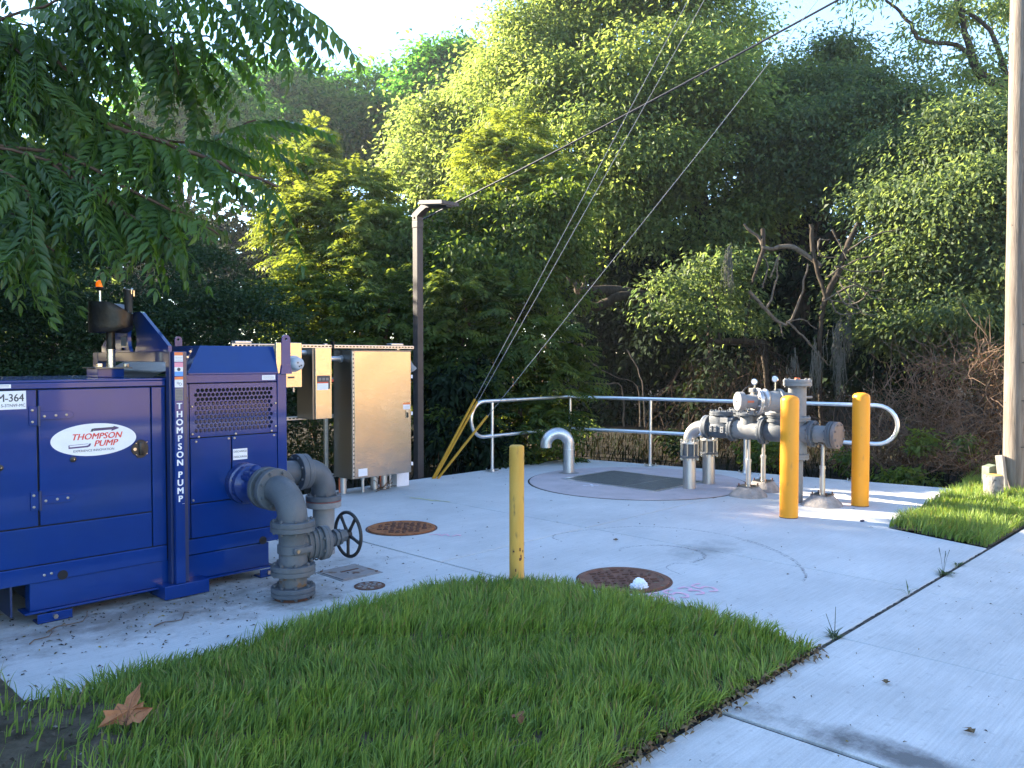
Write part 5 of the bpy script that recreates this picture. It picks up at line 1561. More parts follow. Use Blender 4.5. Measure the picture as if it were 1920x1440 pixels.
grass_mat = leaf_mat('grass_blade', (0.100, 0.170, 0.036), (0.280, 0.375, 0.085), trans=0.42, tcol=(1.3, 1.3, 0.45), rough=0.5, spec=0.3, odd=(0.30, 0.24, 0.10))
lawn_poly = [(-1.6, 1.96), (4.47, 1.965), (4.52, 2.25), (4.55, 2.7), (4.52, 3.2), (4.45, 3.65), (4.33, 4.02), (4.10, 4.28), (3.7, 4.43), (3.2, 4.42), (2.5, 4.36), (1.9, 4.33), (1.35, 4.33), (1.165, 4.42), (1.14, 7.2), (-1.6, 7.2)]
lz = lambda x, y, d: 0.004 + 0.045 * np.clip(d / 0.35, 0, 1)
structure(soil_sheet('lawn_ground', lawn_poly, 0.06, 0.006, 0.05, lawn_soil))
def thin_near(x, y):
    # bare scuffed patch at the near left corner
    return np.clip((x - 1.12 + 0.22 * lump(x, y, 5)) / 0.5, 0.06, 1.0)
gr = put('lawn_grass', grass_mesh('lawn_grass', lawn_poly, 12500, 0.045, 0.150, 0.0072, 3, lz, thin_near, 0.055), grass_mat, smooth=0)
tag(gr, 'long bright green lawn grass in the rounded corner of the pad', 'grass', kind='stuff')
verge_poly = [(7.99, 2.0), (8.30, 2.93), (11.33, 3.15), (13.5, 3.5), (16, 3.2), (16, 2.0)]
structure(soil_sheet('verge_ground', [(7.96, 1.985), (8.28, 2.92), (11.36, 3.16), (13.5, 3.6), (18, 3.4), (18, 1.985)], 0.08, -0.004, 0.03, lawn_soil))
gr = put('verge_grass', grass_mesh('verge_grass', verge_poly, 5200, 0.08, 0.17, 0.008, 4, lambda x, y, d: 0.0 + 0.03 * np.clip(d / .35, 0, 1), None, 0.05), grass_mat, smooth=0)
tag(gr, 'sunlit strip of grass between the pad corner and the sidewalk', 'grass', kind='stuff')

# ------------------------------------------------------------------ litter
dry_leaf = leaf_mat('dry_leaf', (0.075, 0.040, 0.020), (0.28, 0.19, 0.10), trans=0.15, tcol=(1, 0.8, 0.5), rough=0.8, spec=0.15, odd=(0.30, 0.22, 0.05))
r = np.random.default_rng(21)
def litter(name, C, L, W, seed, curl=0.5):
    r = np.random.default_rng(seed)
    n = len(C)
    a = r.uniform(0, 6.283, n)
    D = np.stack([np.cos(a), np.sin(a), r.uniform(-0.15, 0.35, n)], 1)
    N_ = unit(np.stack([r.normal(0, .35, n), r.normal(0, .35, n), np.ones(n)], 1))
    return leaves_mesh(name, C, D, N_, L, W, r.random(n), fold=curl, droop=0.25)
n = 620
u_ = r.uniform(1.9, 4.52, n); v_ = 1.955 + np.abs(r.normal(0, 0.035, n)) * np.where(r.random(n) < .35, -1, 1) * 0.9
C = np.stack([u_, v_, 0.006 + r.random(n) * 0.022], 1)
o = put('leaf_litter', litter('leaf_litter', C, r.uniform(0.018, 0.050, n), r.uniform(0.012, 0.024, n), 1), dry_leaf, smooth=0)
tag(o, 'line of brown dry leaves along the lawn edge by the sidewalk', 'leaf litter', kind='stuff')
n = 950
x = np.concatenate([r.normal(2.3, 0.9, 560), r.uniform(1.2, 4.3, 140), r.uniform(1.2, 11, 250)])[:n]
y = np.concatenate([r.normal(5.35, 0.42, 560), r.uniform(4.45, 8.5, 140), r.uniform(2.0, 8.6, 250)])[:n]
k = inside([(1.2, 4.42), (4.1, 4.42), (4.6, 3.6), (4.62, 2.02), (7.9, 2.02), (8.2, 3.0), (11.2, 3.2), (10.3, 8.6), (1.2, 8.6)], x, y)
C = np.stack([x[k], y[k], np.full(k.sum(), 0.003)], 1)
n = len(C)
o = put('pad_litter', litter('pad_litter', C, r.uniform(0.012, 0.048, n) * np.where(r.random(n) < .7, .7, 1.2), r.uniform(0.005, 0.014, n), 2, 0.3), leaf_mat('dark_litter', (0.020, 0.017, 0.014), (0.13, 0.09, 0.05), trans=0.05, rough=0.9, spec=0.1, odd=(0.35, 0.26, 0.06)), smooth=0)
tag(o, 'small dark scraps of leaf and twig strewn over the concrete pad', 'litter', kind='stuff')
n = 240
x, y = r.uniform(2.2, 12, n), r.uniform(0.4, 1.94, n)
o = put('walk_litter', litter('walk_litter', np.stack([x, y, np.full(n, 0.003)], 1), r.uniform(0.008, 0.030, n), r.uniform(0.004, 0.010, n), 3, 0.3), MATS['dark_litter'], smooth=0)
tag(o, 'small scraps of dry leaf lying on the sidewalk slabs', 'litter', kind='stuff')
for (x, y, a, L_, lab) in ((4.25, 1.50, 0.4, 0.055, 'small brown fallen leaf on the sidewalk slab, alone'), (3.95, 1.02, 1.2, 0.06, 'thin reddish fallen leaf near the bottom of the sidewalk'),
                           (6.35, 1.30, 2.0, 0.06, 'yellowish fallen leaf on the sidewalk beside the far joint'), (5.92, 4.45, 0.7, 0.06, 'curled brown fallen leaf inside the curved tyre mark')):
    N_ = np.array([[0.1, 0.1, 1.0]]); N_ = np.repeat(N_, 3, 0)
    aa = a + np.array([0, 0.55, -0.55])
    C = np.array([[x, y, 0.012]] * 3)
    o = put('fallen_leaf', leaves_mesh('fallen_leaf', C, np.stack([np.cos(aa), np.sin(aa), [0.15] * 3], 1), N_, np.array([L_, L_ * .7, L_ * .7]), L_ * .45, np.array([.6, .5, .55]), fold=.4), dry_leaf, smooth=0)
    tag(o, lab, 'leaf', 'stray fallen leaves')
tw = []
for (x, y, a, L_, lab) in ((1.55, 5.40, 0.55, 0.42, 'long thin twig on the concrete under the blue pump'), (1.42, 5.25, 0.75, 0.25, 'short dark twig on the concrete at the left edge'), (2.05, 5.05, 0.3, 0.3, 'forked twig on the concrete between pump and lawn')):
    pts = [Vector((x + math.cos(a + .25 * math.sin(i)) * L_ * i / 7, y + math.sin(a + .3 * math.sin(i * 1.3)) * L_ * i / 7, 0.008)) for i in range(8)]
    tag(part('twig', G().tube(pts, [0.004 - 0.0003 * i for i in range(8)], 6), dead_twig, None), lab, 'twig', 'twigs on the pad')

n = 420
x, y = r.uniform(0.2, 1.35, n), r.uniform(2.6, 4.6, n)
o = put('soil_crumbs', litter('soil_crumbs', np.stack([x, y, 0.050 + 0.016 * r.random(n)], 1), r.uniform(0.012, 0.055, n), r.uniform(0.006, 0.020, n), 5, 0.5), leaf_mat('crumb', (0.03, 0.022, 0.015), (0.16, 0.12, 0.085), trans=0.05, rough=0.9, spec=0.1, odd=(0.34, 0.31, 0.28)), smooth=0)
tag(o, 'crumbs, chips and dry bits on the bare soil in the near left corner', 'soil litter', kind='stuff')

# big sycamore leaf lying on the grass
mp = [(0, 0), (-0.10, -0.35), (-0.42, -0.30), (-0.95, -0.55), (-0.78, -0.12), (-0.92, 0.10), (-0.60, 0.20), (-0.55, 0.45), (-0.30, 0.42), (-0.32, 0.75), (-0.12, 1.02), (0.02, 1.40),
      (0.16, 1.02), (0.38, 0.72), (0.34, 0.40), (0.62, 0.52), (0.66, 0.30), (1.05, 0.32), (0.90, 0.0), (0.72, -0.30), (0.40, -0.25), (0.12, -0.40)]
big = at(240, 1415, 3.46)
big.z = 0.125
vs = [(0, 0.18, 0.02)]
for x, y in mp:
    vs.append((x * 0.088, y * 0.088, 0.018 * math.sin(3 * x) + 0.03 * abs(x) - 0.018 * y * y))
vs[0] = (0.0, 0.02, 0.0)
fs = [(0, i, i + 1) for i in range(1, len(mp))] + [(0, len(mp), 1)]
me = G().add(vs, fs).mesh('sycamore_leaf')
syc = mat('sycamore_leaf_brown', (0.30, 0.115, 0.050), (0.40, 0.17, 0.08), scale=30, rough=0.8, spec=0.15, c3=(0.16, 0.06, 0.03), scale3=60, c3range=(0.62, 0.72))
for v_ in me.vertices:
    v_.co *= 1.22
lf = put('sycamore_leaf', me, syc, loc=big, smooth=0, rot=(R(56), R(4), HEADING - R(90)))
tag(lf, 'large orange brown lobed leaf lying on the grass, bottom left', 'leaf')
vg = G()
for x, y in ((0.02, 1.30), (-0.75, -0.40), (0.92, 0.25), (-0.55, 0.35), (0.50, 0.42)):
    vg.tube([(0, -0.02, 0.0035), (x * 0.044, y * 0.044, 0.006 + 0.015 * abs(x)), (x * 0.083, y * 0.083, 0.003 + 0.03 * abs(x) - 0.018 * y * y + 0.018 * math.sin(3 * x))], 0.0012, 5)
vg.tube([(0, 0.0, 0.002), (0.005, -0.06, 0.004), (0.012, -0.10, -0.01)], 0.0018, 5)
vg.v = [tuple(c * 1.22 for c in q) for q in vg.v]
part('leaf_veins', vg, mat('leaf_vein', (0.18, 0.07, 0.035), rough=0.8), lf)
bl = at(972, 1388, 3.50); bl.z = 0.10
vs = [(0, 0, 0)] + [(0.035 * math.cos(a) * (1 + .3 * math.cos(3 * a)), 0.028 * math.sin(a) * (1 + .2 * math.sin(5 * a)), 0.012 * math.cos(2 * a)) for a in [2 * math.pi * i / 14 for i in range(14)]]
lf2 = put('fallen_leaf', G().add(vs, [(0, i, i % 14 + 1) for i in range(1, 15)]).mesh('fallen_leaf'), mat('red_brown_leaf', (0.16, 0.055, 0.025), (0.24, 0.09, 0.04), scale=30, rough=0.8), loc=bl, smooth=0, rot=(R(30), 0, 0.3))
tag(lf2, 'reddish curled leaf caught in the grass near the bottom edge', 'leaf')

# crumpled bag
bm = bmesh.new()
bmesh.ops.create_icosphere(bm, subdivisions=4, radius=1.0)
rb = np.random.default_rng(9)
dirs = unit(rb.normal(0, 1, (26, 3)))
for w in bm.verts:
    p = np.array(w.co)
    f = 1.05 + 0.20 * np.sin((dirs[:8] @ p) * 5 + np.arange(8)).sum() / 3 - 0.55 * np.abs(np.sin((dirs[8:20] @ p) * 7 + np.arange(12))).min() ** .5 - 0.3 * np.abs(np.sin((dirs[20:26] @ p) * 13)).mean()
    w.co = Vector((p[0] * 0.085 * f, p[1] * 0.055 * f, max(0, (p[2] * 0.6 + 0.32)) * 0.085 * f))
bm.verts.index_update()
bg_ = G().add([tuple(w.co) for w in bm.verts], [tuple(w.index for w in f.verts) for f in bm.faces]); bm.free()
tag(part('plastic_bag', bg_, bag_mat, None, loc=(4.795, 3.40, 0.004), smooth=25, rot=(0, 0, R(-30))), 'crumpled white plastic bag on the near manhole cover', 'bag')
tag(part('blue_scrap', G().prism([(-0.035, -0.01), (0.0, -0.02), (0.04, -0.008), (0.03, 0.015), (-0.02, 0.018)], 0, 0.014, 'Z', bev=0.003), flat('navy_plastic', (0.012, 0.018, 0.06), rough=0.4), None, loc=(8.40, 3.22, 0.0005), smooth=30), 'small dark blue plastic scrap on the pad near the grass corner', 'scrap')

# weeds in the seam
weed_mat = leaf_mat('weed_leaf', (0.03, 0.06, 0.018), (0.10, 0.16, 0.04), trans=0.3, odd=(0.25, 0.20, 0.10))
def weed(x, y, n, h, seed, lab, spread=0.5):
    r = np.random.default_rng(seed)
    a = r.uniform(0, 6.283, n)
    D = np.stack([np.cos(a) * spread, np.sin(a) * spread, r.uniform(0.1, 1.0, n)], 1)
    C = np.stack([x + r.normal(0, 0.018, n), y + r.normal(0, 0.010, n), np.zeros(n)], 1)
    N_ = unit(np.stack([-np.cos(a), -np.sin(a), np.full(n, .8)], 1))
    t = thing('weed', lab, 'weed', (0, 0, 0), 'weeds growing in the seam')
    put('blades', leaves_mesh('blades', C, D, N_, h * r.uniform(.35, 1, n), 0.006 + 0.004 * r.random(n), r.random(n) * .9, fold=.1, droop=.3), weed_mat, t, smooth=0)
    return t
w1 = weed(4.78, 1.985, 40, 0.10, 1, 'low spreading weed in the seam nearest the lawn tip', 0.8)
st_ = G()
for a, hh in ((0.3, 0.17), (2.2, 0.14)):
    st_.tube([(4.78, 1.985, 0), (4.78 + .03 * math.cos(a), 1.985 + .03 * math.sin(a), hh * .6), (4.78 + .05 * math.cos(a), 1.985 + .05 * math.sin(a), hh)], [0.003, 0.002, 0.0015], 5)
part('stalk', st_, weed_mat, w1)
weed(6.00, 1.975, 6, 0.15, 2, 'thin upright grass tuft in the seam, second from the lawn tip', 0.25)
w3 = weed(6.75, 1.97, 60, 0.10, 3, 'tallest weed in the seam, with a seed head, beside a flat clump', 0.9)
st_ = G()
for k in range(5):
    a = k * 1.3
    st_.tube([(6.77, 1.98, 0), (6.77 + .025 * math.cos(a), 1.98 + .02 * math.sin(a), 0.12), (6.77 + .05 * math.cos(a), 1.98 + .04 * math.sin(a), 0.17 + .02 * (k % 3))], [0.0012, 0.0009, 0.0022], 5)
part('seed_stalks', st_, weed_mat, w3, kind='stuff')
weed(7.12, 1.975, 22, 0.11, 4, 'small round weed in the seam nearest the sunlit strip', 0.7)

# ------------------------------------------------------------------ vegetation
ZUP = np.array([0, 0, 1.0])
CAMV = np.array([0, 0, CAM_H])
def lobe(px, py, d, rx, ry, w=1.0):
    c = np.array(at(px, py, d))
    return c, rx * d / 1540, ry * d / 1540, w

def clumped(lobes, n, per, cr, L, W, seed, droop=0.45, out=0.6, up=0.6, flat_=0.6, inner=0.5, tvar=0.22, tbase=0.45):
    """leaf positions gathered in clumps over the shells of the crown's lobes"""
    r = np.random.default_rng(seed)
    area = np.array([a * b * w for _, a, b, w in lobes])
    share = area / area.sum()
    Cs, Ds, Ns, Ts = [], [], [], []
    for (c, a, b, w), s in zip(lobes, share):
        nc = max(3, int(n * s / per))
        # each lobe is a heap of smaller billows; clumps sit on the billows' outer sides
        nb_ = 5 if nc < 14 else 11
        bd = unit(r.normal(0, 1, (nb_, 3)) + np.array([0, 0, .15]))
        bc = bd * r.uniform(.45, .80, nb_)[:, None]
        br_ = r.uniform(.28, .52, nb_)
        bi = r.integers(0, nb_, nc)
        dirs = unit(r.normal(0, 1, (nc, 3)) + bd[bi] * .75 + ZUP * .25)
        rad = inner + (1.05 - inner) * r.random(nc) ** 0.5
        cc = c + (bc[bi] + dirs * (br_[bi] * rad)[:, None]) * np.array([a, a, b])
        k = r.poisson(per, nc)
        idx = np.repeat(np.arange(nc), k)
        m = len(idx)
        size = cr * r.uniform(0.6, 1.35, nc)
        off = r.normal(0, 1, (m, 3)) * size[idx][:, None] * np.array([1, 1, flat_])
        P_ = cc[idx] + off
        o = unit(dirs[idx] * 0.7 + unit(off) * 0.8 + r.normal(0, .2, (m, 3)))
        D = unit(o * np.array([1, 1, .4]) + r.normal(0, .55, (m, 3)) - ZUP * droop)
        N_ = unit(o * out + ZUP * up + r.normal(0, .45, (m, 3)))
        tc_ = r.normal(0, tvar * .6, nc)
        Cs.append(P_); Ds.append(D); Ns.append(N_)
        Ts.append(tbase + tc_[idx] + r.normal(0, tvar * .7, m))
    C, D, N_, T = map(np.concatenate, (Cs, Ds, Ns, Ts))
    ok = C[:, 2] > -0.05
    C, D, N_, T = C[ok], D[ok], N_[ok], T[ok]
    m = len(C)
    return C, D, N_, L * r.uniform(.6, 1.25, m), W * r.uniform(.7, 1.2, m), np.clip(T, 0, 0.9)

def fronds(lobes, n, pairs, flen, L, W, seed, droop=0.35, inner=0.6, tbase=0.45, tvar=0.18, lift=0.25):
    """feathery compound leaves: a drooping stalk with leaflets on both sides"""
    r = np.random.default_rng(seed)
    area = np.array([a * b * w for _, a, b, w in lobes])
    share = area / area.sum()
    out = []
    for (c, a, b, w), s in zip(lobes, share):
        m = max(4, int(n * s))
        # whorls: several fronds share a twig tip
        nt_ = max(2, m // 7)
        dirs = unit(r.normal(0, 1, (nt_, 3)) + np.array([0, 0, .25]))
        rad = inner + (1.0 - inner) * r.random(nt_) ** 0.5
        tip = c + dirs * rad[:, None] * np.array([a, a, b])
        idx = r.integers(0, nt_, m)
        P0 = tip[idx] + r.normal(0, .05, (m, 3))
        D0 = unit(dirs[idx] * np.array([1, 1, .3]) * 0.7 + r.normal(0, .65, (m, 3)) * np.array([1, 1, .4]) + ZUP * lift)
        fl = flen * r.uniform(.6, 1.2, m)
        t_c = tbase + r.normal(0, tvar, nt_)[idx] + r.normal(0, tvar * .4, m)
        S0 = unit(np.cross(D0, ZUP + r.normal(0, .25, (m, 3))))
        for j in range(pairs):
            t = (j + 1.2) / (pairs + 0.8)
            Pj = P0 + D0 * (fl * t)[:, None] - ZUP * (droop * fl * t * t)[:, None]
            Tj = unit(D0 - ZUP * (2 * droop * t))
            Nj = unit(np.cross(S0, Tj))
            ls = math.sin(math.pi * (0.18 + 0.72 * t)) ** 0.6
            for sgn in (-1, 1):
                D = unit(S0 * sgn * 0.85 + Tj * 0.55 - ZUP * 0.25 + r.normal(0, .08, (m, 3)))
                out.append((Pj, D, Nj + r.normal(0, .12, (m, 3)), np.full(m, L * ls) * r.uniform(.85, 1.15, m), np.full(m, W * ls), t_c + r.normal(0, .05, m)))
    C, D, N_, L_, W_, T = (np.concatenate([o[i] for o in out]) for i in range(6))
    ok = C[:, 2] > -0.05
    return C[ok], D[ok], unit(N_[ok]), L_[ok], W_[ok], np.clip(T[ok], 0, .9)

def limb(g, pts, n=8, wob=0.04, seed=0, sub=4):
    """pts: (px, py, d, radius) read off the photograph"""
    r = random.Random(seed)
    P_ = [at(p[0], p[1], p[2]) for p in pts]
    R_ = [p[3] for p in pts]
    out, rad = [], []
    for i in range(len(P_) - 1):
        p0, p1, p2, p3 = P_[max(i - 1, 0)], P_[i], P_[i + 1], P_[min(i + 2, len(P_) - 1)]
        for s in range(sub):
            t = s / sub
            q = 0.5 * ((2 * p1) + (p2 - p0) * t + (2 * p0 - 5 * p1 + 4 * p2 - p3) * t * t + (3 * p1 - p0 - 3 * p2 + p3) * t ** 3)
            if out:
                q = q + Vector((r.uniform(-wob, wob), r.uniform(-wob, wob), r.uniform(-wob, wob)))
            out.append(q); rad.append(R_[i] + (R_[i + 1] - R_[i]) * t)
    out.append(P_[-1]); rad.append(R_[-1])
    g.tube(out, rad, n)
    return g

def tree(name, label, cat, arrays, m, trunk=None, limbs=(), bm_=bark, group=None, limb_mat=None, seed=0, crown='crown'):
    t = thing(name, label, cat, (0, 0, 0), group)
    if trunk:
        part('trunk', limb(G(), trunk, 12, 0.03, seed), bm_, t, smooth=60)
    for i, l in enumerate(limbs):
        part('limb', limb(G(), l, 8, 0.035, seed + i + 1), limb_mat or bm_, t, smooth=60)
    if arrays is not None:
        c = put(crown, leaves_mesh(crown, *arrays), m, t, smooth=0)
    return t

oak = leaf_mat('oak_leaf', (0.046, 0.086, 0.032), (0.148, 0.198, 0.070), trans=0.52, tcol=(3.3, 2.9, 1.5), rough=0.55, spec=0.2)
oak_dark = leaf_mat('dark_oak_leaf', (0.034, 0.066, 0.032), (0.105, 0.145, 0.064), trans=0.5, tcol=(3.0, 2.7, 1.4), rough=0.55, spec=0.2)
far_leaf = leaf_mat('distant_leaf', (0.038, 0.095, 0.034), (0.120, 0.200, 0.062), trans=0.5, tcol=(2.2, 2.9, 0.9), rough=0.8, spec=0.04)
sumac_leaf = leaf_mat('compound_leaf', (0.045, 0.082, 0.022), (0.145, 0.195, 0.048), trans=0.5, tcol=(2.4, 2.0, 0.8), rough=0.55, spec=0.2)
vine_leaf = leaf_mat('vine_leaf', (0.030, 0.062, 0.018), (0.110, 0.160, 0.040), trans=0.48, tcol=(2.5, 2.2, 0.8), rough=0.5, spec=0.15)
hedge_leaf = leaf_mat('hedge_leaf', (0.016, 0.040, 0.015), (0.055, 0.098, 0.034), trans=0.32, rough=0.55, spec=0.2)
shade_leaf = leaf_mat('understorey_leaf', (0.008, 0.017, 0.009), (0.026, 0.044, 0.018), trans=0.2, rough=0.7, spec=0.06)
brown_leaf = leaf_mat('dead_leaf', (0.045, 0.028, 0.017), (0.16, 0.10, 0.055), trans=0.25, tcol=(1.3, 0.9, 0.5), rough=0.8, spec=0.1)

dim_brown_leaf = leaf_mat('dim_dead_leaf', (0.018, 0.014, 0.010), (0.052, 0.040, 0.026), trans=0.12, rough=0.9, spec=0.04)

# the far row beyond the clearing
FG = 'distant trees behind the shrubs'
for i, (lab, lobes, tr) in enumerate((
    ('distant pale tree showing under the hanging branch, left of the sky gap', [(330, 190, 34, 70, 65), (400, 170, 34, 60, 55), (290, 250, 34, 70, 70), (420, 250, 34, 80, 70)], (350, 560, 34, .25)),
    ('distant rounded tree with two tops, left of the skyline dip', [(505, 178, 38, 50, 48), (560, 165, 38, 45, 42), (540, 240, 38, 80, 60), (480, 270, 38, 60, 60)], (560, 560, 38, .28)),
    ('distant dark tree in the middle of the skyline over the bright shrubs', [(620, 195, 40, 55, 60), (650, 260, 40, 75, 65), (600, 300, 40, 55, 50)], (640, 560, 40, .28)),
    ('distant bushy tree with a flat top, right of the middle skyline', [(715, 185, 39, 60, 48), (690, 250, 39, 55, 60), (760, 240, 39, 55, 60), (730, 300, 39, 60, 50)], (700, 560, 39, .25)),
    ('distant tallest pale crown beside the great oak', [(815, 145, 36, 50, 48), (850, 190, 36, 45, 60), (790, 200, 36, 40, 40), (860, 120, 36, 30, 30)], (800, 560, 36, .25)),
)):
    L_ = [lobe(*l) for l in lobes]
    c0 = lobes[0]
    tree('distant_tree', lab, 'tree', clumped(L_, 14000, 60, 0.50, 0.32, 0.16, 100 + i, inner=0.2, tvar=.4), far_leaf,
         trunk=[(tr[0], 700, tr[2], tr[3]), (tr[0] - 6, 450, tr[2], tr[3] * .8), (c0[0], c0[1] + 80, tr[2], tr[3] * .5)],
         limbs=[[(tr[0] - 6, 420, tr[2], .14), ((tr[0] + l[0]) / 2, (420 + l[1]) / 2, tr[2], .10), (l[0], l[1], tr[2], .04)] for l in lobes[1:3]], group=FG, seed=i)

# dark wood closing the view low down
wl = []
r = np.random.default_rng(31)
for i in range(46):
    px = -330 + i * 56
    wl.append(lobe(px, 640 - 60 * r.random(), r.uniform(25, 33), 75, 150 + 40 * r.random()))
    wl.append(lobe(px + 25, 430 + 70 * r.random() if px < 1000 else 470 + 80 * r.random(), r.uniform(27, 34), 70, 90))
for i in range(40):
    px = -300 + i * 62
    wl.append(lobe(px, 700, r.uniform(36, 40), 60, 70, .7))
    wl.append(lobe(px + 20, 560, r.uniform(36, 41), 60, 70, .7))
for i in range(26):
    a = R(84 + 3.6 * i)
    dd = r.uniform(23, 29)
    wl.append((np.array((dd * math.cos(a), dd * math.sin(a), 2.2)), 2.0, 3.0 + r.random(), 1.0))
    wl.append((np.array((dd * math.cos(a + .03), dd * math.sin(a + .03), 6.0)), 1.9, 2.2 + r.random(), .8))
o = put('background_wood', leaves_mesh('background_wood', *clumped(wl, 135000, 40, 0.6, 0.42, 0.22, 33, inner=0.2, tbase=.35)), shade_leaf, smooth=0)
tag(o, 'dark wood closing the view behind the nearer trees', 'woodland', kind='stuff')
for i, (px, d, rr_) in enumerate(((1120, 24, .11), (1175, 27, .10), (1455, 24, .12))):
    t = tree('background_trunk', ['slim trunk in the dark gap, far left of it', 'second slim trunk in the dark gap', 'dark trunk behind the pipe manifold'][i], 'tree trunk', None, None,
             trunk=[(px, 800, d, rr_), (px + 8, 640, d, rr_ * .9), (px - 10, 480, d, rr_ * .75), (px + 12, 330, d, rr_ * .55)], seed=40 + i)

# tall trees at the left, beyond the hedge; they keep the pad in shade
for lab, c_, rad_, top, sd_ in (('tall dark tree behind the hanging branches, cut by the left edge', (-0.9, 21.0), 2.7, 12.5, 1), ('big tree beyond the left edge, standing past the hedge', (-4.6, 20.0), 3.6, 13.5, 2), ('big tree beyond the left edge, next to the tall hedge tree', (-9.0, 17.0), 3.6, 12.0, 3)):
    Ls = [(np.array((c_[0] + dx * rad_, c_[1] + dy * rad_, h * top)), rad_ * k, rad_ * k * .9, 1.0) for dx, dy, h, k in ((-.3, 0, .30, .75), (.35, .2, .42, .75), (-.2, -.2, .56, .85), (.2, .1, .72, .8), (0, 0, .88, .55))]
    t = thing('shade_tree', lab, 'tree', (0, 0, 0), 'tall trees at the left')
    put('crown', leaves_mesh('crown', *clumped(Ls, 21000, 40, .5, .46, .25, 800 + sd_, inner=.3)), oak_dark, t, smooth=0)
    part('trunk', G().tube([Vector((c_[0], c_[1], -.1)), Vector((c_[0] + .1, c_[1], top * .4)), Vector((c_[0], c_[1], top * .85))], [.3, .22, .06], 12), bark, t, smooth=60)

t = thing('shade_tree', 'bushy dark tree added behind the hedge to shade the pad', 'tree', (0, 0, 0), 'tall trees at the left')  # added to trim the sun patch round the pipework
Ls = [(np.array((4.5 + dx, 16.4 + dy, z)), k, k, 1.0) for dx, dy, z, k in ((-.5, .2, 2.8, 1.1), (.3, -.2, 3.7, 1.2), (-.7, .1, 4.6, 1.15), (.4, .3, 4.7, 1.0))]
put('crown', leaves_mesh('crown', *clumped(Ls, 15000, 34, .32, .20, .10, 845, inner=.3)), oak_dark, t, smooth=0)
part('trunk', G().tube([Vector((4.4, 16.4, -.1)), Vector((4.5, 16.4, 3)), Vector((4.4, 16.4, 5.5))], [.16, .12, .04], 10), bark, t, smooth=60)

# the great oak in the middle
L_ = [lobe(*l) for l in ((1000, 120, 22, 120, 115), (950, 170, 22.5, 85, 90), (1120, 50, 22, 140, 120), (1250, 60, 21, 150, 130), (1350, 45, 23, 75, 80), (1010, 280, 21.5, 130, 110), (1110, 210, 20, 120, 120),
    (1260, 190, 19.2, 105, 110, 1.3), (1345, 150, 19, 85, 80, 1.2), (1200, 320, 19.5, 110, 90), (1100, 380, 20.5, 140, 90), (1330, 290, 19.5, 120, 100), (1410, 205, 21, 100, 105), (1260, 430, 20, 150, 80), (1400, 400, 20.5, 130, 90), (1075, -60, 22, 120, 80), (1230, -80, 22, 170, 80))]
tree('great_oak', 'broad tall oak filling the middle of the sky, sunlit on its left side', 'tree', clumped(L_, 190000, 95, 0.36, 0.145, 0.062, 201, droop=.55, inner=.45, tvar=.26, tbase=.58), oak,
     trunk=[(1350, 800, 21, .34), (1345, 640, 21, .30), (1335, 480, 21, .24), (1300, 330, 21, .18), (1250, 160, 21, .08)],
     limbs=[[(1338, 510, 21, .20), (1250, 420, 21, .15), (1140, 320, 21, .11), (1030, 200, 21.5, .05)], [(1335, 470, 21, .18), (1420, 380, 20.5, .13), (1450, 250, 20.5, .06)], [(1320, 400, 21, .14), (1200, 260, 20.5, .09), (1130, 100, 21.5, .04)],
            [(1345, 600, 21, .20), (1250, 570, 19, .15), (1160, 545, 17.5, .12), (1085, 545, 16.5, .07)]], seed=50)
L_ = [lobe(*l) for l in ((1130, 480, 20.5, 80, 50), (1230, 510, 21, 80, 50), (1330, 480, 21.5, 90, 60), (1440, 520, 21.5, 80, 60), (1560, 520, 20, 90, 60), (1650, 540, 18.5, 70, 60), (1480, 650, 22, 90, 70), (1300, 700, 24, 110, 70), (1150, 640, 24, 100, 80), (1100, 760, 23, 90, 60), (1570, 680, 20, 90, 80), (1660, 680, 18, 80, 80), (1400, 760, 22, 110, 60), (1230, 800, 22, 120, 50), (1730, 700, 17, 80, 70), (1520, 420, 20.5, 70, 60), (1345, 700, 20.4, 60, 80), (1400, 400, 22, 90, 70), (1450, 380, 21.5, 60, 60), (1230, 640, 23, 90, 60))]
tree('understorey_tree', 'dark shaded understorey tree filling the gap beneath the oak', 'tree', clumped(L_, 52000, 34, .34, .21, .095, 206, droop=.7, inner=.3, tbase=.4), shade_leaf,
     trunk=[(1290, 810, 23, .10), (1285, 700, 23, .09), (1300, 560, 22, .06), (1330, 480, 21.5, .03)], seed=55)
# round sunlit tree left of it
L_ = [lobe(*l) for l in ((805, 265, 25, 70, 60), (850, 230, 24.5, 60, 50), (870, 290, 24, 60, 60), (780, 310, 24.5, 45, 45), (840, 340, 24, 70, 50), (905, 250, 24, 50, 60))]
tree('round_oak', 'rounded yellow green tree with a dark trunk, above the lamp post', 'tree', clumped(L_, 34000, 70, 0.36, 0.16, 0.07, 202, inner=.35, tvar=.25, tbase=.6), oak,
     trunk=[(815, 760, 25, .16), (812, 520, 25, .14), (815, 400, 25, .12), (845, 300, 25, .06)], limbs=[[(813, 420, 25, .09), (790, 350, 24.7, .05), (775, 310, 24.5, .03)], [(815, 390, 25, .09), (880, 330, 24.5, .05), (900, 260, 24.2, .03)]], seed=60)
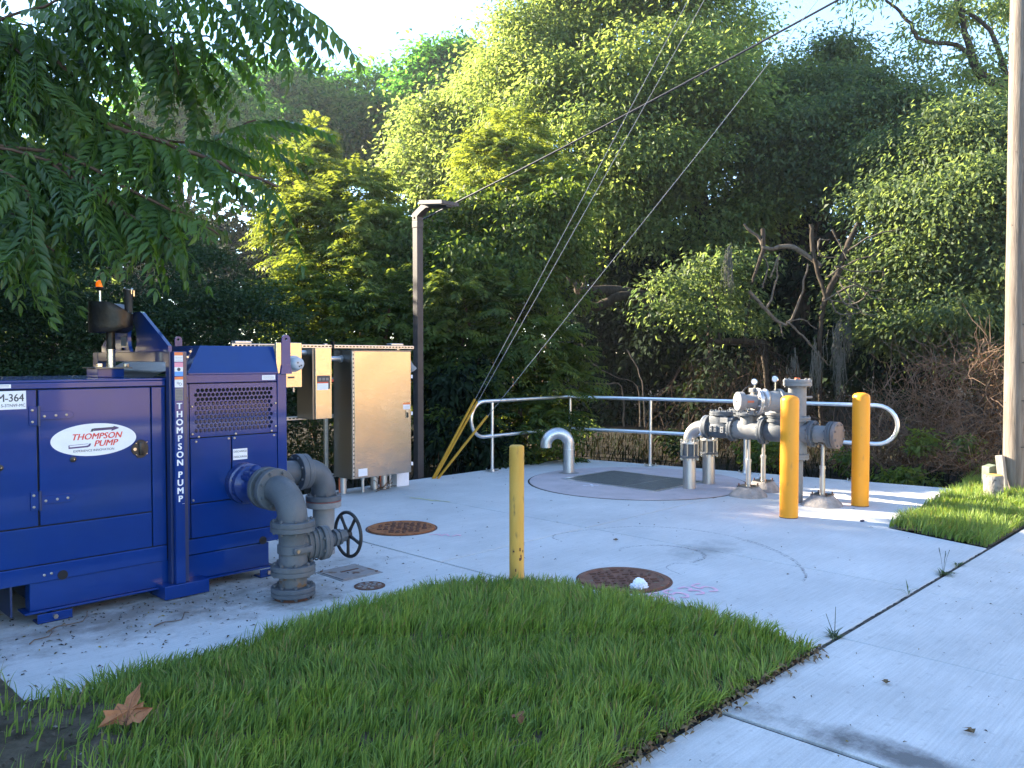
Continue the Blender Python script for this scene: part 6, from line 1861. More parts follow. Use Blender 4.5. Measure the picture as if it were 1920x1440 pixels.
# right-hand mass
L_ = [lobe(*l) for l in ((1560, 145, 21, 65, 55), (1500, 195, 20, 85, 80), (1600, 205, 19.5, 75, 65), (1530, 260, 19, 110, 80), (1650, 250, 18.5, 90, 70), (1470, 300, 19.5, 90, 80), (1580, 340, 18.5, 80, 50))]
tree('leafy_tree', 'green tree with a domed top, right of the oak, trunk dark', 'tree', clumped(L_, 80000, 80, 0.32, 0.135, 0.058, 203, droop=.6, tvar=.24, tbase=.55), oak_dark,
     trunk=[(1510, 800, 20, .24), (1500, 620, 20, .22), (1515, 450, 20, .18), (1570, 330, 19.5, .12), (1580, 220, 19.5, .05)],
     limbs=[[(1512, 470, 20, .15), (1590, 420, 19, .11), (1650, 340, 18.5, .08), (1690, 270, 18, .04)], [(1505, 500, 20, .12), (1450, 400, 19.5, .08), (1460, 300, 19.5, .04)]], seed=70)
L_ = [lobe(*l) for l in ((1740, 300, 16.5, 120, 80), (1840, 290, 16, 100, 90), (1690, 400, 16, 90, 70), (1800, 400, 15.2, 120, 90), (1900, 420, 15, 80, 100), (1740, 500, 15.5, 130, 80), (1860, 520, 14.8, 100, 90), (1680, 580, 16, 100, 70), (1800, 620, 15, 130, 70), (1960, 330, 15.5, 110, 140), (1900, 640, 14.5, 90, 60))]
tree('drooping_tree', 'wide drooping green tree filling the right side behind the pole', 'tree', clumped(L_, 120000, 80, 0.28, 0.118, 0.050, 204, droop=.75, tvar=.24, tbase=.55), oak_dark,
     trunk=[(1770, 800, 17, .22), (1775, 640, 17, .20), (1760, 480, 16.5, .16), (1780, 330, 16, .08)],
     limbs=[[(1768, 560, 16.8, .12), (1680, 470, 16.3, .08), (1640, 420, 16.2, .04)], [(1765, 520, 16.6, .12), (1860, 430, 15.5, .08), (1920, 380, 15.2, .04)]], seed=80)
# feathery tree top right with bare limbs
L_ = [lobe(*l) for l in ((1630, -15, 20, 60, 30), (1745, 45, 20, 45, 40), (1820, 25, 20, 55, 45), (1850, 110, 19.5, 50, 50), (1790, 130, 19.5, 50, 35), (1715, 118, 19.8, 32, 22), (1880, 190, 19, 50, 50), (1810, 190, 19, 50, 28), (1900, 40, 20, 60, 60))]
tree('feathery_tree', 'open feathery tree with bent bare limbs against the sky, top right', 'tree', clumped(L_, 6000, 14, 0.24, 0.18, 0.055, 205, droop=.6, inner=.15, tvar=.3, tbase=.55), oak,
     trunk=[(1935, 800, 19.5, .26), (1930, 420, 19.5, .24), (1905, 220, 19.5, .19), (1880, 170, 19.5, .15), (1830, 130, 19.5, .10), (1810, 60, 19.8, .07), (1785, -40, 20, .05)],
     limbs=[[(1850, 150, 19.5, .06), (1795, 84, 19.6, .055), (1730, 78, 19.7, .05), (1712, 55, 19.8, .045), (1690, 22, 19.9, .04), (1660, 0, 20, .03)], [(1900, 190, 19.4, .08), (1860, 60, 19.6, .05), (1800, 18, 20, .03)], [(1910, 230, 19.4, .09), (1850, 190, 19.2, .05), (1800, 170, 19.1, .03)]], bm_=bark, seed=90)

# feathery shrubs in the middle distance
SG = 'feathery compound-leaved shrubs in front of the wood'
def shrub(lab, lobes, n, seed, d, stems, pairs=7, flen=.55, L=.135, W=.045, tb=.5, m=sumac_leaf, name='feathery_shrub'):
    L_ = [lobe(*l) for l in lobes]
    tree(name, lab, 'shrub', fronds(L_, n, pairs, flen, L, W, seed, tbase=tb), m,
         limbs=[[(px, 880, d, .045), (px + dx * .4, 740, d, .04), (px + dx, py, d, .02)] for px, dx, py in stems], bm_=bark_red, group=SG, seed=seed)
shrub('yellow green feathery shrub, its sunlit tops left of the lamp post', ((540, 325, 16.5, 50, 35), (600, 320, 16.5, 40, 25), (670, 370, 16, 60, 45), (620, 430, 15.5, 90, 60), (700, 450, 15, 80, 60), (650, 520, 14.8, 110, 60), (560, 440, 15.5, 60, 60)), 2300, 301, 15.5, ((640, -40, 420), (660, 30, 400), (600, -50, 340)), tb=.62)
shrub('spire shaped feathery shrub rising against the dark distant trees', ((590, 255, 18, 22, 24), (588, 295, 18, 34, 25), (590, 345, 18, 45, 35)), 420, 302, 18, ((590, 0, 270),), flen=.42, tb=.6)
shrub('tall bright feathery shrub under the oak, right of the lamp head', ((960, 260, 17, 50, 40), (930, 310, 16.5, 60, 50), (985, 330, 16.5, 60, 60), (1050, 350, 15.5, 45, 28), (950, 390, 16, 100, 55), (1040, 410, 15.5, 60, 50)), 1700, 303, 16, ((970, -20, 280), (1000, 45, 350), (940, -10, 330)), tb=.72)
shrub('dark green feathery shrub with tiered leaves, right of the lamp post base', ((860, 560, 13.8, 80, 60), (950, 600, 13.8, 80, 70), (1010, 660, 13.5, 70, 60), (1040, 740, 13.6, 55, 70), (930, 700, 13.6, 80, 60), (960, 800, 13.4, 90, 70), (850, 650, 13.6, 60, 60), (1000, 850, 13.6, 80, 60)), 2000, 304, 13.7, ((930, -60, 560), (960, 60, 640), (900, -40, 600)), tb=.34)
shrub('dark feathery shrub left of the lamp post, above the cabinets', ((640, 610, 13.8, 90, 60), (720, 590, 13.8, 60, 70), (560, 580, 13.8, 70, 70), (680, 700, 13.6, 90, 70), (740, 760, 13.3, 40, 90)), 1300, 305, 13.6, ((660, -20, 580), (700, 30, 570)), tb=.36)

# vine-covered mound with a sunny top
L_ = [lobe(*l) for l in ((820, 455, 15, 60, 50), (900, 420, 15, 90, 55), (1000, 440, 15, 90, 55), (1060, 420, 14.6, 35, 60), (870, 520, 14.6, 110, 70), (980, 530, 14.8, 100, 60), (760, 520, 14.6, 60, 80), (800, 620, 14.2, 60, 90), (1050, 490, 14.8, 40, 50))]
tree('vine_mound', 'vine covered mound of leaves with a sunny top, behind the lamp post', 'vine', clumped(L_, 40000, 30, 0.18, 0.105, 0.055, 306, droop=.8, tvar=.22, tbase=.5, inner=.7), vine_leaf,
     limbs=[[(930, 880, 15, .06), (925, 640, 15, .05), (900, 470, 15, .02)], [(1000, 880, 15, .05), (1010, 650, 15, .04), (1020, 480, 15, .02)]], bm_=bark, seed=95)
# broad-leaved bush by the guy anchors
L_ = [lobe(*l) for l in ((850, 780, 12.9, 55, 70), (900, 840, 12.9, 55, 50), (820, 850, 12.8, 40, 60), (870, 720, 13, 45, 40))]
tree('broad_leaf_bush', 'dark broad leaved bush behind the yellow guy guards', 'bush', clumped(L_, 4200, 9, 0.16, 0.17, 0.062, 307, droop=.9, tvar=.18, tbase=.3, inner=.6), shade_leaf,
     limbs=[[(860, 900, 12.9, .03), (855, 820, 12.9, .025), (850, 740, 12.9, .012)]], seed=96)
# fine-leaved hedge behind the pump
L_ = [lobe(*l) for l in ((390, 540, 12.4, 110, 70), (470, 600, 12.2, 70, 70), (330, 620, 12, 110, 70), (440, 690, 12, 90, 60), (230, 600, 11.8, 110, 90), (110, 580, 11.5, 110, 110), (0, 560, 11.5, 110, 140), (150, 440, 12.5, 120, 70), (20, 380, 12.5, 120, 90), (290, 440, 13, 110, 60), (250, 690, 11.8, 120, 50), (100, 700, 11.6, 120, 50), (560, 700, 12.4, 60, 70), (-110, 480, 12, 110, 200), (620, 790, 12.6, 70, 70), (560, 820, 12.2, 60, 60))]
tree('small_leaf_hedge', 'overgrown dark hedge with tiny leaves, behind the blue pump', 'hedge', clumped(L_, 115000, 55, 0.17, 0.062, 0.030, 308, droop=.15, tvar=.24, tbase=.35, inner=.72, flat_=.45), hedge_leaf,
     limbs=[[(420, 860, 12.2, .04), (430, 720, 12.2, .035), (400, 560, 12.3, .015)], [(250, 880, 11.9, .04), (240, 720, 11.9, .03), (220, 580, 11.9, .015)], [(90, 900, 11.6, .04), (100, 700, 11.6, .03), (60, 420, 12, .015)]], seed=97)

# sunlit low branch tree in front of the dark gap
L_ = [lobe(*l) for l in ((1255, 540, 16.3, 45, 30), (1320, 515, 16.6, 50, 26), (1385, 500, 17, 60, 30), (1290, 585, 16.2, 50, 24), (1375, 560, 16.9, 50, 28), (1420, 610, 16.9, 45, 30), (1225, 590, 16.2, 26, 18), (1340, 610, 16.4, 40, 18))]
tree('low_branch_tree', 'low spreading tree with sunlit leaf tips, above the railing', 'tree', clumped(L_, 5600, 20, 0.2, 0.125, 0.055, 309, droop=.6, inner=.2, tvar=.3, tbase=.5), oak_dark,
     limbs=[[(1432, 640, 16.8, .07), (1380, 640, 16.6, .06), (1330, 640, 16.5, .05), (1290, 610, 16.5, .03), (1255, 560, 16.5, .015)], [(1350, 640, 16.5, .035), (1345, 590, 16.5, .025), (1330, 530, 16.5, .012)], [(1395, 640, 16.6, .04), (1400, 590, 16.6, .03), (1410, 540, 16.7, .012)], [(1432, 640, 16.8, .07), (1440, 760, 16.8, .05), (1440, 860, 16.8, .05)]], seed=98, limb_mat=bark)

# bare dead tree with a tangle of pale branches
dt = thing('dead_tree', 'bare dead tree with a pale tangle of curling branches, right of centre', 'dead tree', (0, 0, 0))
bl_ = [
    [(1610, 420, 15.5, .075), (1585, 470, 15.4, .085), (1562, 530, 15.4, .09), (1545, 570, 15.4, .075), (1540, 600, 15.4, .05)],
    [(1540, 600, 15.4, .06), (1535, 680, 15.5, .05), (1540, 780, 15.6, .055), (1538, 850, 15.6, .06)],
    [(1520, 420, 15.6, .05), (1525, 470, 15.6, .06), (1535, 520, 15.5, .05), (1548, 560, 15.4, .05)],
    [(1430, 430, 15.8, .06), (1432, 470, 15.7, .065), (1420, 500, 15.7, .045), (1412, 530, 15.7, .03)],
    [(1395, 420, 15.8, .03), (1425, 450, 15.8, .04), (1436, 466, 15.7, .05), (1490, 465, 15.7, .07), (1540, 500, 15.6, .06)],
    [(1405, 545, 15, .05), (1430, 575, 15, .045), (1462, 605, 15, .04), (1478, 605, 15, .035), (1500, 560, 15, .03), (1515, 495, 15, .02)],
    [(1436, 580, 15, .03), (1455, 535, 15, .025), (1458, 480, 15, .012)],
    [(1475, 605, 15, .03), (1505, 630, 15, .028), (1530, 660, 15, .022), (1552, 685, 15, .014)],
    [(1474, 604, 15, .02), (1505, 600, 15, .018), (1532, 617, 15, .010)],
    [(1462, 606, 15, .022), (1466, 620, 15, .018), (1468, 631, 15, .012)],
]
tw_ = [[(1550, 520, 15), (1600, 490, 15), (1670, 475, 14.9), (1740, 488, 14.8)], [(1565, 500, 15), (1610, 510, 14.9), (1655, 510, 14.8), (1660, 530, 14.8), (1640, 545, 14.8), (1590, 520, 14.9)],
       [(1570, 515, 15), (1610, 535, 14.9), (1640, 545, 14.8), (1652, 540, 14.8), (1658, 500, 14.8)], [(1550, 560, 15), (1600, 570, 14.9), (1630, 545, 14.8)], [(1575, 530, 15), (1590, 555, 14.9), (1600, 575, 14.8), (1640, 595, 14.7)],
       [(1545, 565, 15), (1600, 535, 14.9), (1640, 560, 14.8), (1680, 560, 14.8)], [(1590, 470, 15), (1640, 440, 14.9), (1700, 430, 14.8)], [(1535, 480, 15), (1536, 450, 15), (1545, 450, 15), (1556, 449, 15)],
       [(1536, 450, 15), (1533, 470, 15), (1550, 482, 15), (1575, 482, 15)], [(1585, 560, 15), (1605, 570, 14.9), (1620, 590, 14.8), (1645, 590, 14.7)], [(1570, 545, 15), (1585, 570, 14.9), (1610, 580, 14.8), (1650, 585, 14.8)],
       [(1430, 540, 15), (1440, 500, 15), (1430, 480, 15)], [(1560, 430, 15.2), (1575, 460, 15.2), (1590, 490, 15.1)], [(1555, 560, 15), (1575, 590, 14.9), (1615, 585, 14.8)], [(1444, 520, 15), (1452, 500, 15), (1462, 475, 15)]]
for i, b in enumerate(bl_):
    b = [(q[0], q[1], q[2], q[3] * .72) for q in b]
    part('branch', limb(G(), b, 9, 0.018, 400 + i), bark_pale if i > 3 else bark, dt, smooth=60)
for i, b in enumerate(tw_):
    part('twig', limb(G(), [(p[0], p[1], p[2], 0.016 - 0.003 * k) for k, p in enumerate(b)], 6, 0.012, 430 + i), bark_pale, dt, smooth=60)
# fallen limb in the gap
fl_ = thing('broken_limb', 'broken limb with a forked stub in the dark gap, behind the guy wires', 'branch', (0, 0, 0))
part('limb', limb(G(), [(1030, 590, 17, .06), (1080, 575, 17, .09), (1130, 572, 17, .10), (1175, 555, 17, .09), (1215, 575, 17.2, .06)], 9, .03, 470), bark, fl_, smooth=60)
part('stub', limb(G(), [(1085, 575, 17, .08), (1082, 540, 17, .07), (1065, 520, 17, .045), (1050, 487, 17, .02)], 8, .02, 471), bark_pale, fl_, smooth=60)
part('stub', limb(G(), [(1086, 555, 17, .05), (1093, 540, 17, .04), (1097, 518, 17, .02)], 8, .01, 472), bark_pale, fl_, smooth=60)
for i, b in enumerate(([(1090, 640, 15), (1110, 680, 15), (1150, 705, 15), (1195, 725, 15)], [(1175, 655, 15), (1195, 690, 15), (1205, 725, 15)], [(1090, 718, 15), (1130, 720, 15), (1165, 725, 15)])):
    t = thing('bare_sapling', ['long arching bare stem low in the dark gap', 'short curved bare stem in the dark gap', 'bare stem lying almost level in the dark gap'][i], 'sapling', (0, 0, 0), 'bare stems in the gap')
    part('stem', limb(G(), [(p[0], p[1], p[2], 0.013 - 0.002 * k) for k, p in enumerate(b)] + [(b[-1][0] + 5, 800, 15, .02)], 6, .012, 480 + i), bark_pale, t, smooth=60)

# hanging dry vines and dry brush
def twiggery(base_lobes, n, ln, rad, seed, up=0.6, grav=0.0, segs=5, nside=4):
    r = np.random.default_rng(seed)
    g = G()
    for c, a, b, w in base_lobes:
        for k in range(n):
            p = c + unit(r.normal(0, 1, 3)) * r.random() ** .4 * np.array([a, a, b])
            d = unit(r.normal(0, 1, 3) * np.array([1, 1, .6]) + ZUP * up)
            pts = [Vector(p)]
            L_ = ln * r.uniform(.4, 1.3)
            for s in range(segs):
                d = unit(d + r.normal(0, .33, 3) - ZUP * grav)
                p = p + d * L_ / segs
                if p[2] < -.08:
                    break
                pts.append(Vector(p))
            if len(pts) > 2:
                g.tube(pts, [rad * (1 - .75 * i / segs) for i in range(len(pts))], nside, caps=False)
    return g
DG = 'dry brown brush at the right of the pad'
def dry(lab, lobes, n, ln, seed, leaves, name='dry_shrub', up=.6, grav=0.0, rad=.007, droop=.8):
    L_ = [lobe(*l) for l in lobes]
    t = thing(name, lab, 'dry shrub', (0, 0, 0), DG)
    part('twigs', twiggery(L_, n if name != 'hanging_vines' else n // 2, ln, rad, seed, up, grav), vine_twig if name == 'hanging_vines' else dead_twig, t, smooth=60, kind='stuff')
    put('dead_leaves', leaves_mesh('dead_leaves', *clumped(L_, leaves, 8, .10, .06, .022, seed + 1, droop=droop, inner=.1)), dim_brown_leaf if name == 'hanging_vines' else brown_leaf, t, smooth=0)['kind'] = 'stuff'
dry('dry brown brush behind the rounded end of the railing', ((1690, 790, 12.6, 70, 90), (1630, 850, 12.4, 60, 50), (1740, 860, 12.2, 70, 50)), 120, .95, 501, 1500)
dry('tall reddish dry brush close against the utility pole', ((1850, 700, 11.4, 40, 70), (1865, 780, 11.2, 40, 60), (1830, 850, 11.2, 60, 50)), 110, .7, 511, 2000, grav=.12)
dry('dry brush with a leaning stem between the pole and the railing end', ((1760, 720, 13.2, 70, 70), (1790, 820, 12.4, 60, 70)), 110, .9, 521, 1300)
dry('tangle of brown hanging vines behind the pipe manifold', ((1330, 720, 14.5, 90, 60), (1420, 690, 14.4, 50, 60), (1290, 800, 14.2, 80, 60), (1400, 800, 14, 80, 70), (1480, 760, 14, 60, 90), (1560, 800, 13.6, 60, 80)), 90, 1.3, 531, 3800, name='hanging_vines', up=-.9, grav=.35, rad=.006, droop=1.2)
mg = G()
r = np.random.default_rng(77)
for px, py, d in [(1640, 480, 15.6), (1365, 500, 15.8), (1590, 620, 15.4), (1530, 690, 14.8), (1600, 560, 15.6), (1625, 570, 15.6), (1490, 700, 15), (1575, 700, 15), (1570, 640, 15.2)]:
    for k in range(26):
        p = np.array(at(px + r.normal(0, 5), py - 25 + r.normal(0, 12), d))
        pts = [Vector(p)]
        for s in range(5):
            p = p + np.array([r.normal(0, .018), r.normal(0, .018), -.10 - .07 * r.random()])
            pts.append(Vector(p))
        mg.tube(pts, [.006, .006, .005, .005, .004, .002], 4, caps=False)
tag(part('hanging_moss', mg, mat('grey_moss', (0.085, 0.085, 0.072), (0.13, 0.13, 0.11), scale=20, rough=1.0, spec=0.1), None, smooth=60), 'grey strands of moss hanging from the dead branches', 'moss', kind='stuff')

# low green plants along the edge of the pad
PG = 'small green plants along the pad edge'
for i, (px, py, d, rx, ry, n, m, lab) in enumerate((
    (1420, 840, 12.9, 40, 30, 500, vine_leaf, 'small leafy plant behind the pipe supports'), (1455, 860, 12.4, 26, 40, 420, sumac_leaf, 'light green ferny plant beside the standpipe'), (1590, 870, 12.0, 20, 24, 260, vine_leaf, 'dark green sprig left of the right yellow bollard'),
    (1735, 830, 11.6, 26, 20, 300, sumac_leaf, 'bright drooping green sprig in the dry brush'), (1815, 832, 11.2, 15, 20, 230, oak, 'sunlit round leaved sprig left of the pole'), (1080, 800, 14.6, 30, 14, 200, oak, 'sunlit flecks of leaves low behind the railing corner'),
    (1270, 830, 14, 50, 40, 500, shade_leaf, 'dim low bush behind the mid rail'), (1700, 900, 11.3, 70, 16, 500, vine_leaf, 'low creeping plants along the pad edge beneath the dry brush'), (820, 800, 12.6, 22, 40, 240, vine_leaf, 'few bright leaves low beside the lamp post foot'))):
    L_ = [lobe(px, py, d, rx, ry)]
    t = thing('edge_plant', lab, 'plant', (0, 0, 0), PG)
    put('leaves', leaves_mesh('leaves', *clumped(L_, n, 8, .07, .11, .045, 600 + i, droop=.5, inner=.1, tbase=.6)), m, t, smooth=0)
    b0 = L_[0][0]
    part('stem', G().tube([Vector((b0[0], b0[1], -.1)), Vector((b0[0] + .03, b0[1], b0[2] * .5)), Vector(b0)], [.012, .010, .004], 6), bark_red, t, smooth=60)
gp = [cam_xy(-9, 11.0), cam_xy(-2.4, 10.4), cam_xy(1.0, 13.9), cam_xy(6.0, 10.7), cam_xy(9.5, 12.5), cam_xy(9, 18), cam_xy(-9, 18)]
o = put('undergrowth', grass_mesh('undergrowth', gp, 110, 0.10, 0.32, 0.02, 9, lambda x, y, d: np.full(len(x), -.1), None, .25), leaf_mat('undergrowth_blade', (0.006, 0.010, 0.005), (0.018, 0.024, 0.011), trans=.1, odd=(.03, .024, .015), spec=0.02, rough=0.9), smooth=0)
tag(o, 'dim tangled undergrowth on the wood floor beyond the pad', 'undergrowth', kind='stuff')

# ------------------------------------------------------------------ near tree, upper left
near_leaf = leaf_mat('near_tree_leaflet', (0.024, 0.060, 0.017), (0.100, 0.170, 0.030), trans=0.48, tcol=(2.2, 2.3, 0.5), rough=0.38, spec=0.5, odd=(0.55, 0.30, 0.02))
def leaf_sheet(P_, D, N_, L, W, V, F, T, tint):
    """one folded, pointed leaflet with its own outline"""
    S = D.cross(N_).normalized(); N_ = S.cross(D)
    o = len(V)
    prof = [(0, 0.0), (0.15, 0.62), (0.38, 1.0), (0.65, 0.78), (0.86, 0.38)]
    for t, w in prof:
        c = P_ + D * (L * t) - N_ * (0.22 * L * t * t)
        V.append(c)
        if t > 0:
            V.append(c + S * (W * .5 * w) + N_ * (0.16 * W * w)); V.append(c - S * (W * .5 * w) + N_ * (0.16 * W * w))
    V.append(P_ + D * L - N_ * (0.22 * L))
    m_ = [o, o + 1, o + 4, o + 7, o + 10]
    l_ = [None, o + 2, o + 5, o + 8, o + 11]; r_ = [None, o + 3, o + 6, o + 9, o + 12]
    tip = o + 13
    fs = [(m_[0], m_[1], l_[1]), (m_[0], r_[1], m_[1])]
    for i in (1, 2, 3):
        fs += [(m_[i], m_[i + 1], l_[i + 1], l_[i]), (m_[i], r_[i], r_[i + 1], m_[i + 1])]
    fs += [(m_[4], tip, l_[4]), (m_[4], r_[4], tip)]
    F.extend(fs); T.extend([tint] * len(fs))
def frond_data(seed, pairs=11, flen=0.46, droop=0.42):
    r = random.Random(seed)
    V, F, T = [], [], []
    base = r.uniform(.3, .65)
    def P_(t): return Vector((flen * t, 0.02 * math.sin(3 * t + seed), -droop * flen * t * t))
    def D_(t): return Vector((1, 0.06 * math.cos(3 * t + seed), -2 * droop * t)).normalized()
    pts = [P_(i / 8) for i in range(9)]
    g = G().tube(pts, [0.0030 - 0.00025 * i for i in range(9)], 4)
    V.extend(Vector(p) for p in g.v); F.extend(g.f); T.extend([0.75] * len(g.f))
    for j in range(pairs):
        t = 0.12 + 0.86 * j / (pairs - 1)
        ls = math.sin(math.pi * (0.22 + 0.60 * t)) ** 0.5
        for s in (-1, 1):
            d = D_(t)
            side = Vector((0, s, 0))
            dd = (side * 0.80 + d * 0.55 + Vector((r.uniform(-.12, .12), r.uniform(-.1, .1), -0.45 + r.uniform(-.2, .15)))).normalized()
            nn = (Vector((0, 0, 1)) + side * 0.35 + Vector((r.uniform(-.2, .2), r.uniform(-.2, .2), 0))).normalized()
            tt = base + r.uniform(-.14, .14)
            if r.random() < 0.006: tt = 1.0
            leaf_sheet(P_(t), dd, nn, 0.108 * ls * r.uniform(.85, 1.12), 0.044 * ls * r.uniform(.9, 1.1), V, F, T, tt)
    leaf_sheet(P_(1), D_(1), Vector((0, 0.1, 1)), 0.085, 0.030, V, F, T, base)
    return V, F, T
VAR = [frond_data(s, pairs=9 + s % 3, flen=.50 + .045 * (s % 4), droop=.25 + .16 * (s % 4)) for s in range(7)]
def frond_mesh(name, V, F, T):
    me = bpy.data.meshes.new(name)
    me.from_pydata([tuple(v) for v in V], [], F)
    a = me.attributes.new('tint', 'FLOAT', 'FACE')
    a.data.foreach_set('value', np.clip(np.array(T, np.float32), 0, 1))
    me.update()
    me.materials.append(near_leaf)
    return me
FM = [frond_mesh('compound_leaf', *v) for v in VAR]
nt_ = thing('near_tree', 'near tree with long drooping compound leaves hanging over the pump, upper left', 'tree', (0, 0, 0))
trunk_pts = [(-560, 860, 7.4, .17), (-540, 600, 7.3, .15), (-500, 380, 7.1, .13), (-430, 200, 6.9, .11), (-380, 20, 6.8, .08)]
part('trunk', limb(G(), trunk_pts, 14, .02, 700), bark, nt_, smooth=60)
boughs = [
    [(-430, 200, 6.9), (-200, 90, 6.5), (-40, 100, 6.2), (110, 120, 6.0), (190, 230, 5.9), (280, 330, 5.8)],
    [(-380, 20, 6.8), (-150, -90, 6.4), (60, -60, 6.1), (200, -45, 6.0), (330, -35, 5.9), (450, -40, 5.8), (520, -10, 5.8)],
    [(-470, 300, 7.0), (-220, 170, 6.4), (0, 170, 6.1), (190, 230, 5.9), (340, 280, 5.8), (440, 320, 5.75), (520, 350, 5.7)],
    [(0, 170, 6.1), (160, 200, 6.2), (300, 260, 6.2), (400, 262, 6.2), (480, 225, 6.2)],
    [(-470, 300, 7.0), (-260, 260, 6.3), (-60, 270, 5.8), (90, 300, 5.6), (190, 360, 5.5), (240, 410, 5.5)],
    [(-60, 270, 5.8), (120, 290, 5.7), (250, 360, 5.6), (340, 400, 5.6), (410, 440, 5.6)],
    [(90, 300, 5.6), (220, 390, 5.5), (290, 430, 5.5), (340, 465, 5.5)],
    [(-480, 380, 7.0), (-260, 340, 6.0), (-90, 350, 5.5), (20, 400, 5.3), (70, 450, 5.25), (100, 470, 5.25)],
    [(-260, 340, 6.0), (-120, 300, 5.6), (20, 330, 5.4), (60, 400, 5.3), (40, 460, 5.3)],
    [(-150, -90, 6.4), (-60, 20, 6.0), (40, 100, 5.8), (100, 180, 5.7)],
    [(-200, 90, 6.5), (-90, 180, 6.1), (-20, 260, 5.8), (40, 340, 5.7)],
    [(60, -60, 6.1), (150, 20, 6.2), (230, 60, 6.2), (330, 60, 6.1), (400, 70, 6.1)],
    [(-220, 170, 6.4), (-60, 60, 6.0), (80, 10, 5.8), (190, -20, 5.7)],
    [(200, -45, 6.0), (270, 20, 6.0), (320, 90, 6.0), (335, 140, 6.0)],
    [(-480, 380, 7.0), (-200, 300, 6.3), (0, 280, 6.1), (150, 330, 6.0), (250, 390, 6.0)],
    [(-430, 200, 6.9), (-160, 130, 6.5), (60, 180, 6.4), (220, 250, 6.3)],
    [(-480, 380, 7.0), (-250, 330, 6.4), (-60, 390, 6.0), (50, 440, 5.9), (110, 480, 5.9)],
    [(-430, 200, 6.9), (-200, 20, 6.6), (20, 40, 6.4), (160, 90, 6.4)],
]
CX, CY, CZ = Vector((*cam_xy(1, 0), 0)), Vector((*cam_xy(0, 1), 0)), Vector((0, 0, 1))
spots = []
rr = random.Random(17)
for bi, b in enumerate(boughs):
    rad0 = 0.024 if bi < 3 else 0.012
    part('bough', limb(G(), [(p[0], p[1], p[2], rad0 * (1 - .75 * k / (len(b) - 1)) + .003) for k, p in enumerate(b)], 8, .012, 710 + bi), bark_red, nt_, smooth=60)
    P_ = [at(*p) for p in b]
    pts = []
    for i in range(len(P_) - 1):
        for s in range(12):
            pts.append((P_[i].lerp(P_[i + 1], s / 12), (P_[i + 1] - P_[i]).normalized(), (i + s / 12) / (len(P_) - 1)))
    pts.append((P_[-1], (P_[-1] - P_[-2]).normalized(), 1.0))
    n_f = {0: 56, 1: 54, 2: 48, 3: 26, 4: 46, 5: 34, 6: 26, 7: 46, 8: 44, 9: 44, 10: 44, 11: 28, 12: 44, 13: 14, 14: 50, 15: 46, 16: 44, 17: 42}[bi]
    for k in range(n_f):
        f = 0.16 + 0.84 * (k + rr.random()) / n_f
        p, d, _ = pts[min(len(pts) - 1, int(f * len(pts)))]
        side = d.cross(CZ).normalized() * (1 if k % 2 else -1)
        dirv = d * rr.uniform(.2, .9) + side * rr.uniform(.25, 1.0) + CX * 0.30 - CZ * rr.uniform(-0.05, 0.5)
        if bi in (1, 11, 13):
            dirv = dirv - CZ * 0.6
        if f > 0.93:
            dirv = d * 1.1 + CX * .2 - CZ * rr.uniform(.1, .5)
        q = p + Vector((rr.uniform(-.06, .06), rr.uniform(-.06, .06), rr.uniform(-.05, .03)))
        spots.append((q, dirv.normalized(), rr.uniform(-.9, .9), rr.randrange(7), rr.uniform(.85, 1.2), bi))
def frond_matrix(p, d, roll, s):
    x = d; y = CZ.cross(x)
    y = y.normalized() if y.length > .05 else CY
    z = x.cross(y)
    M = Matrix(((x.x, y.x, z.x, p.x), (x.y, y.y, z.y, p.y), (x.z, y.z, z.z, p.z), (0, 0, 0, 1)))
    return M @ Matrix.Rotation(roll, 4, 'X') @ Matrix.Scale(s, 4)
def cam_px(p):
    x = p.dot(CX); y = p.dot(CY)
    return 960 + 1540 * x / y, 672 + 1540 * (CAM_H - p.z) / y
ENVX = [-400, 0, 60, 110, 150, 185, 215, 260, 300, 340, 390, 430, 470, 530, 600, 660]
ENVY = [640, 590, 575, 550, 520, 505, 480, 465, 490, 505, 520, 485, 485, 440, 395, 380]
def clear_of_stack(sp):
    p, d, roll, k, sc_, bi = sp
    for t in (.35, .6):
        x, y = cam_px(p + d * t * sc_ - CZ * (.30 * t * t + .05))
        if y > np.interp(x, ENVX, ENVY):
            return False
    return True
spots = [sp for sp in spots if clear_of_stack(sp)]
spots.sort(key=lambda s: (not (-60 < cam_px(s[0])[0] < 700 and -120 < cam_px(s[0])[1] < 620), s[0].dot(CY)))
V, F, T = [], [], []
for i, (p, d, roll, k, s, bi) in enumerate(spots):
    M = frond_matrix(p, d, roll, s)
    if i < 298:
        o = bpy.data.objects.new('compound_leaf', FM[k])
        COL.objects.link(o); o.parent = nt_; o.matrix_local = M
    else:
        v, f, t = VAR[k]
        o = len(V)
        V.extend(M @ q for q in v); F.extend(tuple(a + o for a in ff) for ff in f); T.extend(t)
fo = bpy.data.objects.new('foliage', frond_mesh('foliage', V, F, T))
COL.objects.link(fo); fo.parent = nt_; fo['kind'] = 'stuff'

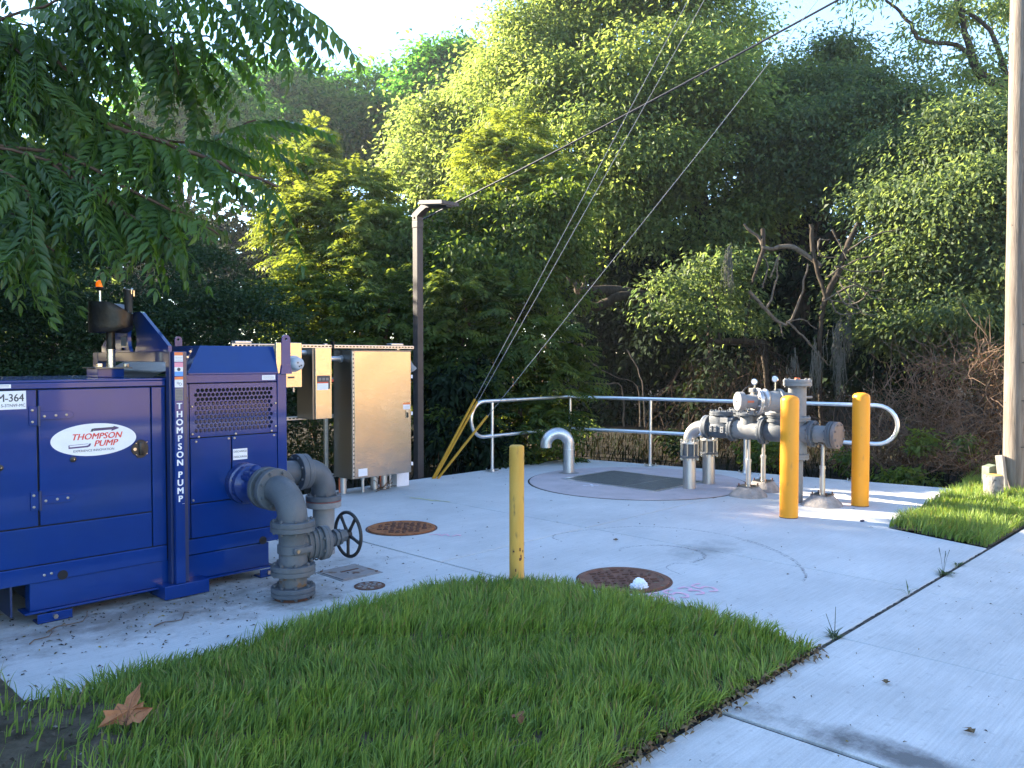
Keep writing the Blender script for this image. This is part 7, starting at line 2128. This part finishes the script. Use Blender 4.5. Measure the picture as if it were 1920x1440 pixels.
# ------------------------------------------------------------------ over the road, behind the viewpoint: unseen house added to warm the reflections
hs = thing('reflection_house', 'tall tan house added behind the viewpoint for its warm reflection', 'house', (22, -15.5, 0))
part('wall', G().box(-15, 15, -4, 4, -0.1, 6.3, 0.02), mat('cream_wall', (0.42, 0.29, 0.16), (0.50, 0.35, 0.20), scale=2, rough=0.9), hs, smooth=30)
part('roof', G().add([(-15.6, -4.6, 6.302), (15.6, -4.6, 6.302), (15.6, 4.6, 6.302), (-15.6, 4.6, 6.302), (-11, 0, 8.8), (11, 0, 8.8)], [(3, 2, 1, 0), (0, 1, 5, 4), (1, 2, 5), (2, 3, 4, 5), (3, 0, 4)]), mat('shingle_roof', (0.22, 0.13, 0.08), (0.30, 0.18, 0.11), scale=4, rough=0.95), hs, smooth=0)

# ------------------------------------------------------------------ thin haze, also standing in for lens glare
hz_m = bpy.data.materials.new('haze')
hz_m.use_nodes = True
hn = hz_m.node_tree
hn.nodes.remove(hn.nodes['Principled BSDF'])
pvn = hn.nodes.new('ShaderNodeVolumePrincipled')
pvn.inputs['Color'].default_value = (0.92, 0.95, 1.0, 1)
pvn.inputs['Density'].default_value = 0.0009
pvn.inputs['Anisotropy'].default_value = 0.65
hn.links.new(pvn.outputs[0], hn.nodes['Material Output'].inputs['Volume'])
hzo = part('haze', G().box(-62, 62, -45, 70, -1.6, 19), hz_m, None, smooth=0)
hzo['kind'] = 'stuff'

# ------------------------------------------------------------------ put each empty at the base of its thing
bpy.context.view_layer.update()
for o in list(scene.objects):
    if o.type == 'EMPTY' and o.parent is None and o.location.length < 1e-6 and o.get('kind') != 'structure':
        lo = Vector((1e9, 1e9, 1e9)); hi = -lo
        for c in o.children:
            if c.type == 'MESH':
                for q in c.bound_box:
                    w = c.matrix_local @ Vector(q)
                    lo = Vector(map(min, lo, w)); hi = Vector(map(max, hi, w))
        base = Vector(((lo.x + hi.x) / 2, (lo.y + hi.y) / 2, lo.z))
        o.location = base
        for c in o.children:
            c.location = c.location - base
